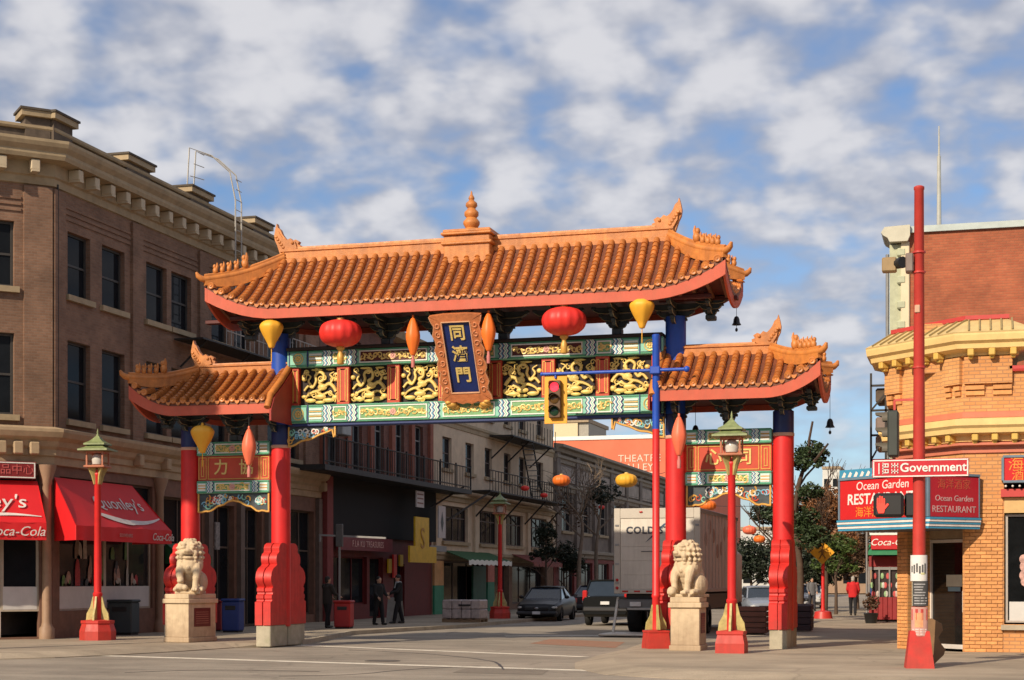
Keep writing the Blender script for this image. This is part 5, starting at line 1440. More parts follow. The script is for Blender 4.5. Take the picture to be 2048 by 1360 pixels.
def corner_building():
    A = (-12.0, 0.15); far = (-12.0, 18.9); B = (-16.6, -4.45); Cc = (-30.0, -4.45)
    root = thing('brick_corner_building', 'three storey brown brick corner building with cream cornice and shops at street level', 'building', (-12, 0.15, 0))
    N_ = Face(A, far); N_.n = Vector((1, 0, 0)); CH = Face(B, A); CH.n = Vector((1, -1, 0)).normalized(); G = Face(Cc, B); G.n = Vector((0, -1, 0))
    y0 = A[1]
    cols = [(0.78, 1.98), (2.62, 3.92), (5.22, 6.52), (6.82, 8.16), (9.6, 10.85), (11.3, 12.55), (14.0, 15.2), (15.6, 16.8)]
    ops = [(a - 0.02, b - 0.02, 9.50, 11.27) for a, b in cols] + [(a - 0.02, b - 0.02, 6.05, 8.25) for a, b in cols]
    shop = [(0.35, 5.6, 0.75, 4.45), (6.3, 8.9, 0.0, 4.2), (9.6, 11.3, 0.0, 4.1), (12.0, 13.5, 0.0, 4.1), (14.3, 18.2, 0.3, 4.2)]
    mb = MB(); wall_mesh(mb, N_, 4.72, 13.0, ops, 0.24)
    L1 = CH.L
    chw = [(L1 - 2.35, L1 - 1.02), (L1 - 5.2, L1 - 3.9)]
    chops = [(a, b, 9.50, 11.27) for a, b in chw] + [(a, b, 6.05, 8.25) for a, b in chw]
    wall_mesh(mb, CH, 4.72, 13.0, chops, 0.24); wall_mesh(mb, G, 4.72, 13.0, [], 0.2)
    mb.add([(-12.0, 18.9, 0), (-30, 18.9, 0), (-30, 18.9, 13.9), (-12.0, 18.9, 13.9)], [(0, 1, 2, 3)])
    mb.build('wall', BR1, root)
    mb = MB(); wall_mesh(mb, N_, 0, 4.72, shop, 0.3)
    wall_mesh(mb, CH, 0, 4.72, [(L1 - 3.0, L1 - 0.35, 0.05, 4.45)], 0.3); wall_mesh(mb, G, 0, 4.72, [], 0.2)
    mb.build('shopfront_wall', mat('shopfront_brown', (0.17, 0.085, 0.055), rough=0.75, var=0.25, dirt=0.3), root)
    mb = MB(); mb.box(-29.9, -13.3, -0.7, 18.8, 0.1, 4.6); mb.box(-29.9, -13.2, -0.7, 18.8, 4.75, 13.6); mb.build('interior', INT, root)
    blinds = [(0.62, 0.9), None, (0.6, 0.92), None, (0.5, 0.4), None, None, (0.5, 0.6)]
    for i, (a, b) in enumerate(cols):
        bl = (0.58, 0.98, mat('curtain', (0.20, 0.19, 0.18), rough=0.9))
        window(N_, (a - 0.02, b - 0.02, 9.50, 11.27), root, fm=mat('frame_dark', (0.05, 0.045, 0.04), rough=0.6), sill=TRIM, blind=bl if i in (0, 1, 2) else None, mull=0)
        window(N_, (a - 0.02, b - 0.02, 6.05, 8.25), root, fm=MATS['frame_dark'], sill=TRIM, mull=0, blind=bl if i == 4 else None)
    for a, b in chw:
        window(CH, (a, b, 9.50, 11.27), root, fm=MATS['frame_dark'], sill=TRIM, mull=0)
        window(CH, (a, b, 6.05, 8.25), root, fm=MATS['frame_dark'], sill=TRIM, mull=0, blind=(0.95, 0.5, MATS['curtain']))
    # brick pilasters and recessed bands
    for a in (-0.02, 4.25, 8.6, 13.0, 17.2):
        w = 0.62 if a > 0 else 0.55
        mb = MB(); N_.box(mb, a, a + w, 5.75, 12.25, -0.05, 0.09); mb.build('pilaster', BR1, root)
    mb = MB(); CH.box(mb, L1 - 0.78, L1 - 0.02, 5.75, 12.25, -0.05, 0.09); mb.build('pilaster', BR1, root)
    for a0, a1 in ((0.62, 4.2), (4.95, 8.55), (9.3, 12.95), (13.7, 17.1)):
        for k in range(3):
            mb = MB(); N_.box(mb, a0, a1, 11.55 + 0.16 * k, 11.63 + 0.16 * k, -0.02, 0.035); mb.build('brick_band', BR1, root)
    for k in range(3):
        mb = MB(); CH.box(mb, 1.0, L1 - 0.85, 11.55 + 0.16 * k, 11.63 + 0.16 * k, -0.02, 0.035); mb.build('brick_band', BR1, root)
    MB().tube([(-11.93, 0.30, 5.8), (-11.93, 0.30, 12.4)], 0.03, 6).build('downpipe', 'iron', root)
    path = [Cc, B, A, far]
    cor = [(0.0, 12.30), (0.06, 12.32), (0.06, 12.52), (0.12, 12.56), (0.12, 12.90), (0.50, 12.93), (0.54, 13.03), (0.54, 13.12), (0.64, 13.24), (0.68, 13.34), (0.68, 13.42), (0.0, 13.52)]
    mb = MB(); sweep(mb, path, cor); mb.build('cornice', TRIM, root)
    par = [(-0.30, 13.5), (0.02, 13.5), (0.02, 13.78), (-0.30, 13.78)]
    mb = MB(); sweep(mb, path, par); mb.build('parapet', mat('parapet_brick', (0.10, 0.075, 0.055), rough=0.9, var=0.35, scale=6, dirt=0.5), root)
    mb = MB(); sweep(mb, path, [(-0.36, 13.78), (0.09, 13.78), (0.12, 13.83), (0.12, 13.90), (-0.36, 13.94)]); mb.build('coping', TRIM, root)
    cap = mat('cap_dark', (0.075, 0.06, 0.045), rough=0.85, var=0.3)
    def merlon(F, a0, a1, z1, o1=0.10):
        mb = MB(); F.box(mb, a0, a1, 13.5, z1, -0.5, o1); b = mb.build('parapet_block', MATS['parapet_brick'], root)
        mb = MB(); F.box(mb, a0 - 0.12, a1 + 0.12, z1, z1 + 0.16, -0.6, o1 + 0.12); mb.build('cap', TRIM, b)
        mb = MB(); F.box(mb, a0 - 0.16, a1 + 0.16, z1 + 0.16, z1 + 0.22, -0.64, o1 + 0.16); mb.build('cap_edge', cap, b)
    merlon(N_, -0.1, 0.85, 14.12); merlon(CH, L1 - 0.75, L1 - 0.08, 14.121, 0.10)
    merlon(N_, 3.85, 5.25, 13.98); merlon(N_, 7.9, 9.2, 13.98); merlon(N_, 12.6, 13.9, 13.98)
    # cornice blocks
    blk = MB(); blk.bbox(-0.12, 0.12, -0.34, 0.0, 12.62, 12.90, 0.02); blk.box(-0.10, 0.10, -0.35, 0.0, 12.57, 12.63)
    bme = blk.mesh('cornice_block'); bme.materials.append(mat('cornice_block_paint', (0.50, 0.41, 0.28), rough=0.7, var=0.1))
    for k in range(21):
        p = N_.P(0.72 + 0.87 * k, 0, 0.12); place('cornice_block', bme, p, root, rotz=PI / 2)
    for k in range(7): p = CH.P(L1 - 0.55 - 0.87 * k, 0, 0.12); place('cornice_block', bme, p, root, rotz=PI / 4)
    # belt above the shops
    bel = [(0.0, 4.72), (0.08, 4.74), (0.08, 4.95), (0.14, 4.98), (0.14, 5.14), (0.22, 5.22), (0.26, 5.36), (0.40, 5.46), (0.46, 5.60), (0.46, 5.68), (0.0, 5.78)]
    mb = MB(); sweep(mb, path, bel); mb.build('belt_cornice', mat('belt_paint', (0.40, 0.29, 0.175), rough=0.75, var=0.15, dirt=0.35, dcol=(0.18, 0.12, 0.07)), root)
    cb = MB(); cb.bbox(-0.13, 0.13, -0.26, 0.0, 4.98, 5.32, 0.03); cbm = cb.mesh('corbel'); cbm.materials.append(MATS['belt_paint'])
    for k in (0.55, 0.98, 1.42): place('corbel', cbm, CH.P(L1 - k, 0, 0.12), root, rotz=PI / 4)
    for a in (4.3, 6.0, 9.2, 13.8, 18.5): place('corbel', cbm, N_.P(a, 0, 0.12), root, rotz=PI / 2)
    # cast iron columns
    def iron_col(p, z1=4.72, r=0.13):
        MB().lathe([(r * 1.6, 0), (r * 1.6, 0.28), (r * 1.15, 0.36), (r, 0.45), (r * 0.92, z1 - 0.55), (r * 1.1, z1 - 0.5), (r * 1.1, z1 - 0.42), (r * 1.9, z1 - 0.10), (r * 2.0, z1)], p, 14).build('shop_column', mat('column_tan', (0.30, 0.19, 0.12), rough=0.6, var=0.15), root, True)
    iron_col(CH.P(L1 - 0.18, 0, 0.10)); iron_col(N_.P(5.9, 0, 0.08)); iron_col(CH.P(L1 - 3.3, 0, 0.05))
    for a in (9.25, 11.65, 13.9, 18.5):
        mb = MB(); N_.box(mb, a - 0.16, a + 0.16, 0, 4.7, -0.02, 0.16); mb.build('shop_pilaster', mat('pilaster_brown', (0.13, 0.09, 0.07), rough=0.7, var=0.2), root)
    # shop windows
    w = window(N_, (0.35, 2.9, 0.75, 3.6), root, fm=mat('frame_pale', (0.42, 0.36, 0.28), rough=0.5), gm=GLS2, sill=None, mull=0, sash=False, depth=0.10)
    w = window(N_, (2.9, 5.6, 0.75, 3.6), root, fm=MATS['frame_pale'], gm=GLS2, sill=None, mull=1, sash=False, depth=0.10)
    window(N_, (0.35, 5.6, 3.6, 4.45), root, fm=mat('frame_brown', (0.08, 0.05, 0.035), rough=0.6), gm='glass', sill=None, mull=3, sash=False, depth=0.12)
    mb = MB(); N_.box(mb, 0.42, 5.5, 0.80, 1.42, -0.09, -0.07); mb.build('window_board', mat('board_white', (0.55, 0.54, 0.52), rough=0.6, var=0.08), root)
    g = random.Random(11)
    for k in range(26):      # goods behind the glass
        a = g.uniform(0.5, 5.4); h = g.uniform(0.2, 0.9); z = g.choice((1.44, 1.44, 2.2)); wd = g.uniform(0.12, 0.34)
        col = g.choice(((0.35, 0.33, 0.28), (0.30, 0.03, 0.03), (0.05, 0.05, 0.05), (0.18, 0.14, 0.10), (0.10, 0.18, 0.05), (0.33, 0.2, 0.15)))
        mb = MB(); c = N_.P(a, z + h / 2, -0.088); mb.ell(c, (0.006, wd / 2, h / 2), 8, 6); N_.box(mb, a - wd / 2, a + wd / 2, z, z + h * 0.6, -0.094, -0.084)
        mb.build('display_goods', mat('goods_%d%d%d' % tuple(int(v * 99) for v in col), col, rough=0.7, var=0.4, scale=8), root)
    for i, o in enumerate(((6.3, 8.9, 0.5, 4.2), (9.6, 11.3, 0.0, 4.1), (12.0, 13.5, 0.0, 4.1), (14.3, 18.2, 0.3, 4.2))):
        window(N_, o, root, fm=mat('frame_shop', (0.10, 0.07, 0.05), rough=0.6), sill=None, mull=(1, 1, 1, 3)[i], sash=True, mid=2.7, depth=0.22)
    for k in range(34):      # packets on the stand under the green awning
        a, z = g.uniform(6.4, 8.5), g.uniform(0.7, 2.0)
        mb = MB(); N_.box(mb, a, a + g.uniform(0.14, 0.3), z, z + g.uniform(0.1, 0.22), -0.02, g.uniform(0.04, 0.12))
        col = g.choice(((0.45, 0.05, 0.07), (0.30, 0.02, 0.03), (0.25, 0.14, 0.35), (0.5, 0.3, 0.35), (0.4, 0.4, 0.42), (0.2, 0.02, 0.02)))
        mb.build('packet', mat('goods_%d%d%d' % tuple(int(v * 99) for v in col), col, rough=0.7, var=0.4, scale=8), root)
    # door on the chamfer
    window(CH, (L1 - 3.0, L1 - 1.35, 0.05, 2.75), root, fm=MATS['frame_pale'], sill=None, mull=0, sash=True, mid=1.15, depth=0.14, fw=0.12)
    window(CH, (L1 - 1.35, L1 - 0.35, 0.75, 2.75), root, fm=MATS['frame_pale'], sill=None, mull=0, sash=False, depth=0.12)
    mb = MB(); CH.box(mb, L1 - 1.30, L1 - 0.40, 0.80, 1.42, -0.115, -0.095); mb.build('window_board', MATS['board_white'], root)
    window(CH, (L1 - 3.0, L1 - 0.35, 2.75, 4.45), root, fm=MATS['frame_brown'], sill=None, mull=1, sash=False, depth=0.14)
    # red sign on the chamfer
    mb = MB(); CH.box(mb, L1 - 2.6, L1 - 0.50, 4.32, 4.78, 0.12, 0.24); s = mb.build('shop_sign', mat('sign_maroon', (0.22, 0.015, 0.015), rough=0.5), root)
    mb = MB()
    for z0, z1 in ((4.34, 4.37), (4.73, 4.76)): CH.box(mb, L1 - 2.58, L1 - 0.52, z0, z1, 0.242, 0.252)
    CH.box(mb, L1 - 0.55, L1 - 0.52, 4.37, 4.73, 0.242, 0.252); mb.build('sign_border', 'white', s)
    lettering('禮品中心', 0.30, mat('sign_rose', (0.50, 0.10, 0.09), rough=0.5), s, CH.P(L1 - 1.15, 4.55, 0.25), CH.d, depth=0.004)
    # fire escape along the third floor
    zf = 9.12
    mb = MB(); N_.box(mb, 6.9, 17.0, zf, zf + 0.05, 0.05, 1.05); fe = mb.build('fire_escape', 'iron', root)
    mb = MB()
    for z in (zf + 0.5, zf + 1.0): mb.tube([N_.P(8.6, z, 1.02), N_.P(17.0, z, 1.02)], 0.022, 5)
    mb.build('rail', mat('rail_grey', (0.34, 0.32, 0.30), rough=0.5), fe)
    for k in range(25): MB().bar(N_.P(8.6 + 0.35 * k, zf, 1.02), N_.P(8.6 + 0.35 * k, zf + 1.0, 1.02), 0.022).build('baluster', MATS['rail_grey'], fe)
    for a in (7.3, 10.5, 13.5, 16.5): MB().bar(N_.P(a, zf, 0.95), N_.P(a, zf - 0.8, 0.05), 0.05).build('strut', 'iron', fe)
    # gooseneck ladder over the parapet
    lad = MB(); q = []
    for s in (0, 0.45):
        lad.tube([N_.P(9.4 + s, 10.2, 0.95), N_.P(9.4 + s, 14.0, 0.95), N_.P(9.3 + s, 14.9, 0.8), N_.P(9.0 + s, 15.4, 0.3), N_.P(8.6 + s, 15.6, -0.3), N_.P(8.6 + s, 14.0, -0.4)], 0.025, 5)
    for k in range(14): lad.tube([N_.P(9.4, 10.4 + 0.33 * k, 0.95), N_.P(9.85, 10.4 + 0.33 * k, 0.95)], 0.014, 4)
    for k in range(3): lad.tube([N_.P(8.75 - 0.05 * k, 15.5 - 0.4 * k, -0.1 - 0.1 * k), N_.P(9.25, 15.5 - 0.4 * k, -0.1)], 0.014, 4)
    lad.build('roof_ladder', mat('ladder_grey', (0.42, 0.40, 0.36), rough=0.5), root)
    # awnings
    RED = mat('awning_red', (0.62, 0.010, 0.014), rough=0.6, var=0.06, scale=2)
    W_ = mat('awning_white', (0.68, 0.62, 0.58), rough=0.6)
    def awning(F, a0, a1, b0, b1, zt, zb, zv, out, label, nm='awning', m_=RED):
        aw = MB()
        aw.slab(lambda s, t: F.P(a0 + (a1 - a0) * s, zt, 0.05).lerp(F.P(b0 + (b1 - b0) * s, zb, out), t) + Vector((0, 0, -0.05 * math.sin(PI * t) - 0.015 * math.sin(s * 25) * t)), 24, 8, lambda s, t: (0, 0, -0.02))
        aw.slab(lambda s, t: F.P(b0 + (b1 - b0) * s, zb - (zb - zv) * t, out + 0.012 * math.sin(s * 40)), 24, 2, lambda s, t: -F.n * 0.015)
        for e0, e1 in ((a0, b0), (a1, b1)):
            aw.add([F.P(e0, zt, 0.05), F.P(e1, zb, out), F.P(e1, zv, out), F.P(e0, zv, 0.05)], [(0, 1, 2, 3)])
        return aw.build(nm, m_, root, True, auto=30, label=label)
    aw = awning(N_, 0.0, 4.25, -1.0, 4.3, 4.40, 3.05, 2.66, 1.32, 'red awning with white script along the side street')
    X = N_.d; sl = (N_.P(2, 4.40, 0.05) - N_.P(2, 3.05, 1.32)).normalized()
    nn = X.cross(sl).normalized()
    def onawn(s, t, o=0.012): return N_.P(0.0 + 4.25 * s, 4.40, 0.05).lerp(N_.P(-1.0 + 5.3 * s, 3.05, 1.32), t) + Vector((0, 0, -0.05 * math.sin(PI * t))) + Vector((0.5, 0, 0.45)) * o * 3
    lettering("Quonley's", 0.66, W_, aw, onawn(0.60, 0.45), X, sl, depth=0.004, shear=0.2)
    sw = MB(); n = 20; vs = []
    for i in range(n + 1):
        s = 0.28 + 0.70 * i / n; t = 0.66 + 0.20 * math.sin(i / n * PI * 0.9) + (0.02 if i < 10 else 0); w_ = 0.05 * math.sin(PI * (i / n) ** 0.6) + 0.012
        vs += [onawn(s, t - w_), onawn(s, t + w_)]
    sw.add(vs, [(2 * i, 2 * i + 1, 2 * i + 3, 2 * i + 2) for i in range(n)]); sw.build('swoosh', W_, aw)
    lettering('Coca-Cola', 0.30, W_, aw, N_.P(3.75, 2.84, 1.345), X, depth=0.004, shear=0.3)
    lettering('SOUVENIRS', 0.14, mat('awning_pink', (0.55, 0.25, 0.22), rough=0.6), aw, N_.P(1.6, 2.84, 1.345), X, depth=0.004)
    aw = awning(CH, L1 - 4.2, L1 - 0.42, L1 - 4.4, L1 - 0.40, 4.28, 3.12, 2.66, 1.0, 'red awning with white script over the corner door')
    X = CH.d; sl = (CH.P(2, 4.28, 0.05) - CH.P(2, 3.12, 1.0)).normalized()
    def onch(a, t, o=0.02): return CH.P(a, 4.28, 0.05).lerp(CH.P(a, 3.12, 1.0), t) + Vector((0, 0, -0.05 * math.sin(PI * t))) + (CH.n * 0.7 + Vector((0, 0, 0.7))) * o
    lettering("Quonley's", 0.66, W_, aw, onch(L1 - 2.18, 0.50, 0.04), X, sl, depth=0.006, shear=0.2)
    sw = MB(); vs = []
    for i in range(n + 1):
        a = L1 - 3.9 + 3.4 * i / n; t = 0.85 + 0.05 * math.sin(i / n * PI * 2); w_ = 0.045 * math.sin(PI * (i / n) ** 0.7) + 0.01
        vs += [onch(a, t - w_, 0.03), onch(a, t + w_, 0.03)]
    sw.add(vs, [(2 * i, 2 * i + 1, 2 * i + 3, 2 * i + 2) for i in range(n)]); sw.build('swoosh', W_, aw)
    lettering('Coca-Cola', 0.36, W_, aw, CH.P(L1 - 1.22, 2.88, 1.03), X, depth=0.004, shear=0.3)
    awning(N_, 6.3, 8.4, 6.3, 8.4, 2.75, 2.35, 2.10, 0.6, 'small green awning', m_=mat('awning_green', (0.010, 0.085, 0.028), rough=0.6))
    mb = MB(); N_.box(mb, 5.3, 5.62, 1.0, 1.02, 0, 0.01)
    # carved sign plaque by the arched doors
    mb = MB(); N_.box(mb, 9.45, 9.75, 2.6, 3.5, 0.17, 0.22); mb.build('wall_plaque', mat('plaque_grey', (0.22, 0.20, 0.19), rough=0.7, var=0.6, scale=9), root)
    return root
corner_building()

def balcony_building():
    A, B = (-12.0, 18.95), (-12.0, 32.2)
    root = thing('balcony_building', 'dark red building with a long black iron balcony above black hoarding', 'building', (-12, 18.95, 0))
    F = Face(A, B); F.n = Vector((1, 0, 0))
    RB = brick_mat('red_brick_old', (0.16, 0.062, 0.045), (0.20, 0.08, 0.055), (0.15, 0.10, 0.08), dirt=0.4)
    doors = [(0.6 + 2.55 * k, 1.9 + 2.55 * k) for k in range(5)]
    ops = [(a, b, 5.95, 8.55) for a, b in doors] + [(a + 0.1, b - 0.1, 9.6, 11.3) for a, b in doors]
    mb = MB(); wall_mesh(mb, F, 5.6, 12.2, ops, 0.3); mb.build('wall', RB, root)
    for i, (a, b) in enumerate(doors):
        window(F, (a, b, 5.95, 8.55), root, fm=mat('door_grey', (0.20, 0.20, 0.19), rough=0.6), sill=None, mull=1, sash=True, mid=7.9, blind=(0.5, 0.9, mat('curtain_green', (0.16, 0.20, 0.17), rough=0.8)) if i % 2 else None)
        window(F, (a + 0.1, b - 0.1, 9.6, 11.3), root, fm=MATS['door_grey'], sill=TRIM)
    for k in range(6):
        mb = MB(); F.box(mb, 0.0 + 2.55 * k, 0.42 + 2.55 * k, 5.75, 9.1, -0.02, 0.14); mb.build('pilaster', mat('pilaster_red', (0.26, 0.085, 0.05), rough=0.8, var=0.25), root)
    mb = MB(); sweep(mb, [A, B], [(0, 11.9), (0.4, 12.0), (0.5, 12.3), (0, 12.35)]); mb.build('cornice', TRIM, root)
    mb = MB(); mb.box(-25, -12.4, 19, 32.2, 0, 12.1); mb.build('interior', INT, root)
    # black hoarding under the balcony
    BK = mat('black_board', (0.003, 0.0025, 0.0025), rough=0.85, var=0.4)
    mb = MB(); F.box(mb, 0.02, 13.2, 3.35, 5.62, -0.3, 0.25); mb.build('hoarding', BK, root)
    # shop below
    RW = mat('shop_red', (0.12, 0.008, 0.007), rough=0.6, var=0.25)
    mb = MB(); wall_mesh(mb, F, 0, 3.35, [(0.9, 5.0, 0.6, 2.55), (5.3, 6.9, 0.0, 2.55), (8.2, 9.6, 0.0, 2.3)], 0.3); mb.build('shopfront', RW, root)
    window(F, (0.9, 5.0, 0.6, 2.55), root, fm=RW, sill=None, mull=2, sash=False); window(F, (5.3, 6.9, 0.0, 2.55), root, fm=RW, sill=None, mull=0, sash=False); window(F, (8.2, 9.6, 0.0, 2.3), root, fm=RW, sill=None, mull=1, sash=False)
    mb = MB(); F.box(mb, 0.0, 0.6, 0, 5.6, 0.0, 0.3); mb.build('corner_pier', mat('pier_maroon', (0.20, 0.035, 0.03), rough=0.7), root)
    mb = MB(); F.box(mb, 1.0, 7.0, 2.78, 3.32, 0.26, 0.40); s = mb.build('shop_sign', mat('sign_wine', (0.16, 0.012, 0.018), rough=0.5), root)
    lettering('F.LA KU TREASURES', 0.36, mat('letter_pink', (0.62, 0.38, 0.34), rough=0.6), s, F.P(4.1, 3.04, 0.41), F.d, depth=0.008, spacing=1.12)
    mb = MB(); F.box(mb, 7.4, 9.2, 2.9, 4.3, 1.2, 1.28); F.box(mb, 6.7, 10.2, 2.35, 3.05, 1.196, 1.285); y = mb.build('hanging_sign', mat('sign_yellow', (0.62, 0.38, 0.01), rough=0.5), root, label='stepped yellow sign')
    lettering('S', 1.3, mat('sign_ochre', (0.40, 0.19, 0.01), rough=0.5), y, F.P(8.3, 3.35, 1.30), F.d, depth=0.006)
    mb = MB(); F.box(mb, 8.2, 9.2, 4.75, 5.45, 1.0, 1.05); n_ = mb.build('notice_board', mat('notice_white', (0.50, 0.46, 0.44), rough=0.6), root)
    for z in (4.9, 5.1, 5.28): mb = MB(); F.box(mb, 8.3, 9.1, z, z + 0.06, 1.05, 1.056); mb.build('print_line', mat('print_brown', (0.2, 0.1, 0.08)), n_)
    mb = MB(); F.box(mb, 11.5, 12.5, 3.5, 4.95, 0.9, 0.95); n_ = mb.build('notice_board', MATS['notice_white'], root)
    mb = MB(); mb.prism([(11.8, 4.2), (12.0, 3.75), (12.2, 4.2), (12.0, 4.7)], lambda p, q, t: F.P(p, q, t), 0.95, 0.958); mb.build('emblem', 'black', n_)
    mb = MB(); F.box(mb, 10.8, 13.1, 2.9, 3.15, 0.26, 0.8); mb.build('canopy', 'grey', root)
    for a, z0, z1, c in ((7.25, 1.9, 2.5, 'sign_yellow'), (7.9, 1.7, 2.7, 'lantern_red'), (8.7, 2.2, 2.7, 'sign_yellow')):
        mb = MB(); F.box(mb, a, a + 0.4, z0, z1, 0.05, 0.12); mb.build('banner', MATS[c], root)
    # balcony
    mb = MB(); F.box(mb, -3.0, 14.9, 5.62, 5.82, 0.02, 1.45); bl = mb.build('balcony', 'iron', root)
    mb = MB()
    for z in (5.95, 6.85): mb.tube([F.P(-3.0, z, 1.40), F.P(14.9, z, 1.40)], 0.03, 5)
    mb.build('rail', 'iron', bl)
    for k in range(75): MB().bar(F.P(-2.95 + 0.24 * k, 5.82, 1.40), F.P(-2.95 + 0.24 * k, 6.85, 1.40), 0.022).build('baluster', 'iron', bl)
    for k in range(9): MB().bar(F.P(-3.0 + 2.235 * k, 5.82, 1.40), F.P(-3.0 + 2.235 * k, 6.95, 1.40), 0.06).build('rail_post', 'iron', bl)
    mb = MB(); MB().bbox(-12.0, -11.2, 19.3, 20.2, 7.2, 7.9, 0.03).build('window_unit', mat('unit_pale', (0.30, 0.33, 0.33), rough=0.5), root)
balcony_building()

def cream_building():
    A, B = (-12.0, 32.25), (-12.0, 54.8)
    root = thing('cream_building', 'cream rendered three storey building with black iron fire escape', 'building', (-12, 32.25, 0))
    F = Face(A, B); F.n = Vector((1, 0, 0))
    CW = mat('cream_render', (0.60, 0.48, 0.34), rough=0.85, var=0.12, scale=1.5, dirt=0.3, dcol=(0.2, 0.15, 0.1))
    up = [(1.6, 3.0), (5.2, 6.6), (8.5, 9.8), (12.0, 13.3), (15.0, 16.4), (18.8, 20.2)]
    mid = [(1.6, 5.6), (7.6, 10.8), (12.2, 15.8), (17.4, 21.0)]
    ops = [(a, b, 6.9, 8.4) for a, b in up] + [(a, b, 9.9, 11.3) for a, b in up] + [(a, b, 3.45, 5.15) for a, b in mid]
    sh = [(1.8, 8.6, 0.0, 2.5), (10.2, 13.0, 0, 2.4), (13.6, 20.8, 0.3, 2.4)]
    mb = MB(); wall_mesh(mb, F, 2.6, 12.3, ops, 0.25); mb.add([(-12, 54.8, 0), (-24, 54.8, 0), (-24, 54.8, 12.3), (-12, 54.8, 12.3)], [(0, 1, 2, 3)]); mb.build('wall', CW, root)
    mb = MB(); wall_mesh(mb, F, 0, 2.6, sh, 0.4); mb.build('shopfront', mat('shop_tan', (0.20, 0.12, 0.08), rough=0.8, var=0.3), root)
    mb = MB(); mb.box(-24, -12.5, 32.3, 54.7, 0, 12.2); mb.build('interior', INT, root)
    DW = mat('frame_maroon', (0.09, 0.06, 0.05), rough=0.6)
    for a, b in up:
        window(F, (a, b, 6.9, 8.4), root, fm=DW, sill=TRIM, mull=0); window(F, (a, b, 9.9, 11.3), root, fm=DW, sill=TRIM, mull=0)
    for a, b in mid: window(F, (a, b, 3.45, 5.15), root, fm=DW, sill=TRIM, mull=3, sash=True, mid=4.6)
    for a, b, z0, z1 in sh: window(F, (a, b, z0, z1), root, fm=DW, sill=None, mull=2, sash=False, depth=0.3)
    for z, o in ((5.55, 0.22), (2.75, 0.16), (12.1, 0.5), (9.1, 0.10)):
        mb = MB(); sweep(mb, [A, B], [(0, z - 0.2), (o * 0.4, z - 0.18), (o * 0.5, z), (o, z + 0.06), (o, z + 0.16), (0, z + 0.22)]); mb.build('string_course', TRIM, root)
    for a in (0.3, 6.4, 11.4, 16.4, 22.0):
        mb = MB(); F.box(mb, a, a + 0.55, 2.95, 5.35, -0.02, 0.14); mb.build('pilaster', CW, root)
    # shop dressing
    for a, b, c, lab in ((1.6, 8.9, 'awning_green2', 'green awning with white hem'), (13.2, 19.5, 'awning_rust', 'faded red awning')):
        cm = mat(c, (0.025, 0.10, 0.03) if 'green' in c else (0.20, 0.04, 0.03), rough=0.7, var=0.2)
        mb = MB(); mb.slab(lambda s, t: F.P(a + (b - a) * s, 3.0 - 0.45 * t, 0.1 + 1.2 * t), 8, 4, lambda s, t: (0, 0, -0.03)); aw = mb.build('awning', cm, root, label=lab)
        mb = MB(); mb.slab(lambda s, t: F.P(a + (b - a) * s, 2.55 - 0.22 * t - 0.03 * math.sin(s * 60), 1.31), 40, 1, lambda s, t: (0.02, 0, 0)); mb.build('valance', 'white' if 'green' in c else cm, aw)
    for a0, a1, z0, z1, c in ((0.15, 1.5, 0, 1.35, (0.03, 0.22, 0.12)), (0.15, 1.5, 1.35, 2.5, (0.55, 0.30, 0.12)), (8.7, 9.9, 0, 1.5, (0.03, 0.20, 0.12)), (8.7, 9.9, 1.5, 2.5, (0.50, 0.14, 0.10)), (6.2, 8.4, 0.0, 2.3, (0.02, 0.10, 0.06))):
        mb = MB(); F.box(mb, a0, a1, z0, z1 - 0.005, 0.0, 0.10); mb.build('painted_panel', mat('panel_%d%d' % (int(c[0] * 99), int(c[1] * 99)), c, rough=0.6, var=0.2), root)
    # fire escape
    mb = MB(); F.box(mb, 5.0, 21.5, 5.95, 6.02, 0.1, 1.35); fe = mb.build('fire_escape', 'iron', root)
    mb = MB()
    for z in (6.5, 7.0): mb.tube([F.P(5.0, z, 1.32), F.P(21.5, z, 1.32)], 0.03, 5)
    mb.build('rail', 'iron', fe)
    for k in range(34): MB().bar(F.P(5.0 + 0.5 * k, 6.0, 1.32), F.P(5.0 + 0.5 * k, 7.0, 1.32), 0.03).build('baluster', 'iron', fe)
    for a in (1.0, 6.5, 11.5, 16.0, 20.5): MB().bar(F.P(a, 5.95, 1.25), F.P(a - 2.2 if a < 2 else a, 4.7, 0.05), 0.07).build('strut', 'iron', fe)
    MB().bar(F.P(5.4, 5.95, 1.25), F.P(1.4, 4.4, 0.3), 0.07).build('strut', 'iron', fe)
    mb = MB(); F.box(mb, 9.0, 18.0, 9.0, 9.07, 0.1, 1.35); up_ = mb.build('upper_platform', 'iron', fe)
    for k in range(16): MB().bar(F.P(9.0 + 0.6 * k, 9.05, 1.3), F.P(9.0 + 0.6 * k, 10.0, 1.3), 0.03).build('baluster', 'iron', fe)
    for a in (9.5, 12.5, 17.0): MB().bar(F.P(a, 9.0, 1.25), F.P(a, 7.9, 0.05), 0.07).build('strut', 'iron', fe)
    mb = MB(); p, q = F.P(13.0, 9.05, 1.0), F.P(15.2, 6.05, 1.0)
    for o in (0, 0.6): mb.tube([p + F.n * (o - 0.3), q + F.n * (o - 0.3)], 0.045, 5)
    mb.build('stair_stringer', 'iron', fe)
    for k in range(11):
        c = p.lerp(q, (k + 0.5) / 11); MB().obox(c, (0, 1, 0), (1, 0, 0), (0, 0, 1), 0.3, 0.62, 0.03).build('step', 'grey', fe)
cream_building()

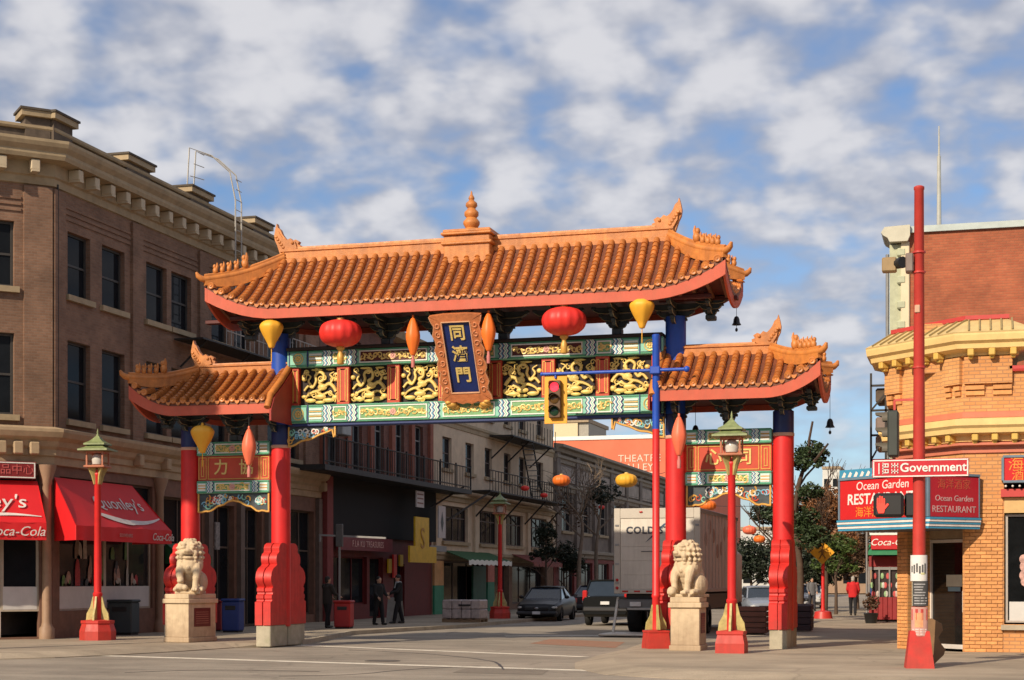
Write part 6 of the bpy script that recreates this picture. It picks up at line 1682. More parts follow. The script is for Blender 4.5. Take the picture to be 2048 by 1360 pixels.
def stone_building():
    A, B = (-12.0, 54.9), (-12.0, 92.0)
    root = thing('grey_stone_building', 'grey two storey building with weathered stone front beyond the cream building', 'building', (-12, 54.9, 0))
    F = Face(A, B); F.n = Vector((1, 0, 0))
    SW = mat('grey_stone', (0.20, 0.165, 0.14), rough=0.85, var=0.3, scale=1.2, dirt=0.5, dcol=(0.09, 0.07, 0.06), dscale=0.8)
    up = [(2.0 + 5.0 * k, 4.6 + 5.0 * k) for k in range(7)]
    mb = MB(); wall_mesh(mb, F, 3.2, 9.7, [(a, b, 4.6, 6.9) for a, b in up], 0.35); mb.build('wall', SW, root)
    mb = MB(); wall_mesh(mb, F, 0, 3.2, [(a - 0.6, b + 0.6, 0.2, 2.7) for a, b in up], 0.4); mb.build('shopfront', mat('shop_dull_red', (0.20, 0.03, 0.025), rough=0.7, var=0.4), root)
    for a, b in up:
        window(F, (a, b, 4.6, 6.9), root, fm=mat('frame_stone', (0.30, 0.26, 0.22)), sill=TRIM, mull=1); window(F, (a - 0.6, b + 0.6, 0.2, 2.7), root, fm=MATS['frame_maroon'], sill=None, mull=2, sash=False)
    for a in range(8):
        mb = MB(); F.box(mb, 0.1 + 5.0 * a, 0.9 + 5.0 * a, 3.2, 9.4, -0.02, 0.2); mb.build('pilaster', SW, root)
    for k in range(7):
        mb = MB(); F.box(mb, 1.4 + 5.0 * k, 5.0 + 5.0 * k, 7.6, 8.5, 0.0, 0.10); mb.build('frieze_panel', mat('stone_pale', (0.34, 0.29, 0.25), rough=0.8, var=0.4, scale=2), root)
    for z, o in ((9.5, 0.6), (8.9, 0.25), (7.2, 0.25), (3.2, 0.3)):
        mb = MB(); sweep(mb, [A, B], [(0, z - 0.25), (o * 0.4, z - 0.2), (o * 0.5, z), (o, z + 0.06), (o, z + 0.22), (0, z + 0.3)]); mb.build('string_course', mat('stone_trim_grey', (0.27, 0.23, 0.18), rough=0.8, var=0.2), root)
    mb = MB(); mb.box(-26, -12.5, 55, 92, 0, 9.6); mb.build('interior', INT, root)
stone_building()

def far_buildings():
    # red gable wall with painted lettering
    Y = 108.0
    l, r_ = onY(1085, 882, Y), onY(1420, 877, Y)
    root = thing('theatre_building', 'orange red painted wall with THEATRE ALLEY lettering above the street', 'building', (l.x, Y, 0))
    OW = mat('wall_orange', (0.64, 0.165, 0.085), rough=0.8, var=0.12, scale=0.5, dirt=0.3, dcol=(0.4, 0.16, 0.1), dscale=0.3)
    mb = MB(); mb.box(l.x, r_.x, Y, Y + 20, 0, l.z); mb.build('wall', OW, root)
    mb = MB(); mb.box(l.x - 0.1, r_.x + 0.1, Y - 0.1, Y + 20.1, l.z, l.z + 0.35); mb.build('coping', 'white', root)
    PL = mat('letter_peach', (0.80, 0.58, 0.46), rough=0.8)
    a, b = onY(1279, 917, Y), onY(1279, 935, Y)
    lettering('THEATRE', 0.92, PL, root, (a.x, Y - 0.03, a.z), depth=0.02, spacing=1.05); lettering('ALLEY', 0.92, PL, root, (b.x, Y - 0.03, b.z), depth=0.02, spacing=1.05)
    mb = MB(); c = onY(1290, 946, Y); mb.box(c.x - 1.2, c.x + 1.2, Y - 0.03, Y, c.z - 0.1, c.z + 0.1); mb.build('painted_line', PL, root)
    mb = MB(); d = onY(1305, 1000, Y); mb.box(d.x - 1.5, d.x + 4, Y - 6, Y, 0, d.z + 1.3); mb.build('annex', mat('annex_dark', (0.10, 0.045, 0.035), rough=0.8, var=0.2), root)
    # pale tower block
    Y = 170.0; a, b = onY(1108, 846, Y), onY(1176, 846, Y)
    t = thing('pale_tower_block', 'pale yellow block showing over the orange wall', 'building', (a.x, Y, 0))
    MB().box(a.x, b.x - 1.4, Y, Y + 12, 0, a.z).build('wall', mat('tower_cream', (0.62, 0.52, 0.33), rough=0.8, var=0.06), t)
    MB().box(b.x - 1.39, b.x, Y + 0.3, Y + 11, 0, a.z - 0.05).build('side_wall', mat('tower_grey', (0.34, 0.32, 0.27), rough=0.8), t)
    MB().box(a.x - 0.15, b.x + 0.1, Y - 0.15, Y + 12.2, a.z, a.z + 0.5).build('coping', 'tan', t)
    # far blocks at the end of the street
    for u0, u1, v, Y, c, lab in ((1560, 1640, 1040, 190, (0.42, 0.44, 0.46), 'low grey white building far down the street'), (1645, 1680, 938, 230, (0.55, 0.55, 0.52), 'pale high rise far down the street beside the restaurant sign'),
                                 (1615, 1648, 985, 215, (0.40, 0.33, 0.25), 'tan block far down the street left of the high rise'), (1480, 1560, 1060, 175, (0.50, 0.50, 0.48), 'white low shop far down the street behind the lantern strings'), (1590, 1800, 1095, 160, (0.30, 0.20, 0.13), 'low brown shop row far down the street')):
        a, b = onY(u0, v, Y), onY(u1, v, Y)
        t = thing('far_building', lab, 'building', (a.x, Y, 0))
        MB().box(a.x, b.x, Y, Y + 15, 0, a.z).build('wall', mat('far_%d%d' % (u0, v), c, rough=0.85, var=0.15, scale=0.6), t)
        MB().box(a.x - 0.1, b.x + 0.1, Y - 0.2, Y + 15.2, a.z, a.z + 0.4).build('roof', 'tan', t)
        nx = max(2, int((b.x - a.x) / 1.6)); nz = max(1, int(a.z / 3.2))
        for i in range(nx):
            for j in range(nz):
                x = a.x + (b.x - a.x) * (i + 0.5) / nx; z = 1.2 + (a.z - 1) * j / nz
                if z + 1.2 < a.z: MB().box(x - 0.45, x + 0.45, Y - 0.05, Y + 0.1, z, z + 1.3).build('window', 'glass', t)
far_buildings()
# ------------------------------------------------------------------ right hand corner: restaurant and the tall brick building behind it
def right_corner():
    BRK = brick_mat('orange_brick', (0.58, 0.255, 0.085), (0.66, 0.32, 0.12), (0.42, 0.21, 0.10), sign=1, bh=0.083, bw=0.24, dirt=0.18, msize=0.012)
    BRKC = brick_mat('orange_brick_corner', (0.60, 0.285, 0.095), (0.67, 0.34, 0.13), (0.45, 0.24, 0.11), sign=-1, bh=0.083, bw=0.34, dirt=0.18, msize=0.012)
    YEL = mat('cornice_yellow', (0.76, 0.54, 0.22), rough=0.6, var=0.1, dirt=0.2, dcol=(0.4, 0.24, 0.1))
    YEL2 = mat('bracket_yellow', (0.62, 0.40, 0.09), rough=0.6, var=0.12)
    REDT = mat('trim_red', (0.48, 0.05, 0.045), rough=0.55, var=0.1)
    PNK = mat('band_salmon', (0.55, 0.17, 0.10), rough=0.6, var=0.1)
    C1 = (11.92, -1.5); C2 = (10.42, 0.0); E1 = (32.0, -1.5); W2 = (10.42, 8.8)
    root = thing('restaurant_building', 'low orange brick corner restaurant with yellow cornices and tiled eave', 'building', (11.9, -1.5, 0))
    # outward = right of travel; travel W2 -> C2 -> C1 -> E1 keeps the street on the right
    S = Face(W2, C2); S.n = Vector((-1, 0, 0)); CH = Face(C2, C1); CH.n = Vector((-1, -1, 0)).normalized(); G = Face(C1, E1); G.n = Vector((0, -1, 0))
    L = CH.L
    door = (0.52, L + 0.0, 0.0, 3.1)
    mb = MB(); wall_mesh(mb, G, 0, 6.2, [(0.87, 6.5, 0.62, 3.75), (0.87, 6.5, 3.80, 4.3)], 0.25); wall_mesh(mb, S, 0, 6.2, [], 0.2); mb.build('wall', BRK, root)
    mb = MB(); wall_mesh(mb, CH, 0, 6.2, [(0.36, L - 0.02, 0.0, 3.0)], 0.9); mb.build('corner_wall', BRKC, root)
    mb = MB(); mb.box(12.6, 31.5, -0.9, 8.6, 0.05, 6.1); mb.build('interior', INT, root)
    # separate bricks on the pier, the corner pillar and under the window
    bm = MB(); bm.bbox(-0.113, 0.113, -0.022, 0.0, 0.004, 0.076, 0.006); full = bm.mesh('brick')
    bh_ = MB(); bh_.bbox(-0.052, 0.052, -0.022, 0.0, 0.004, 0.076, 0.006); half = bh_.mesh('brick')
    bmat = mat('brick_single', (0.62, 0.285, 0.10), rough=0.85, var=0.15, scale=9, rnd=0.16, bump=0.2, bscale=60)
    full.materials.append(bmat); half.materials.append(bmat)
    cnt = 0
    def field(F, a0, a1, z0, z1, out=0.0, rot=0.0):
        nonlocal cnt
        n = 0; z = z0; row = 0; pitch = 0.235
        while z + 0.08 <= z1:
            a = a0 + (0.06 if row % 2 else 0.12)
            first = row % 2
            x = a0
            while x < a1 - 0.05:
                w = 0.118 if (first and x == a0) else pitch
                if x + w > a1 + 0.02: w = a1 - x
                me = full if w > 0.17 else half
                p = F.P(x + w / 2, z, out)
                o = place('brick', me, p, root, rotz=rot); o.scale = (min(1.0, (w - 0.008) / (0.226 if me is full else 0.104)), 1, 1)
                x += w; cnt += 1
            z += 0.083; row += 1
    field(G, 0.02, 0.86, 0.0, 3.35, 0.001); field(CH, 0.02, 0.35, 0.0, 2.9, 0.001, rot=-PI / 4)
    # door in the chamfer, set back
    D0 = CH.P(0.36, 0, -0.55); 
    DF = Face((CH.P(0.3, 0, -0.7).x, CH.P(0.3, 0, -0.7).y), (CH.P(L + 0.2, 0, -0.7).x, CH.P(L + 0.2, 0, -0.7).y)); DF.n = CH.n
    FR = mat('door_frame_white', (0.62, 0.58, 0.54), rough=0.5)
    dr = MB(); DF.box(dr, 0.02, DF.L, 2.55, 3.05, -0.05, 0.03); dr.build('door_header', 'tan', root)
    mb = MB(); DF.box(mb, 0.02, DF.L, 0.03, 2.53, -0.05, -0.03); d_ = mb.build('door', mat('door_glass', (0.012, 0.011, 0.011), rough=0.08, var=0.4), root)
    mb = MB()
    for a in (0.04, 1.28, DF.L - 0.06): DF.box(mb, a, a + 0.065, 0.02, 2.54, -0.06, 0.02)
    DF.box(mb, 0.11, 1.275, 2.46, 2.535, -0.06, 0.018); DF.box(mb, 0.11, 1.275, 0.02, 0.12, -0.06, 0.018); DF.box(mb, 1.35, DF.L - 0.07, 0.02, 0.10, -0.06, 0.018)
    mb.build('door_frame', FR, d_)
    MB().tube([DF.P(1.20, 0.85, 0.02), DF.P(1.20, 0.87, 0.09), DF.P(1.20, 1.35, 0.09), DF.P(1.20, 1.37, 0.02)], 0.022, 6).build('handle', FR, d_, True)
    mb = MB(); DF.box(mb, 0.55, 1.05, 1.45, 1.72, -0.03, -0.022); mb.build('notice', mat('notice_cream', (0.55, 0.52, 0.40), rough=0.7), d_)
    mb = MB(); DF.box(mb, 0.60, 1.0, 1.34, 1.44, -0.03, -0.022); mb.build('notice', mat('notice_blue', (0.20, 0.32, 0.38), rough=0.7), d_)
    # window on the main street
    WN = (0.90, 6.45, 0.66, 3.05)
    w = window(G, WN, root, fm=mat('frame_alu', (0.40, 0.36, 0.32), rough=0.4), gm=mat('shop_glass', (0.008, 0.009, 0.010), rough=0.05, var=0.4), sill=None, mull=1, sash=False, depth=0.10, fw=0.05)
    mb = MB(); G.box(mb, 0.80, 6.55, 0.50, 0.61, -0.1, 0.10); mb.build('sill', 'kerb', w)
    mb = MB(); G.box(mb, 0.98, 6.4, 0.70, 1.12, -0.095, -0.080); mb.build('window_board', MATS['board_white'], w)
    mb = MB()
    cz = G.P(1.32, 0, -0.09)
    for k, (dx, dz, rr) in enumerate(((0, 0, 0.13), (0.02, 0.20, 0.14), (-0.03, 0.36, 0.10), (0.0, -0.14, 0.10), (0.05, 0.46, 0.05))): mb.ell((cz.x + dx, cz.y, 1.70 + dz), (rr, 0.012, rr * 1.05), 10, 7)
    mb.build('window_decoration', mat('decoration_pink', (0.48, 0.28, 0.24), rough=0.7, var=0.5, scale=14), w)
    mb = MB(); G.box(mb, 0.87, 6.5, 3.08, 3.42, -0.08, 0.04); mb.build('lintel', mat('lintel_tan', (0.58, 0.38, 0.16), rough=0.7), root)
    mb = MB(); G.box(mb, 0.80, 6.6, 3.43, 3.60, -0.08, 0.16); mb.build('red_moulding', REDT, root)
    # light boxes
    RBX = mat('lightbox_red', (0.55, 0.018, 0.020), rough=0.35, var=0.05); RBD = mat('lightbox_red_shaded', (0.42, 0.010, 0.022), rough=0.35, var=0.05)  # second red is darkened for the marquee face turned from the sun
    ORG = mat('letter_orange', (0.75, 0.25, 0.03), rough=0.5); WHT = mat('letter_white', (0.75, 0.68, 0.64), rough=0.5); BLU = mat('marquee_blue', (0.045, 0.26, 0.42), rough=0.5, var=0.1)
    def lightbox(F, a0, a1, z0, z1, o0, o1, m_, name='light_box'):
        mb = MB(); F.box(mb, a0, a1, z0, z1, o0, o1); b = mb.build(name, m_, root)
        mb = MB(); t_ = 0.05
        F.box(mb, a0 - 0.02, a1 + 0.02, z1, z1 + t_, o0, o1 + 0.03); F.box(mb, a0 - 0.02, a1 + 0.02, z0 - t_, z0, o0, o1 + 0.03); F.box(mb, a0 - t_, a0, z0, z1, o0, o1 + 0.03); F.box(mb, a1, a1 + t_, z0, z1, o0, o1 + 0.03)
        mb.build('edge_trim', mat('trim_steel', (0.14, 0.20, 0.26), rough=0.4), b); return b
    b = lightbox(G, 0.86, 6.6, 3.78, 4.28, 0.02, 0.32, RBX)
    lettering('海洋', 0.34, ORG, b, G.P(1.28, 4.12, 0.325), G.d, depth=0.004); lettering('酒家', 0.26, ORG, b, G.P(1.28, 3.88, 0.325), G.d, depth=0.004)
    for k in range(16):
        p = G.P(0.90 + 0.145 * k, 3.66, 0.26); mb = MB(); mb.ell(p, 0.028, 7, 5); mb.build('bulb', WHT, root, True)
    # prow-shaped marquee over the door
    PL, PM, PR = onY(1680, 1000, -0.9), onY(1853, 1000, -2.65), onY(1956, 1000, -1.62)
    ML = Face((PL.x, PL.y), (PM.x, PM.y)); ML.n = Vector((ML.d.y, -ML.d.x, 0)); MR = Face((PM.x, PM.y), (PR.x, PR.y)); MR.n = Vector((MR.d.y, -MR.d.x, 0))
    zb, z0, z1, z2 = 2.72, 2.98, 3.88, 4.06
    mq = MB(); tri = [(PL.x, PL.y), (PM.x, PM.y), (PR.x, PR.y), (11.6, -1.0), (10.3, 0.2)]
    mq.prism(tri, lambda p, q, t: (p, q, t), zb, z1); M_ = mq.build('marquee', mat('marquee_body', (0.10, 0.09, 0.09), rough=0.6), root)
    mb = MB(); ML.box(mb, 0.06, ML.L - 0.03, z0, z1 - 0.02, 0.0, 0.05); a_ = mb.build('sign_face', RBX, M_)
    mb = MB(); MR.box(mb, 0.06, MR.L - 0.03, z0, z1 - 0.02, 0.0, 0.05); c_ = mb.build('sign_face', RBD, M_)
    lettering('Ocean Garden', 0.27, WHT, a_, ML.P(ML.L * 0.52, 3.72, 0.052), ML.d, depth=0.004, shear=0.1); lettering('RESTAURANT', 0.335, WHT, a_, ML.P(ML.L * 0.50, 3.42, 0.052), ML.d, depth=0.004, shear=0.05, bold=0.006)
    lettering('海洋酒家海鮮', 0.26, ORG, a_, ML.P(ML.L * 0.50, 3.12, 0.052), ML.d, depth=0.004)
    lettering('海洋酒家', 0.24, mat('letter_orange_shaded', (0.45, 0.08, 0.04), rough=0.5), c_, MR.P(MR.L * 0.5, 3.68, 0.052), MR.d, depth=0.004)  # orange lettering darkened to look shaded on the right face
    wd = mat('letter_white_shaded', (0.52, 0.34, 0.34), rough=0.5)  # white lettering dulled for the same shaded face
    lettering('Ocean Garden', 0.185, wd, c_, MR.P(MR.L * 0.5, 3.38, 0.052), MR.d, depth=0.004, shear=0.1); lettering('RESTAURANT', 0.205, wd, c_, MR.P(MR.L * 0.5, 3.14, 0.052), MR.d, depth=0.004)
    for F in (ML, MR):
        for k in range(5):
            mb = MB(); F.box(mb, 0.0, F.L, zb + 0.002 + 0.05 * k, zb + 0.048 + 0.05 * k, 0.0, 0.06 + 0.012 * k); mb.build('neon_band', BLU if k % 2 == 0 else WHT, M_)
        mb = MB(); F.box(mb, 0.0, F.L, z1, z1 + 0.05, -0.05, 0.07); F.box(mb, 0.0, 0.05, zb + 0.26, z1, 0.0, 0.06); F.box(mb, F.L - 0.028, F.L, zb + 0.26, z1, 0.0, 0.06); mb.build('edge_trim', mat('trim_steel', (0.14, 0.20, 0.26)), M_)
    mb = MB(); ML.box(mb, 0.02, ML.L * 0.98, z1 + 0.05, z2 + 0.06, -0.02, 0.04); cr = mb.build('crest', BLU, M_)
    mb = MB()
    for k in range(9): mb.prism([(0.1 + 0.19 * k, z1 + 0.07), (0.18 + 0.19 * k, z1 + 0.19), (0.24 + 0.19 * k, z1 + 0.15), (0.2 + 0.19 * k, z1 + 0.07)], lambda p, q, t: ML.P(p, q, t), 0.04, 0.046)
    mb.build('wave_pattern', WHT, cr)
    # upper corbelled bay
    def bay(F, a0, a1, n, rt):
        pass
    path = [W2, C2, C1, E1]
    # lower cornice runs along every face
    mb = MB(); sweep(mb, path, [(0.0, 4.40), (0.05, 4.42), (0.05, 4.55), (0.20, 4.58), (0.20, 4.63), (0.0, 4.66)]); mb.build('salmon_band', PNK, root)
    mb = MB(); sweep(mb, path, [(0.0, 4.66), (0.10, 4.67), (0.10, 4.80), (0.34, 4.84), (0.36, 4.94), (0.42, 5.00), (0.42, 5.14), (0.0, 5.2)]); mb.build('lower_cornice', YEL, root)
    mb = MB(); sweep(mb, path, [(0.0, 5.2), (0.05, 5.2), (0.05, 5.32), (0.0, 5.34)]); mb.build('salmon_band', PNK, root)
    bk = MB(); bk.bbox(-0.07, 0.07, -0.22, 0.0, -0.16, 0.0, 0.02); bk.bbox(-0.05, 0.05, -0.14, 0.0, -0.22, -0.14, 0.02); bkm = bk.mesh('cornice_bracket'); bkm.materials.append(YEL2)
    for k in range(5): place('cornice_bracket', bkm, CH.P(0.2 + 0.43 * k, 4.83, 0.08), root, rotz=-PI / 4)
    for k in range(16): place('cornice_bracket', bkm, G.P(0.25 + 0.42 * k, 4.83, 0.08), root)
    # tower bay above: brick panels, corbels, eave and ribbed roof
    C2u = (10.16, 0.26); CHL = CH; CH = Face(C2u, C1); CH.n = Vector((-1, -1, 0)).normalized(); L = CH.L
    for a0, a1 in ((0.05, 0.55), (L - 0.55, L - 0.02)):
        mb = MB(); CH.box(mb, a0, a1, 5.95, 6.55, 0.0, 0.10); mb.build('corbel_panel', BRKC, root)
        for k in (0, 1):
            for j in range(2): mb = MB(); x = a0 + 0.03 + 0.29 * k; CH.box(mb, x, x + 0.18, 5.70 + 0.12 * j, 5.79 + 0.12 * j, 0.0, 0.05 + 0.03 * j); mb.build('corbel_course', bmat, root)
    mb = MB(); CH.box(mb, 0.0, L, 6.2, 6.62, -0.3, 0.0); mb.build('bay_wall', BRKC, root)
    mb = MB(); G.box(mb, 0.0, 1.06, 6.2, 6.62, -0.3, 0.0); mb.build('bay_wall', BRK, root)
    mb = MB(); G.box(mb, 0.02, 1.04, 5.95, 6.55, 0.0, 0.10); mb.build('corbel_panel', BRK, root)
    for k in range(2):
        for j in range(2): mb = MB(); x = 0.05 + 0.58 * k; G.box(mb, x, x + 0.40, 5.70 + 0.12 * j, 5.79 + 0.12 * j, 0.0, 0.05 + 0.03 * j); mb.build('corbel_course', bmat, root)
    mb = MB(); mb.box(10.165, 10.8, 0.27, 1.4, 5.72, 6.62); mb.build('bay_wall', BRK, root)
    mb = MB(); CH.box(mb, 0.0, 0.7, 5.85, 6.2, -0.3, 0.002); mb.build('bay_wall', BRKC, root)
    ep = [(10.16, 1.5), C2u, C1, (13.0, -1.5), (13.0, 0.4)]
    mb = MB(); sweep(mb, ep, [(0.0, 6.55), (0.10, 6.57), (0.10, 6.64), (0.34, 6.70), (0.36, 6.80), (0.44, 6.86), (0.46, 6.98), (0.46, 7.02), (-0.30, 7.03)]); mb.build('eave', YEL, root)
    for k in range(5): place('cornice_bracket', bkm, CH.P(0.16 + 0.45 * k, 6.70, 0.12), root, rotz=-PI / 4)
    for k in range(3): place('cornice_bracket', bkm, G.P(0.16 + 0.45 * k, 6.70, 0.12), root)
    mb = MB(); sweep(mb, ep, [(0.46, 7.02), (0.47, 7.05), (-0.16, 7.40), (-0.16, 7.36)]); rf = mb.build('bay_roof', mat('roof_cream', (0.60, 0.44, 0.19), rough=0.6, var=0.15, dirt=0.4, dcol=(0.3, 0.2, 0.1)), root)
    for F, lo, hi, n in ((CH, -0.1, L + 0.1, 10), (G, 0.0, 1.15, 5)):
        for k in range(n):
            a = lo + (hi - lo) * (k + 0.5) / n; MB().bar(F.P(a, 7.07, 0.46), F.P(a, 7.40, -0.14), 0.035, 0.05).build('roof_rib', mat('rib_dark', (0.30, 0.22, 0.09), rough=0.6), rf)
    mb = MB(); sweep(mb, ep, [(-0.14, 7.38), (-0.10, 7.40), (-0.10, 7.49), (-0.26, 7.49), (-0.26, 7.38)]); mb.build('roof_ridge', REDT, rf)
    mb = MB(); mb.box(10.9, 12.7, -0.9, 1.2, 6.3, 7.42); mb.build('bay_core', BRK, root)
    mb = MB(); sweep(mb, [(12.9, -1.5), E1], [(-0.3, 6.2), (0.08, 6.2), (0.10, 6.25), (0.10, 6.32), (-0.3, 6.36)]); mb.build('parapet_coping', REDT, root)
    mb = MB(); mb.box(13.0, 31.9, -1.2, 8.7, 6.12, 6.18); mb.box(10.5, 13.0, 0.3, 8.7, 6.12, 6.18); mb.build('flat_roof', 'grey', root)
    # old balcony frame poking out behind on the side street
    mb = MB()
    for z in (4.5, 5.1, 5.7, 6.3): mb.bar((10.42, 1.2, z), (9.75, 1.2, z), 0.05)
    for x in (9.75, 10.1): mb.bar((x, 1.2, 4.0), (x, 1.2, 6.6), 0.05)
    mb.bar((9.75, 1.2, 4.5), (10.42, 1.2, 5.7), 0.04); mb.bar((9.75, 1.2, 5.7), (10.42, 1.2, 6.5), 0.04)
    mb.build('side_balcony', 'iron', root)
    for z, c in ((5.9, 'parapet_brick'), (5.2, 'box_grey'), (4.75, 'column_tan')): MB().bbox(9.85, 10.40, 1.3, 2.2, z, z + 0.35, 0.04).build('balcony_box', MATS[c], root)
right_corner()

def tall_brick():
    Y = 9.0; z = onY(1900, 462, Y).z
    root = thing('tall_brick_building', 'tall blank red brick side wall rising behind the restaurant', 'building', (10.4, Y, 0))
    BR = brick_mat('red_brick_wall', (0.33, 0.085, 0.038), (0.40, 0.115, 0.05), (0.33, 0.12, 0.06), sign=1, bh=0.075, dirt=0.38)
    xl = onY(1812, 500, Y).x
    MB().box(xl, 34, Y, Y + 22, 0, z).build('wall', BR, root)
    MB().box(xl - 0.05, 34.1, Y - 0.10, Y + 22, z, z + 0.18).build('coping', mat('coping_teal', (0.42, 0.48, 0.46), rough=0.6), root)
    GRN = mat('pilaster_sage', (0.42, 0.44, 0.30), rough=0.7, var=0.2, scale=4, dirt=0.4, dcol=(0.2, 0.18, 0.1))
    x0 = onY(1779, 500, Y).x
    MB().box(x0, xl - 0.14, Y + 0.02, Y + 1.0, 4.4, z - 0.30).build('end_pilaster', GRN, root)
    MB().bbox(xl - 0.14, xl + 0.10, Y - 0.08, Y + 0.5, 4.4, z - 0.25, 0.02).build('corner_strip', mat('strip_cream', (0.66, 0.56, 0.38), rough=0.7, var=0.08), root)
    for v in (505, 560, 610, 650, 690):
        p = onY(1803, v, Y); MB().bbox(p.x - 0.13, p.x + 0.13, Y - 0.10, Y + 0.05, p.z - 0.12, p.z + 0.12, 0.04).build('moulding', GRN, root)
    xc = onY(1763, 470, Y).x
    mb = MB(); mb.prism([(xc, z + 0.02), (xc + 0.05, z - 0.06), (xc + 0.18, z - 0.14), (xc + 0.24, z - 0.26), (xl + 0.05, z - 0.26), (xl + 0.12, z - 0.1), (xl + 0.12, z + 0.20), (xc + 0.1, z + 0.17)], lambda p, q, t: (p, t, q), Y - 0.25, Y + 1.4); mb.build('end_cornice', mat('cornice_pale', (0.50, 0.48, 0.38), rough=0.65, var=0.1), root)
    MB().tube([(x0 - 0.08, Y + 0.4, 4.4), (x0 - 0.08, Y + 0.4, z - 0.5)], 0.05, 6).build('downpipe', 'grey', root)
    # rooftop mast, set back
    p = onY(1878, 450, Y + 8); t = onY(1878, 252, Y + 8)
    r2 = thing('roof_mast', 'thin pale mast on the roof of the tall brick building', 'mast', (p.x, Y + 8, z))
    MB().tube([(p.x, Y + 8, z), (p.x, Y + 8, t.z - 1.0)], [0.09, 0.06], 8).build('mast', mat('mast_pale', (0.40, 0.40, 0.36), rough=0.5), r2)
    MB().tube([(p.x, Y + 8, t.z - 1.0), (p.x, Y + 8, t.z)], [0.035, 0.02], 6).build('whip', MATS['mast_pale'], r2)
tall_brick()
# ------------------------------------------------------------------ unseen buildings added to block sky light and reflections around the street
def plain_block(name, label, x0, x1, y0, y1, h, col, wy=None):
    t = thing(name, label, 'building', ((x0 + x1) / 2, y0, 0))
    MB().box(x0, x1, y0, y1, 0, h).build('wall', mat('block_%d_%d' % (int(x0), int(y0)), col, rough=0.85, var=0.2, scale=1.0, dirt=0.3), t)
    MB().box(x0 - 0.25, x1 + 0.25, y0 - 0.25, y1 + 0.25, h, h + 0.35).build('cornice', 'tan', t)
    for side, X in ((-1, x0), (1, x1)):
        n = int((y1 - y0) / 3.2)
        for i in range(n):
            for z in (1.0, 4.6, 8.0):
                if z + 2 > h: continue
                y = y0 + 1.2 + 3.2 * i
                MB().box(min(X, X + side * 0.05), max(X, X + side * 0.05), y, y + 1.5, z, z + 1.9).build('window', 'glass', t)
    n = int((x1 - x0) / 3.2)
    for Y in (y0 - 0.05, y1 - 0.05):
        for i in range(n):
            for z in (1.0, 4.6, 8.0):
                if z + 2 > h: continue
                x = x0 + 1.2 + 3.2 * i
                MB().box(x, x + 1.5, Y, Y + 0.1, z, z + 1.9).build('window', 'glass', t)
plain_block('added_shop_row', 'added brown brick shop row along the right side of the street, behind the tall wall', 10.9, 26, 31.4, 62, 10.5, (0.25, 0.12, 0.08))
plain_block('added_shop_row', 'added tan brick shop row farther along the right side of the street', 11.2, 26, 63, 130, 9.0, (0.30, 0.22, 0.15))
plain_block('unseen_building', 'added unseen brown building across the square, behind the viewer', -30, 40, -78, -66, 11.5, (0.16, 0.10, 0.07))
plain_block('unseen_building', 'red brick building across the square, to the viewer\'s left', -62, -36, -52, -24, 12.0, (0.20, 0.10, 0.07))
plain_block('unseen_building', 'grey building across the square, to the viewer\'s right', 38, 56, -60, -14, 12.0, (0.18, 0.15, 0.13))

# ------------------------------------------------------------------ vehicles
CG = mat('car_glass', (0.02, 0.03, 0.045), rough=0.05, var=0.1, spec=0.45)
TY = mat('tyre', (0.012, 0.012, 0.012), rough=0.85); RIM = mat('rim', (0.30, 0.30, 0.31), rough=0.3, metal=0.7)
def loft(mb, st):
    """st: list of (y, [(x,z)...]) closed rings"""
    k = len(st[0][1]); vs = [(x, y, z) for y, ring in st for x, z in ring]; fs = []
    for i in range(len(st) - 1):
        for j in range(k): a, b = i * k + j, i * k + (j + 1) % k; fs.append((a, b, b + k, a + k))
    fs += [tuple(range(k)), tuple(range((len(st) - 1) * k, len(st) * k))]
    return mb.add(vs, fs)
def wheel(root, x, y, r, s, w=0.2):
    mb = MB(); n = 18; vs = []
    for xx, rr in ((-w / 2, r * 0.62), (-w / 2, r * 0.94), (-w * 0.35, r), (w * 0.35, r), (w / 2, r * 0.94), (w / 2, r * 0.62)):
        vs += [(x + xx, y + math.cos(2 * PI * j / n) * rr, r + math.sin(2 * PI * j / n) * rr) for j in range(n)]
    fs = []
    for i in range(5):
        for j in range(n): a, b = i * n + j, i * n + (j + 1) % n; fs.append((a, b, b + n, a + n))
    mb.add(vs, fs); t = mb.build('wheel', TY, root, True)
    mb = MB(); mb.v = []; vs = []
    for xx, rr in ((0.30, 0.64), (0.34, 0.5), (0.26, 0.2), (0.30, 0.0)):
        vs += [(x + s * w * xx, y + math.cos(2 * PI * j / 12) * r * rr, r + math.sin(2 * PI * j / 12) * r * rr) for j in range(12)]
    fs = []
    for i in range(3):
        for j in range(12): a, b = i * 12 + j, i * 12 + (j + 1) % 12; fs.append((a, b, b + 12, a + 12))
    mb.add(vs, fs); mb.build('rim', RIM, t, True)
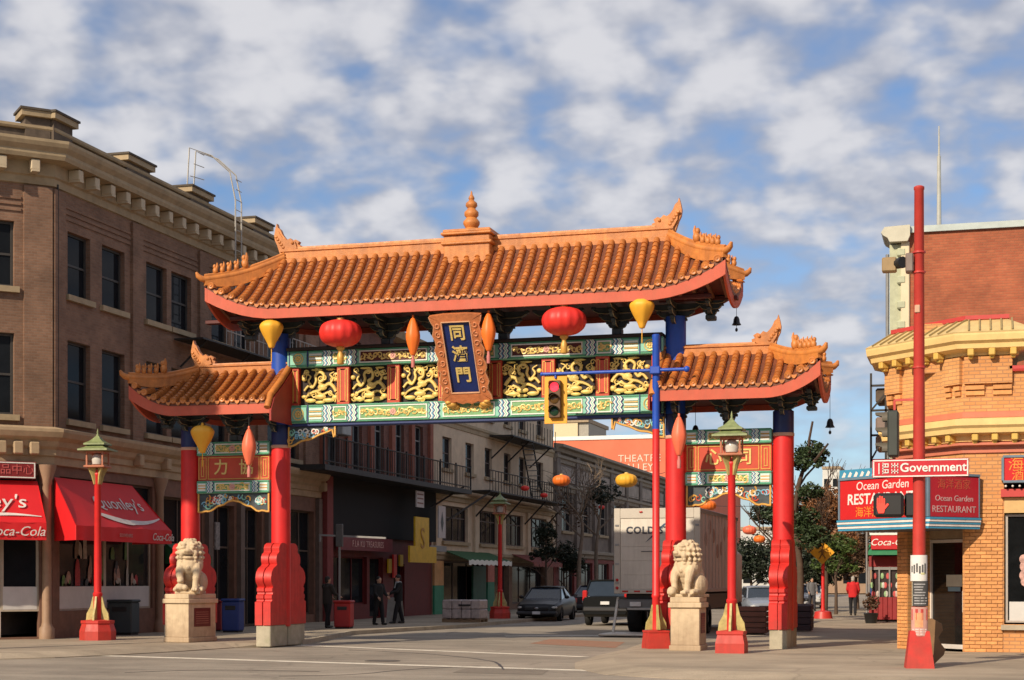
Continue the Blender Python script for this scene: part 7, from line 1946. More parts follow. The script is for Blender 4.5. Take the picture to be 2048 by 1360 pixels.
def car(loc, rotz, paint, label, kind='sedan', plate='grey'):
    root = thing('parked_car' if kind != 'suv' else 'sport_utility_car', label, 'car', loc, rotz, local=True)
    suv = kind == 'suv'
    W = 0.90; up = 0.20 if suv else 0.0
    def ring(w, zb, zs, zt, tw):
        return [(-w * 0.90, zb), (-w, zb + 0.16), (-w, zs), (-w * tw, zt), (-w * tw * 0.5, zt + 0.03), (w * tw * 0.5, zt + 0.03), (w * tw, zt), (w, zs), (w, zb + 0.16), (w * 0.90, zb)]
    if not suv:
        S = [(-2.32, ring(0.62, 0.34, 0.50, 0.58, 0.9)), (-2.24, ring(0.80, 0.24, 0.60, 0.70, 0.9)), (-1.95, ring(W, 0.20, 0.66, 0.78, 0.88)), (-1.0, ring(W, 0.20, 0.74, 0.93, 0.86)), (0.6, ring(W, 0.20, 0.80, 0.97, 0.88)), (1.5, ring(W, 0.20, 0.84, 1.00, 0.88)), (2.15, ring(W * 0.97, 0.24, 0.84, 0.99, 0.86)), (2.32, ring(0.76, 0.36, 0.74, 0.86, 0.85))]
        gh = [(-1.05, 0.92, 0.80), (-0.25, 1.38, 0.62), (0.75, 1.41, 0.62), (1.55, 1.00, 0.74)]
    else:
        S = [(-2.25, ring(0.70, 0.42, 0.80, 0.92, 0.9)), (-2.1, ring(W, 0.34, 0.90, 1.02, 0.9)), (-1.0, ring(W, 0.32, 0.98, 1.10, 0.88)), (1.0, ring(W, 0.32, 1.02, 1.12, 0.92)), (2.1, ring(W, 0.34, 1.02, 1.12, 0.92)), (2.25, ring(0.84, 0.44, 0.98, 1.06, 0.9))]
        gh = [(-1.05, 1.10, 0.82), (-0.45, 1.66, 0.68), (1.7, 1.68, 0.68), (2.16, 1.12, 0.80)]
    mb = MB(); loft(mb, S); mb.build('body', paint, root, True, auto=35)
    # greenhouse: glass, roof, pillars
    zb = gh[0][1]; mb = MB()
    g = [(y, [(-w * 1.03 if False else -max(w, 0.0), z), (w, z), (gh[0][2] if False else 0.80, zb - 0.06), (-0.80, zb - 0.06)]) for y, z, w in gh]
    g = [(y, [(-w, z), (w, z), (0.80, zb - 0.05), (-0.80, zb - 0.05)]) for y, z, w in gh]
    loft(mb, g); mb.build('windows', CG, root)
    mb = MB(); y0, z0, w0 = gh[1]; y1, z1, w1 = gh[2]
    mb.slab(lambda s, t: ((2 * s - 1) * (w0 + 0.03), y0 - 0.04 + (y1 - y0 + 0.08) * t, z0 + (z1 - z0) * t + 0.015 - 0.05 * (2 * s - 1) ** 4), 8, 6, lambda s, t: (0, 0, 0.045)); mb.build('roof', paint, root, True)
    for s in (-1, 1):
        for (ya, za, wa), (yb, zc, wb) in ((gh[0], gh[1]), (gh[3], gh[2])):
            MB().bar((s * wa * 0.99, ya, za), (s * (wb + 0.005), yb, zc + 0.02), 0.06, 0.05).build('pillar', paint, root)
        ym = (gh[1][0] + gh[2][0]) / 2; MB().bar((s * 0.795, ym, zb), (s * (w0 + 0.01), ym, z0), 0.05, 0.07).build('pillar', 'black', root)
        MB().ell((s * 0.98, -0.72, zb + 0.08), (0.11, 0.06, 0.075), 10, 7).build('mirror', paint, root, True)
        r_ = 0.31 if not suv else 0.36
        for y in (-1.42, 1.38): wheel(root, s * 0.82, y, r_, s)
        f = S[0][0]; zl = 0.58 if not suv else 0.86
        mb = MB(); mb.ell((s * 0.66, S[1][0] + 0.08, zl), (0.19, 0.14, 0.085), 12, 8); mb.build('headlight', mat('headlight', (0.55, 0.55, 0.52), rough=0.12, var=0.1), root, True)
        mb = MB(); yr = S[-2][0]
        mb.bbox(s * 0.80 - 0.09, s * 0.80 + 0.09, yr - 0.02, yr + 0.09, 0.72 + up, 0.93 + up + (0.2 if suv else 0), 0.03); mb.build('tail_light', mat('tail_red', (0.45, 0.02, 0.02), rough=0.2), root)
    MB().bbox(-0.50, 0.50, S[0][0] - 0.03, S[0][0] + 0.3, 0.46 + up, 0.62 + up, 0.03).build('grille', 'black', root)
    MB().bbox(-0.85, 0.85, S[0][0] - 0.06, S[0][0] + 0.3, 0.28 + up, 0.42 + up, 0.04).build('bumper', mat('bumper_dark', (0.025, 0.025, 0.028), rough=0.5), root)
    MB().bbox(-0.85, 0.85, S[-1][0] - 0.3, S[-1][0] + 0.05, 0.34 + up, 0.52 + up, 0.04).build('bumper', MATS['bumper_dark'], root)
    MB().bbox(-0.17, 0.17, S[0][0] - 0.075, S[0][0] - 0.055, 0.30 + up, 0.42 + up, 0.005).build('number_plate', mat('plate_white', (0.6, 0.6, 0.6), rough=0.4), root)
    MB().bbox(-0.17, 0.17, S[-1][0] + 0.03, S[-1][0] + 0.06, 0.60 + up, 0.72 + up, 0.005).build('number_plate', MATS['plate_white'], root)
    mb = MB(); mb.ell((0, S[0][0] - 0.035, 0.55 + up), (0.09, 0.02, 0.045), 10, 6); mb.build('badge', RIM, root, True)
    return root
DG = mat('paint_graphite', (0.014, 0.014, 0.016), rough=0.35, var=0.1, coat=0.1, spec=0.25)
BKP = mat('paint_black', (0.004, 0.005, 0.006), rough=0.35, var=0.1, coat=0.05, spec=0.2)
SLV = mat('paint_silver_blue', (0.22, 0.25, 0.30), rough=0.3, var=0.08, coat=0.5)
def ground_at(u, v): p = onZ(u, v, RZ); return (p.x, p.y, RZ)
p = onZ(1062, 1243, RZ)
car((p.x + 0.1, p.y + 2.3, RZ), 0.06, DG, 'dark graphite sedan parked at the left kerb facing the viewer')
p = onZ(1149, 1231, RZ); car((p.x + 0.3, p.y + 3.4, RZ), PI, mat('paint_plum', (0.035, 0.022, 0.030), rough=0.25, coat=0.6), 'dark sedan behind the graphite sedan, mostly hidden by the black car')
p = onZ(1203, 1252, RZ); car((p.x + 0.15, p.y + 2.2, RZ), PI, BKP, 'black sport utility car seen from behind beside the white truck', 'suv')
p = onY(1522, 1200, 33); car((p.x, 33, RZ), 0.3, SLV, 'silver blue car parked behind the right outer gate pier')
p = onY(1620, 1200, 62); car((p.x, 62, RZ), 0.0, mat('paint_white', (0.55, 0.55, 0.54), rough=0.3, coat=0.4), 'white car parked far down the street under the trees')

def truck():
    x0, x1, y0, y1 = 1.30, 4.02, 10.8, 19.0
    zt, zb = 3.84, 1.22
    root = thing('box_truck', 'white box truck with a lowered tail lift seen from behind', 'truck', ((x0 + x1) / 2, y0, RZ))
    WH = mat('truck_white', (0.64, 0.60, 0.53), rough=0.55, var=0.06, scale=1.0, dirt=0.3, streak=0.3, dcol=(0.28, 0.24, 0.2), dscale=0.8)
    WS = mat('truck_side', (0.60, 0.53, 0.47), rough=0.5, var=0.08, dirt=0.3, streak=0.35, dcol=(0.3, 0.25, 0.2), dscale=0.7)
    MB().bbox(x0 + 0.02, x1 - 0.02, y0 + 0.06, y1, zb, zt - 0.02, 0.02).build('box', WS, root)
    fr = MB(); fr.bbox(x0, x0 + 0.20, y0, y0 + 0.14, zb - 0.05, zt, 0.015); fr.bbox(x1 - 0.20, x1, y0, y0 + 0.14, zb - 0.05, zt, 0.015); fr.bbox(x0 + 0.2, x1 - 0.2, y0 + 0.004, y0 + 0.14, zt - 0.32, zt - 0.003, 0.015); fr.bbox(x0 + 0.2, x1 - 0.2, y0 + 0.004, y0 + 0.14, zb - 0.05, zb + 0.10, 0.015)
    fr.build('rear_frame', mat('truck_frame', (0.50, 0.46, 0.40), rough=0.5, var=0.06), root)
    dr = MB(); n = 5
    for k in range(n):
        a, b = zb + 0.10 + (zt - 0.42 - zb) * k / n, zb + 0.10 + (zt - 0.42 - zb) * (k + 1) / n
        MB().bbox(x0 + 0.205, x1 - 0.205, y0 + 0.03, y0 + 0.08, a + 0.004, b - 0.001, 0.004).build('roller_slat', WH, root)
    xm = (x0 + x1) / 2
    BL = mat('truck_letter', (0.035, 0.04, 0.06), rough=0.5)
    c = onY(1287, 1061, y0); d = onY(1300, 1085, y0)
    lettering('COLD STAR', 0.30, BL, root, (c.x + 0.34, y0 + 0.026, c.z), depth=0.004, bold=0.012, spacing=1.15)
    a, b = onY(1290, 1085, y0), onY(1335, 1045, y0)
    MB().prism([(a.x, a.z), (b.x, b.z), (b.x - 0.12, b.z - 0.03), (a.x + 0.28, a.z + 0.2)], lambda p, q, t: (p, t, q), y0 + 0.02, y0 + 0.028).build('slash_mark', mat('slash_blue', (0.04, 0.09, 0.18), rough=0.5), root)
    MB().bbox(xm - 0.5, xm + 0.5, y0 + 0.015, y0 + 0.029, 2.48, 2.50, 0.002).build('door_handle', BL, root)
    for i, x in enumerate((x0 + 0.10, x1 - 0.10)):
        for z in (1.35, 1.6): MB().ell((x, y0 - 0.01, z), (0.05, 0.03, 0.05), 8, 6).build('tail_light', MATS['tail_red'], root, True)
    for k in range(3): MB().ell((xm - 0.5 + 0.5 * k, y0 - 0.01, zt - 0.12), (0.06, 0.02, 0.03), 8, 5).build('marker_light', MATS['tail_red'], root, True)
    # faint picture on the side
    g = random.Random(9); pic = mat('truck_picture', (0.34, 0.22, 0.17), rough=0.6, var=0.3)
    for k in range(7):
        y = y0 + 1.2 + k * 0.8; z = 2.9 + 0.4 * math.sin(k * 1.4)
        MB().ell((x1 - 0.018, y, z), (0.006, 0.30, 0.24), 10, 7).build('picture_mark', pic, root)
    for k in range(12):     # vertical side posts with rivets, hinges, reflective tape
        y = y0 + 0.4 + k * (y1 - y0 - 0.6) / 11
        MB().bbox(x1 - 0.022, x1 + 0.004, y - 0.03, y + 0.03, zb + 0.05, zt - 0.05, 0.004).build('side_post', MATS['truck_frame'], root)
    for z in (zb + 0.06, zt - 0.08): MB().bbox(x1 - 0.03, x1 + 0.012, y0 + 0.15, y1, z - 0.06, z + 0.06, 0.006).build('side_rail', RIM, root)
    for k in range(6):
        MB().box(x0 + 0.26 + 0.38 * k, x0 + 0.26 + 0.38 * k + 0.19, y0 - 0.003, y0 + 0.01, zb + 0.0, zb + 0.05).build('reflective_tape', MATS['tail_red'], root)
    for z in (1.5, 2.1, 2.7, 3.3):
        for x in (x0 + 0.10, x1 - 0.10): MB().bbox(x - 0.06, x + 0.06, y0 - 0.012, y0 + 0.002, z - 0.03, z + 0.03, 0.005).build('hinge', RIM, root)
    MB().bbox(xm - 0.07, xm + 0.07, y0 + 0.005, y0 + 0.03, zb + 0.13, zb + 0.33, 0.006).build('latch', RIM, root)
    MB().bbox(x0 + 0.5, x0 + 0.85, y0 + 0.02, y0 + 0.05, 0.78, 0.92, 0.004).build('number_plate', mat('plate_white', (0.6, 0.6, 0.6)), root)
    # chassis
    MB().bbox(x0 + 0.3, x1 - 0.3, y0 + 0.4, y1 + 2.0, 0.62, 1.18, 0.04).build('chassis', 'black', root)
    for y in (y1 - 6.0, y1 + 1.2):
        for s, x in ((-1, x0 + 0.28), (1, x1 - 0.28)):
            mb = MB(); nn = 20; vs = []; rr0 = 0.48
            for xx, rr in ((-0.22, 0.28), (-0.22, 0.45), (-0.15, 0.48), (0.15, 0.48), (0.22, 0.45), (0.22, 0.28)):
                vs += [(x + xx, y + math.cos(2 * PI * j / nn) * rr, RZ + 0.48 + math.sin(2 * PI * j / nn) * rr) for j in range(nn)]
            fs = []
            for i in range(5):
                for j in range(nn): q, w_ = i * nn + j, i * nn + (j + 1) % nn; fs.append((q, w_, w_ + nn, q + nn))
            mb.add(vs, fs); t = mb.build('wheel', TY, root, True)
            MB().ell((x + s * 0.12, y, RZ + 0.48), (0.06, 0.26, 0.26), 12, 8).build('rim', RIM, t, True)
    MB().bbox(x0 + 0.1, x1 - 0.1, y1 + 0.15, y1 + 2.1, 0.55, 2.75, 0.25).build('cab', WS, root, True)
    MB().bbox(x0 + 0.2, x1 - 0.2, y1 + 2.0, y1 + 2.15, 1.6, 2.45, 0.05).build('windscreen', CG, root)
    MB().bbox(x0 + 0.1, x1 - 0.1, y0 + 0.1, y0 + 0.35, 0.70, 1.0, 0.03).build('rear_beam', mat('beam_grey', (0.14, 0.14, 0.14), rough=0.5), root)
    MB().bbox(x0 + 0.4, x1 - 0.4, y0 + 0.05, y0 + 0.12, 0.66, 0.74, 0.01).build('rear_bumper', RIM, root)
    # tail lift lowered to the road
    MB().bbox(x0 - 0.05, x1 + 0.05, y0 - 2.0, y0 - 0.1, RZ + 0.03, RZ + 0.10, 0.02).build('lift_platform', mat('lift_alu', (0.55, 0.50, 0.42), rough=0.45, var=0.15, metal=0.2), root)
    for x in (x0 + 0.08, x1 - 0.08): MB().bar((x, y0 - 0.5, RZ + 0.08), (x, y0 + 0.25, 1.05), 0.07).build('lift_arm', MATS['lift_alu'], root)
truck()

# ------------------------------------------------------------------ people
SKIN = mat('skin', (0.48, 0.27, 0.18), rough=0.6, var=0.06)
def person(loc, rotz, label, top, legs, hair, shoes=(0.02, 0.018, 0.016), lean=0.0, stride=0.12, arm=(0.25, 0.25), hold=None, H=1.72, hat=None, slim=False):
    """standing figure facing -Y"""
    root = thing('person', label, 'person', loc, rotz, local=True)
    s = H / 1.72
    hipz, shz = 0.90, 1.42
    def V(*p): return Vector(p) * s
    legp, armp = {}, {}
    for e in (-1, 1):
        f = e * stride
        legp[e] = [V(e * 0.095, 0, hipz), V(e * 0.10, -f * 0.5 - 0.02, 0.49), V(e * 0.105, -f, 0.09)]
        b = arm[0] if e < 0 else arm[1]
        el = V(e * 0.25, 0.03 - b * 0.25 - lean * 0.5, 1.14); wr = el + V(-e * 0.03 - e * max(0, b - 0.4) * 0.12, -0.05 - b * 0.30, -0.23 + b * 0.24)
        armp[e] = [V(e * 0.195, -lean * 0.5, shz - 0.03), el, wr]
    neck = V(0, -lean * 0.6, 1.46); head = V(0, -lean * 0.8 - 0.015, 1.60)
    mb = MB()
    mb.tube([V(0, 0, 0.86), V(0, -lean * 0.1, 1.0), V(0, -lean * 0.3, 1.2), V(0, -lean * 0.5, 1.38), neck], [0.13 * s, 0.115 * s, 0.135 * s, 0.13 * s, 0.06 * s], 12, flat=(1.18, 0.8, 1))
    mb.tube([neck - V(0, 0, 0.08), head], 0.056 * s, 10)
    mb.ell(head, (0.076 * s, 0.095 * s, 0.118 * s), 14, 10); mb.ell(head + V(0, -0.045, -0.06), (0.052 * s, 0.05 * s, 0.06 * s), 10, 8)
    mb.tube([head + V(0, -0.088, 0.02), head + V(0, -0.112, -0.02)], [0.010 * s, 0.017 * s], 6)
    for e in (-1, 1):
        mb.ell(head + V(e * 0.078, 0.01, -0.005), (0.014 * s, 0.022 * s, 0.034 * s), 7, 5)
        mb.ell(head + V(e * 0.034, -0.084, 0.035), (0.026 * s, 0.018 * s, 0.012 * s), 7, 5)
        mb.tube(legp[e], [0.09 * s, 0.062 * s, 0.04 * s], 10)
        mb.tube(armp[e], [0.052 * s, 0.042 * s, 0.030 * s], 10)
        w = armp[e][2]; d = (armp[e][2] - armp[e][1]).normalized()
        side = Vector((0, -1, 0)) if abs(d.z) > 0.6 else Vector((e * -1.0, 0, 0)); side = (side - d * side.dot(d)).normalized()
        nrm = d.cross(side)
        mb.tube([w, w + d * 0.05 * s, w + d * 0.09 * s], [0.026 * s, 0.040 * s, 0.036 * s], 8, flat=None)
        for k, l in enumerate((0.070, 0.082, 0.078, 0.060)):
            o = w + d * 0.085 * s + side * ((1.5 - k) * 0.020 * s); c = nrm * (-e * 0.02 * s)
            mb.tube([o, o + d * l * 0.55 * s + c * 0.3, o + d * l * 0.95 * s + c], [0.0105 * s, 0.0095 * s, 0.008 * s], 6)
        o = w + d * 0.03 * s + side * 0.032 * s; mb.tube([o, o + (d * 0.7 + side * 0.7) * 0.045 * s, o + (d * 0.95 + side * 0.45) * 0.075 * s], [0.013 * s, 0.011 * s, 0.009 * s], 6)
    link('body', remeshed(mb, 0.011 * s, 1), SKIN, root)
    tm = mat('cloth_%d%d%d' % tuple(int(c * 400) for c in top), top, rough=0.85, var=0.2, scale=6); lm = mat('cloth_%d%d%d' % tuple(int(c * 400) for c in legs), legs, rough=0.85, var=0.2, scale=6)
    mb = MB()
    mb.tube([V(0, 0, 0.80), V(0, -lean * 0.1, 1.0), V(0, -lean * 0.3, 1.2), V(0, -lean * 0.5, 1.37), V(0, -lean * 0.55, 1.45), V(0, -lean * 0.58, 1.49)], [0.17 * s, 0.165 * s, 0.165 * s, 0.155 * s, 0.10 * s, 0.075 * s], 14, flat=(1.2, 0.86, 1))
    for e in (-1, 1):
        mb.ell(armp[e][0], 0.085 * s, 10, 8); mb.tube([armp[e][0], armp[e][1], armp[e][1].lerp(armp[e][2], 0.95)], [0.078 * s, 0.064 * s, 0.048 * s], 10); mb.ell(armp[e][1], 0.064 * s, 8, 6)
    link('jacket', remeshed(mb, 0.016 * s, 2), tm, root)
    mb = MB(); mb.ell(V(0, 0, 0.89), (0.175 * s, 0.125 * s, 0.12 * s), 14, 9)
    for e in (-1, 1): mb.tube(legp[e], [0.108 * s, 0.080 * s, 0.066 * s], 12); mb.ell(legp[e][1], 0.080 * s, 10, 7)
    link('trousers', remeshed(mb, 0.016 * s, 2), lm, root)
    hm = mat('hair_%d%d%d' % tuple(int(c * 400) for c in hair), hair, rough=0.7, var=0.3, scale=20)
    mb = MB(); mb.ell(head + V(0, 0.018, 0.035), (0.086 * s, 0.098 * s, 0.100 * s), 14, 9); mb.ell(head + V(0, 0.05, -0.02), (0.080 * s, 0.065 * s, 0.085 * s), 12, 8)
    link('hair', remeshed(mb, 0.012 * s, 1), hm, root)
    sm = mat('shoe', shoes, rough=0.6)
    for e in (-1, 1):
        f = legp[e][2]; mb = MB(); mb.ell(f + V(0, 0.0, -0.03), (0.05 * s, 0.07 * s, 0.06 * s), 9, 7); mb.ell(f + V(0, -0.09, -0.05), (0.048 * s, 0.11 * s, 0.04 * s), 10, 7); mb.v = [(p[0], p[1], max(p[2], 0.002)) for p in mb.v]
        mb.build('shoe', sm, root, True)
    if hat:
        mb = MB(); mb.ell(head + V(0, 0.005, 0.06), (0.095 * s, 0.11 * s, 0.085 * s), 12, 8); mb.build('cap', mat('cap_%d' % int(hat[0] * 99), hat, rough=0.8), root, True)
    if hold == 'scarf':
        mb = MB(); mb.tube([neck + V(math.cos(a) * 0.09, math.sin(a) * 0.085, 0.0) for a in [k * PI / 6 for k in range(13)]], 0.035 * s, 8); mb.tube([neck + V(0.03, -0.1, 0), neck + V(0.02, -0.15, -0.2)], [0.04 * s, 0.035 * s], 8, flat=(1, 0.6, 1))
        mb.build('scarf', mat('scarf_grey', (0.35, 0.36, 0.36), rough=0.9), root, True)
    return root, armp
p = onZ(655, 1256, 0); person((p.x, p.y, 0), 2.6, 'person in a dark brown jacket standing at the red bin under the gate', (0.030, 0.024, 0.020), (0.015, 0.014, 0.016), (0.02, 0.015, 0.012), arm=(0.6, 0.5))
p = onZ(757, 1250, 0); person((p.x, p.y, 0), 1.2, 'person in black clothes standing with back to the red shop, the left of the pair', (0.008, 0.008, 0.009), (0.008, 0.008, 0.010), (0.01, 0.008, 0.007), arm=(0.3, 0.4))
p = onZ(797, 1247, 0); person((p.x, p.y, 0), -0.9, 'person in black with a pale grey scarf, right of the pair by the red shop', (0.010, 0.011, 0.012), (0.009, 0.009, 0.011), (0.02, 0.015, 0.012), arm=(0.5, 0.7), hold='scarf', hat=(0.02, 0.02, 0.02), H=1.78, stride=0.2)
p = onZ(1706, 1231, 0); person((p.x, p.y, 0), PI, 'person in a bright red jacket walking away on the right pavement', (0.50, 0.012, 0.015), (0.010, 0.010, 0.014), (0.35, 0.33, 0.30), arm=(0.3, 0.3), stride=0.18, H=1.76)
p = onZ(1733, 1229, 0); person((p.x + 0.2, p.y + 1.2, 0), PI, 'person in a dark blue jacket beside the one in red', (0.03, 0.06, 0.16), (0.012, 0.012, 0.016), (0.03, 0.02, 0.015), arm=(0.3, 0.3), H=1.66)
p = onZ(1600, 1226, 0); person((p.x, p.y + 6, 0), 0.4, 'person in a grey coat far off beyond the right gate pier', (0.12, 0.12, 0.13), (0.03, 0.03, 0.04), (0.02, 0.015, 0.012))

# ------------------------------------------------------------------ trees
BARK = mat('bark', (0.085, 0.055, 0.038), rough=0.9, var=0.3, bump=0.4, bscale=20)
BARKL = mat('bark_pale', (0.20, 0.15, 0.11), rough=0.9, var=0.3)
def leaf_mat(name, c, v=0.35): return mat(name, c, rough=0.6, var=v, scale=1.6)
def crown_mesh(lobes, n, size, seed, flat=1.0):
    """leaf clusters scattered through the lobes: small bent quads"""
    g = random.Random(seed); mb = MB(); vs = []; fs = []
    tot = sum(r[0] * r[1] * r[2] for _, r in lobes)
    for c, r in lobes:
        k = int(n * r[0] * r[1] * r[2] / tot)
        sub = [(g.gauss(0, 0.55), g.gauss(0, 0.55), g.gauss(0, 0.5)) for _ in range(max(6, k // 28))]
        for i in range(k):
            b = g.choice(sub); q = Vector(b) + Vector((g.gauss(0, 0.17), g.gauss(0, 0.17), g.gauss(0, 0.13)))
            if q.length > 1.25: q *= 1.1 / q.length
            p = Vector(c) + Vector((q.x * r[0], q.y * r[1], q.z * r[2]))
            d = Vector((g.gauss(0, 1), g.gauss(0, 1), g.gauss(0, 0.6))).normalized(); e = d.cross(Vector((g.gauss(0, 1), g.gauss(0, 1), g.gauss(0, 1)))).normalized()
            s = size * g.uniform(0.6, 1.3); o = len(vs)
            vs += [p - d * s, p + e * s * 0.45, p + d * s, p - e * s * 0.45]; fs.append((o, o + 1, o + 2, o + 3))
    me = bpy.data.meshes.new('crown'); me.from_pydata([tuple(v) for v in vs], [], fs); return me
def branches(mb, p, d, l, r, depth, g, spread=0.6, up=0.15):
    q = p + d * l; m_ = p.lerp(q, 0.5) + Vector((g.uniform(-1, 1), g.uniform(-1, 1), 0)) * l * 0.06
    mb.tube([p, m_, q], [r, r * 0.85, r * 0.7], 6 if depth > 1 else 4, cap=False)
    if depth <= 0: return
    for k in range(g.choice((2, 3)) if depth > 1 else 3):
        nd = (d + Vector((g.uniform(-1, 1), g.uniform(-1, 1), g.uniform(-0.4, 0.7))) * spread + Vector((0, 0, up))).normalized()
        branches(mb, p + d * l * g.uniform(0.65, 1.0), nd, l * g.uniform(0.6, 0.85), r * 0.62, depth - 1, g, spread, up)
def tree(base, label, trunk_pts, r0, lobes, n, size, leaf, seed, depth=3, name='street_tree', bark=BARK, spread=0.7, group=None):
    base = Vector(base); root = thing(name, label, 'tree', tuple(base), group=group)
    g = random.Random(seed); mb = MB(); tp = spline([base + Vector(p) for p in trunk_pts], 4); k = len(tp)
    mb.tube(tp, [r0 * (1 - 0.6 * i / (k - 1)) for i in range(k)], 8)
    top = tp[-1]; h = (top - base).length
    for i in range(4):
        p = tp[int(k * (0.55 + 0.11 * i))]; a = g.uniform(0, 6.28)
        branches(mb, p, Vector((math.cos(a) * 0.8, math.sin(a) * 0.8, 0.7)).normalized(), h * 0.25, r0 * 0.4, depth, g, spread)
    branches(mb, top, Vector((0.1, 0, 1)).normalized(), h * 0.22, r0 * 0.4, depth, g, spread)
    for c, r in lobes:
        c = base + Vector(c); p = min(tp, key=lambda q: (q - c).length); mb.tube([p, p.lerp(c, 0.6) + Vector((0, 0, -0.1)), c], [r0 * 0.35, r0 * 0.22, 0.02], 5)
    mb.build('trunk', bark, root, True)
    if n:
        me = crown_mesh([(base + Vector(c), r) for c, r in lobes], n, size, seed); off = OFF[root.name]
        me.transform(Matrix.Translation(-Vector(off))); link('crown', me, leaf, root)
    return root
PINE = leaf_mat('leaf_pine', (0.030, 0.055, 0.018)); DKG = leaf_mat('leaf_dark', (0.018, 0.028, 0.014)); GRN2 = leaf_mat('leaf_green', (0.06, 0.10, 0.02)); RUS = leaf_mat('leaf_rust', (0.22, 0.095, 0.035)); BRN = leaf_mat('leaf_brown', (0.10, 0.055, 0.03))
def rel(u, v, Y, b): q = onY(u, v, Y); return (q.x - b.x, 0.0, q.z - b.z)
b = onY(1600, 1225, 24); b.z = 0
def at_(u, v, dy=0): q = rel(u, v, b.y, b); return (q[0], dy, q[2])
tree(b, 'leaning pine just right of the gate with dark clumps of needles', [(0, 0, 0), at_(1600, 1130), at_(1588, 1040), at_(1600, 960), at_(1618, 915)], 0.15,
     [(at_(1622, 905, 0.2), (0.55, 0.6, 0.42)), (at_(1600, 925, -0.2), (0.45, 0.5, 0.35)), (at_(1640, 925, -0.1), (0.3, 0.4, 0.2)), (at_(1618, 985), (0.55, 0.6, 0.35)), (at_(1600, 1040, 0.3), (0.65, 0.6, 0.55)), (at_(1625, 1075, -0.3), (0.6, 0.6, 0.45)), (at_(1555, 1025, 0.2), (0.55, 0.5, 0.30))], 9000, 0.075, PINE, 4, depth=0)
b = onY(1545, 1225, 27); b.z = 0
tree(b, 'small dark tree behind the right gate column', [(0, 0, 0), at_(1550, 1140), at_(1548, 1080), at_(1545, 1040)], 0.10, [(at_(1545, 1025), (0.85, 0.7, 0.40)), (at_(1575, 1045, 0.3), (0.6, 0.6, 0.5))], 5000, 0.08, DKG, 5, depth=2)
b = onY(1650, 1222, 44); b.z = 0
tree(b, 'tree with thinning rust coloured leaves far right of the gate', [(0, 0, 0), at_(1652, 1150), at_(1648, 1080), at_(1645, 1020)], 0.14, [(at_(1650, 1020), (1.3, 1.1, 1.0)), (at_(1630, 1070, 0.4), (1.0, 1.0, 0.8)), (at_(1675, 1085, -0.5), (1.0, 0.9, 0.7))], 8200, 0.10, RUS, 6, depth=3)
b = onY(1672, 1222, 38); b.z = 0
tree(b, 'small yellow green tree behind the diamond sign', [(0, 0, 0), at_(1672, 1170), at_(1668, 1120)], 0.09, [(at_(1668, 1095), (0.95, 0.8, 0.55)), (at_(1655, 1130, 0.3), (0.7, 0.6, 0.4)), (at_(1690, 1130, 0.2), (0.6, 0.6, 0.35))], 4200, 0.085, GRN2, 7, depth=2)
b = onY(1715, 1222, 52); b.z = 0
tree(b, 'brown leaved tree beyond the person in red', [(0, 0, 0), at_(1712, 1160), at_(1705, 1110)], 0.12, [(at_(1705, 1095), (1.8, 1.4, 1.2)), (at_(1735, 1110, 0.4), (1.1, 1.0, 0.7)), (at_(1690, 1140, -0.3), (1.0, 1.0, 0.5))], 9000, 0.11, BRN, 8, depth=3)
b = onY(1158, 1222, 50); b.z = 0
tree(b, 'bare branched tree on the left pavement before the grey stone building', [(0, 0, 0), at_(1158, 1130), at_(1165, 1060), at_(1160, 1025)], 0.15, [(at_(1150, 1020), (1.2, 1.0, 1.2))], 260, 0.10, BRN, 9, depth=4, bark=BARKL, spread=0.9)
b = onY(1195, 1222, 58); b.z = 0
tree(b, 'second bare tree on the left pavement, nearer the truck', [(0, 0, 0), at_(1192, 1120), at_(1196, 1060), at_(1200, 1030)], 0.15, [(at_(1205, 985), (1.0, 1.0, 0.6))], 900, 0.11, DKG, 10, depth=3, bark=BARKL, spread=0.9)
b = onY(1092, 1225, 40); b.z = 0
tree(b, 'small dark evergreen before the cream building', [(0, 0, 0), at_(1092, 1160), at_(1092, 1100)], 0.09, [(at_(1090, 1070), (0.5, 0.5, 0.6)), (at_(1102, 1105, 0.2), (0.45, 0.5, 0.4)), (at_(1080, 1110, -0.2), (0.4, 0.4, 0.35))], 3200, 0.08, DKG, 11, depth=1)
b = onY(1128, 1222, 56); b.z = 0
tree(b, 'dark leafed shrub tree in front of the red shops on the left', [(0, 0, 0), at_(1128, 1170), at_(1126, 1130)], 0.09, [(at_(1125, 1110), (0.9, 0.8, 0.8)), (at_(1150, 1130), (0.8, 0.8, 0.6))], 3600, 0.09, DKG, 12, depth=1)
# tree added out of frame, crown shaped to cast shade on the left passage
tree((-13.0, -13.2, 0), 'tall tree added out of frame at the near left to shade the left passage', [(0, 0, 0), (0.1, 0, 5), (0, 0.1, 9.5), (0.1, 0, 12.5)], 0.20, [((0.1, 0.0, 13.9), (1.3, 1.3, 1.2)), ((-0.7, 0.2, 15.0), (1.2, 1.2, 0.9)), ((0.8, -0.2, 13.2), (0.7, 0.8, 0.5)), ((-0.9, 0.1, 12.9), (0.8, 0.8, 0.55))], 9000, 0.16, DKG, 13, depth=0)

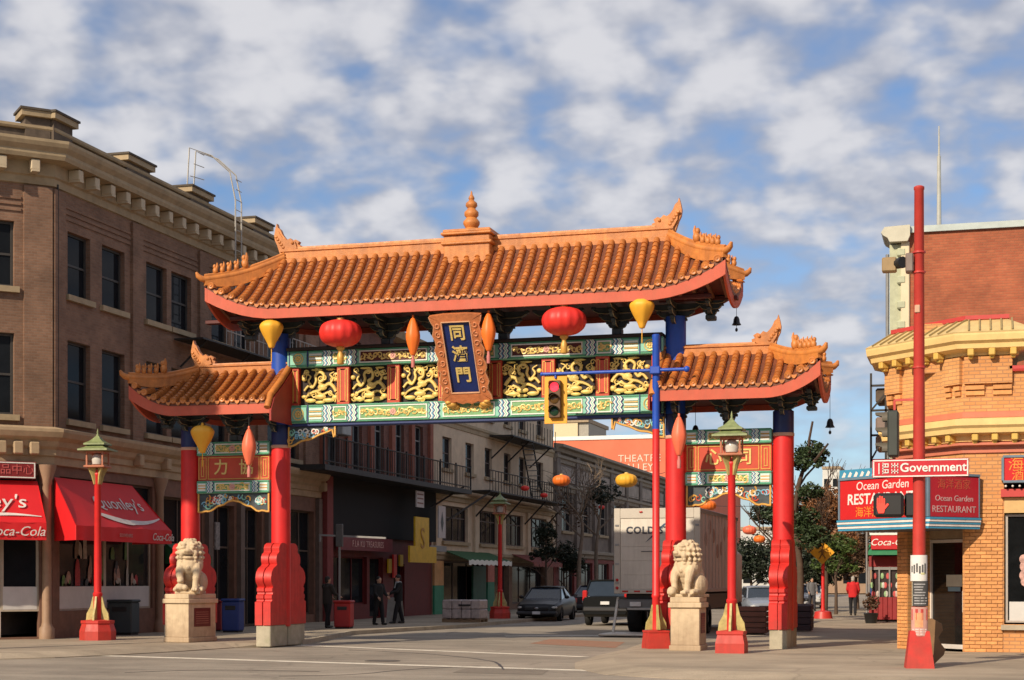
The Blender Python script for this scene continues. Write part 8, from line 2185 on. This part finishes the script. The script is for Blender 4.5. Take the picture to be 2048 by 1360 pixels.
# ------------------------------------------------------------------ small things along the street
SG = 'small lanterns strung across the street'
for u, v, Y, w, c, lab in ((1050, 977, 40, 17, 'red', 'small red lantern at the fire escape, the left of two'), (1088, 991, 42, 15, 'red', 'small red lantern at the fire escape, the right of two'), (1123, 962, 30, 36, 'orange', 'round orange lantern strung by the cream building'), (1253, 962, 30, 44, 'yellow', 'round yellow lantern strung above the white truck'),
                           (1150, 1004, 62, 16, 'red', 'small red lantern in the bare tree, the left one'), (1203, 1015, 62, 13, 'red', 'small red lantern just left of the truck top'), (1416, 1012, 34, 34, 'orange', 'orange lantern showing over the truck roof'), (1499, 1061, 40, 28, 'pink', 'salmon lantern between the right lamp and the outer pier, the upper one'), (1519, 1079, 40, 24, 'orange', 'orange lantern between the right lamp and the outer pier, the lower one'), (1180, 1080, 70, 14, 'red', 'small red lantern low in the second bare tree')):
    q = onY(u, v, Y); z = (q - CAM).dot(FW); sc = w * z / FPX / 1.07
    lantern(q, 'globe', c, lab, q.z + 0.5, SG, sc=sc, tassel=False, name='street_lantern')
def wires():
    for k, (a, b, sag, lab) in enumerate(((onX(1085, 940, -12), onY(1600, 1010, 36), 0.8, 'thin cable strung across the street behind the truck top'), (onX(1040, 960, -12), onY(1330, 945, 30), 0.5, 'thin cable carrying the orange and yellow lanterns'))):
        pts = [a.lerp(b, t / 16) + Vector((0, 0, -sag * math.sin(PI * t / 16))) for t in range(17)]
        o = MB().tube(pts, 0.012, 4).build('lantern_cable', 'cable'); tag(o, lab, 'cable')
wires()
def bin_(loc, w, d, h, m_, label, name='litter_bin', lid=True):
    root = thing(name, label, 'bin', loc, 0.1, local=True)
    MB().bbox(-w / 2, w / 2, -d / 2, d / 2, 0.05, h, 0.03).build('body', m_, root)
    if lid:
        MB().bbox(-w / 2 - 0.03, w / 2 + 0.03, -d / 2 - 0.03, d / 2 + 0.03, h, h + 0.08, 0.03).build('lid', m_, root); MB().bbox(-w * 0.3, w * 0.3, -d / 2 - 0.012, -d / 2 + 0.02, h * 0.72, h * 0.86, 0.01).build('slot', 'black', root)
    MB().bbox(-w / 2 + 0.03, w / 2 - 0.03, -d / 2 + 0.03, d / 2 - 0.03, 0, 0.05, 0.01).build('base', 'black', root)
    return root
p = onZ(688, 1257, 0); bin_((p.x, p.y, 0), 0.55, 0.5, 0.85, mat('bin_red', (0.34, 0.012, 0.012), rough=0.5), 'red litter bin on the left pavement under the gate')
p = onY(247, 1255, 3.5); bin_((p.x, 3.5, 0), 0.75, 0.6, 0.95, mat('bin_slate', (0.035, 0.05, 0.055), rough=0.6), 'slate grey bin against the corner shop window')
p = onY(466, 1250, 6.5); bin_((p.x, 6.5, 0), 0.55, 0.5, 0.95, mat('bin_blue', (0.015, 0.04, 0.20), rough=0.5), 'blue newspaper box between the left gate columns', name='newspaper_box')
p = onY(432, 1250, 7.2); bin_((p.x, 7.2, 0), 0.5, 0.5, 0.9, mat('bin_darkred', (0.22, 0.012, 0.02), rough=0.5), 'dark red newspaper box beside the blue one', name='newspaper_box')
p = onY(1506, 1250, 9.0); r_ = thing('slatted_planter', 'brown slatted planter box behind the right street lamp', 'planter', (p.x, 9.0, 0))
for k in range(5): MB().bbox(p.x - 0.42, p.x + 0.42, 8.6, 8.66, 0.05 + 0.16 * k, 0.19 + 0.16 * k, 0.01).build('slat', mat('slat_brown', (0.14, 0.055, 0.04), rough=0.7, var=0.2), r_)
for k in range(5): MB().bbox(p.x + 0.36, p.x + 0.42, 8.67, 9.4, 0.05 + 0.16 * k, 0.19 + 0.16 * k, 0.01).build('slat', MATS['slat_brown'], r_)
MB().bbox(p.x - 0.36, p.x + 0.34, 8.68, 9.38, 0.02, 0.82, 0.02).build('liner', mat('liner_grey', (0.16, 0.15, 0.14), rough=0.8), r_)
for i, (u, Y) in enumerate(((1603, 12.0), (1606, 14.5))):
    p = onY(u, 1240, Y); r_ = thing('planter', ('dark planter box just right of the outer gate pier', 'second dark planter box behind the first, right of the outer gate pier')[i], 'planter', (p.x, Y, 0))
    for k in range(4): MB().bbox(p.x - 0.32, p.x + 0.32, Y - 0.3, Y + 0.3, 0.03 + 0.2 * k, 0.22 + 0.2 * k, 0.02).build('board', mat('planter_dark', (0.045, 0.025, 0.03), rough=0.7, var=0.3), r_)
# shrink-wrapped pallet on the left pavement
p = onZ(930, 1244, 0); r_ = thing('wrapped_pallet', 'low pallet of boxes in white wrapping before the green shop', 'pallet', (p.x, p.y, 0))
for k in range(4):
    for j in range(2): MB().bbox(p.x - 0.75 + 0.38 * k, p.x - 0.385 + 0.38 * k, p.y - 0.5, p.y + 0.5, 0.14 + 0.36 * j, 0.49 + 0.36 * j, 0.03).build('carton', mat('wrap_white', (0.40, 0.33, 0.31), rough=0.35, var=0.35, scale=6), r_)
for k in range(5): MB().bbox(p.x - 0.76 + 0.33 * k, p.x - 0.56 + 0.33 * k, p.y - 0.52, p.y + 0.52, 0.10, 0.135, 0.005).build('deck_board', mat('pallet_wood', (0.25, 0.16, 0.09), rough=0.8), r_)
for y in (-0.45, 0, 0.45): MB().bbox(p.x - 0.76, p.x + 0.76, p.y + y - 0.05, p.y + y + 0.05, 0.0, 0.10, 0.005).build('bearer', MATS['pallet_wood'], r_)
p = onY(916, 1222, p.y - 0.53); mb = MB(); mb.box(p.x + 0.02, p.x + 0.5, p.y - 0.01, p.y, 0.62, 0.68); mb.build('print', 'black', r_)
# sandwich board
p = onZ(779, 1247, 0); r_ = thing('sandwich_board', 'pale sandwich board between the two people by the red shop', 'sign', (p.x, p.y + 0.6, 0))
for s in (-1, 1):
    mb = MB(); mb.prism([(-0.28, 0.0), (0.28, 0.0), (0.28, 0.95), (-0.28, 0.95)], lambda a, z, t: (p.x + a, p.y + 0.6 + s * (0.22 * (1 - z / 0.95)) + t, z), 0.0, 0.025); mb.build('panel', mat('board_pale', (0.33, 0.31, 0.28), rough=0.7, var=0.2, scale=8), r_)
# grey sign gantry near the people
p = onZ(679, 1257, 0); r_ = thing('sign_gantry', 'thin grey post with a long sign bracket on the left pavement', 'sign post', (p.x, p.y, 0))
a, c, t = onY(640, 1070, p.y), onY(772, 1076, p.y), onY(679, 1048, p.y)
MB().tube([(p.x, p.y, 0), (p.x, p.y, t.z)], 0.04, 8).build('post', 'grey', r_, True); MB().bar((a.x, p.y, a.z), (c.x, p.y, c.z), 0.06).build('bracket_arm', 'grey', r_)
MB().bbox(p.x - 0.12, p.x + 0.12, p.y - 0.06, p.y + 0.06, t.z - 0.75, t.z, 0.02).build('sign_plate', mat('plate_dark', (0.08, 0.08, 0.08), rough=0.5), r_)
MB().bar((a.x, p.y, a.z + 0.03), (a.x, p.y, a.z - 0.22), 0.05).build('end_drop', 'grey', r_)
# yellow diamond crossing sign on a red post
p = onZ(1646, 1237, 0); r_ = thing('crossing_sign', 'yellow diamond pedestrian crossing sign on a red post', 'sign', (p.x, p.y, 0))
q = onY(1645, 1105, p.y); h = 0.50
MB().lathe([(0.40, 0), (0.34, 0.28), (0.10, 0.34), (0.075, 0.5), (0.065, q.z - 0.2)], p, 10).build('post', 'red', r_, True)
mb = MB(); mb.prism([(0, -h), (h, 0), (0, h), (-h, 0)], lambda a, z, t: (q.x + a, t, q.z + z), p.y - 0.10, p.y - 0.07); mb.build('plate', mat('diamond_yellow', (0.70, 0.33, 0.01), rough=0.45), r_)
mb = MB(); mb.ell((q.x, p.y - 0.105, q.z + 0.22), (0.06, 0.01, 0.06), 8, 6); mb.tube([(q.x, p.y - 0.105, q.z + 0.14), (q.x + 0.01, p.y - 0.105, q.z - 0.04)], 0.05, 6); mb.tube([(q.x, p.y - 0.105, q.z - 0.04), (q.x - 0.12, p.y - 0.105, q.z - 0.26)], 0.03, 6); mb.tube([(q.x, p.y - 0.105, q.z - 0.04), (q.x + 0.13, p.y - 0.105, q.z - 0.25)], 0.03, 6); mb.tube([(q.x - 0.15, p.y - 0.105, q.z + 0.0), (q.x, p.y - 0.105, q.z + 0.10), (q.x + 0.16, p.y - 0.105, q.z + 0.02)], 0.022, 6)
mb.v = [(a, min(b_, p.y - 0.098), c) for a, b_, c in mb.v]; mb.build('walker_symbol', mat('symbol_dark', (0.22, 0.09, 0.01), rough=0.5), r_)
# shop kiosk on the right pavement
def kiosk():
    Y = 24.0; l, r2 = onY(1738, 1160, Y), onY(1800, 1160, Y)
    root = thing('shop_kiosk', 'red shop front with a glazed case and green awning, left of the brick pillar', 'kiosk', (l.x, Y, 0))
    RD = mat('kiosk_red', (0.24, 0.015, 0.018), rough=0.5, var=0.2)
    MB().box(l.x + 0.1, r2.x, Y + 0.05, Y + 2.5, 0, 3.4).build('back', mat('kiosk_dark', (0.03, 0.02, 0.02), rough=0.8), root)
    for k in range(6): MB().bbox(l.x + 0.12 * k * 1.45, l.x + 0.165 + 0.12 * k * 1.45, Y - 0.05, Y + 0.05, 0.1, 0.95, 0.01).build('base_panel', RD, root)
    MB().bbox(l.x, r2.x, Y - 0.06, Y + 0.05, 2.1, 2.5, 0.01).build('header', RD, root)
    for k in range(4):
        x = l.x + (r2.x - l.x) * k / 3; MB().bbox(x - 0.03, x + 0.03, Y - 0.05, Y + 0.05, 0.95, 2.1, 0.005).build('mullion', 'grey', root)
    MB().bbox(l.x, r2.x, Y - 0.04, Y + 0.04, 1.98, 2.09, 0.005).build('mullion', 'grey', root)
    g = random.Random(2)
    for k in range(16):
        x = g.uniform(l.x + 0.08, r2.x - 0.1); z = g.choice((0.97, 1.3, 1.65)); c = g.choice(((0.5, 0.4, 0.35), (0.25, 0.4, 0.2), (0.5, 0.08, 0.08), (0.5, 0.5, 0.45)))
        MB().ell((x, Y + 0.03, z + 0.1), (0.07, 0.03, 0.12), 8, 6).build('display_goods', mat('goods_%d%d%d' % tuple(int(v * 99) for v in c), c, rough=0.7, var=0.4, scale=8), root)
    mb = MB(); mb.slab(lambda s, t: (l.x + (r2.x - l.x) * s, Y - 0.7 * t, 2.95 - 0.38 * t), 6, 4, lambda s, t: (0, 0, -0.03)); mb.build('awning', mat('awning_jade', (0.03, 0.20, 0.09), rough=0.7), root)
    s0 = onY(1742, 1085, Y - 0.5)
    sg = MB().bbox(s0.x, r2.x + 0.2, Y - 0.5, Y - 0.3, s0.z - 0.27, s0.z + 0.27, 0.02).build('drink_sign', mat('drink_red', (0.48, 0.015, 0.02), rough=0.4), root)
    MB().bbox(s0.x - 0.05, r2.x + 0.2, Y - 0.52, Y - 0.3, s0.z + 0.272, s0.z + 0.36, 0.01).build('sign_edge', 'white', root)
    lettering('Coca-Cola', 0.36, 'white', sg, (s0.x + 0.75, Y - 0.51, s0.z), depth=0.006, shear=0.3)
    MB().tube([(l.x - 0.05, Y - 0.5, 0), (l.x - 0.05, Y - 0.5, 3.9)], 0.04, 6).build('awning_pole', 'grey', root)
    p2 = onY(1742, 1250, Y - 1.5); q2 = thing('flower_tub', 'small dark tub of plants standing before the shop kiosk', 'planter', (p2.x, Y - 1.5, 0))
    MB().lathe([(0.20, 0), (0.26, 0.34), (0.28, 0.36), (0.24, 0.38)], (p2.x, Y - 1.5, 0), 12).build('tub', 'black', q2, True)
    me = crown_mesh([((0, 0, 0.75), (0.26, 0.26, 0.36))], 700, 0.055, 21); link('foliage', me, BRN, q2)
kiosk()
# upright brown cutout with a ragged outline behind the pole foot
p = onZ(1864, 1334, 0); mb = MB()
out = [(-0.10, 0.0), (0.02, 0.02), (0.20, 0.20), (0.23, 0.30), (0.14, 0.42), (0.10, 0.52), (0.18, 0.66), (0.16, 0.78), (-0.02, 0.88), (-0.20, 0.86), (-0.28, 0.4), (-0.26, 0.0)]
mb.prism(out, lambda a, z, t: (p.x + a, p.y + 0.5 + t + 0.10 * z, z), 0.0, 0.10)
tag(mb.build('brown_cutout', mat('cutout', (0.20, 0.115, 0.055), rough=0.85, var=0.2)), 'ragged brown cutout leaning behind the foot of the tall red pole', 'cutout')
for i, (u, Y, lv, rr, lf, lab) in enumerate(((1625, 50, 1120, 1.2, DKG, 'dark shrubby tree beneath the rust coloured one'), (1580, 60, 1090, 1.6, BRN, 'brown tree far behind the right gate pier'), (1500, 56, 1110, 1.5, DKG, 'dark tree far beyond the right street lamp'))):
    b = onY(u, 1222, Y); b.z = 0
    tree(b, lab, [(0, 0, 0), at_(u + 3, 1180), at_(u, lv + 25)], 0.12, [(at_(u, lv), (rr, rr, rr * 0.75)), (at_(u + 16, lv + 22, 0.4), (rr * 0.8, rr * 0.8, rr * 0.6)), (at_(u - 18, lv + 28, -0.3), (rr * 0.8, rr * 0.8, rr * 0.5))], 6000, 0.11, lf, 30 + i, depth=2)
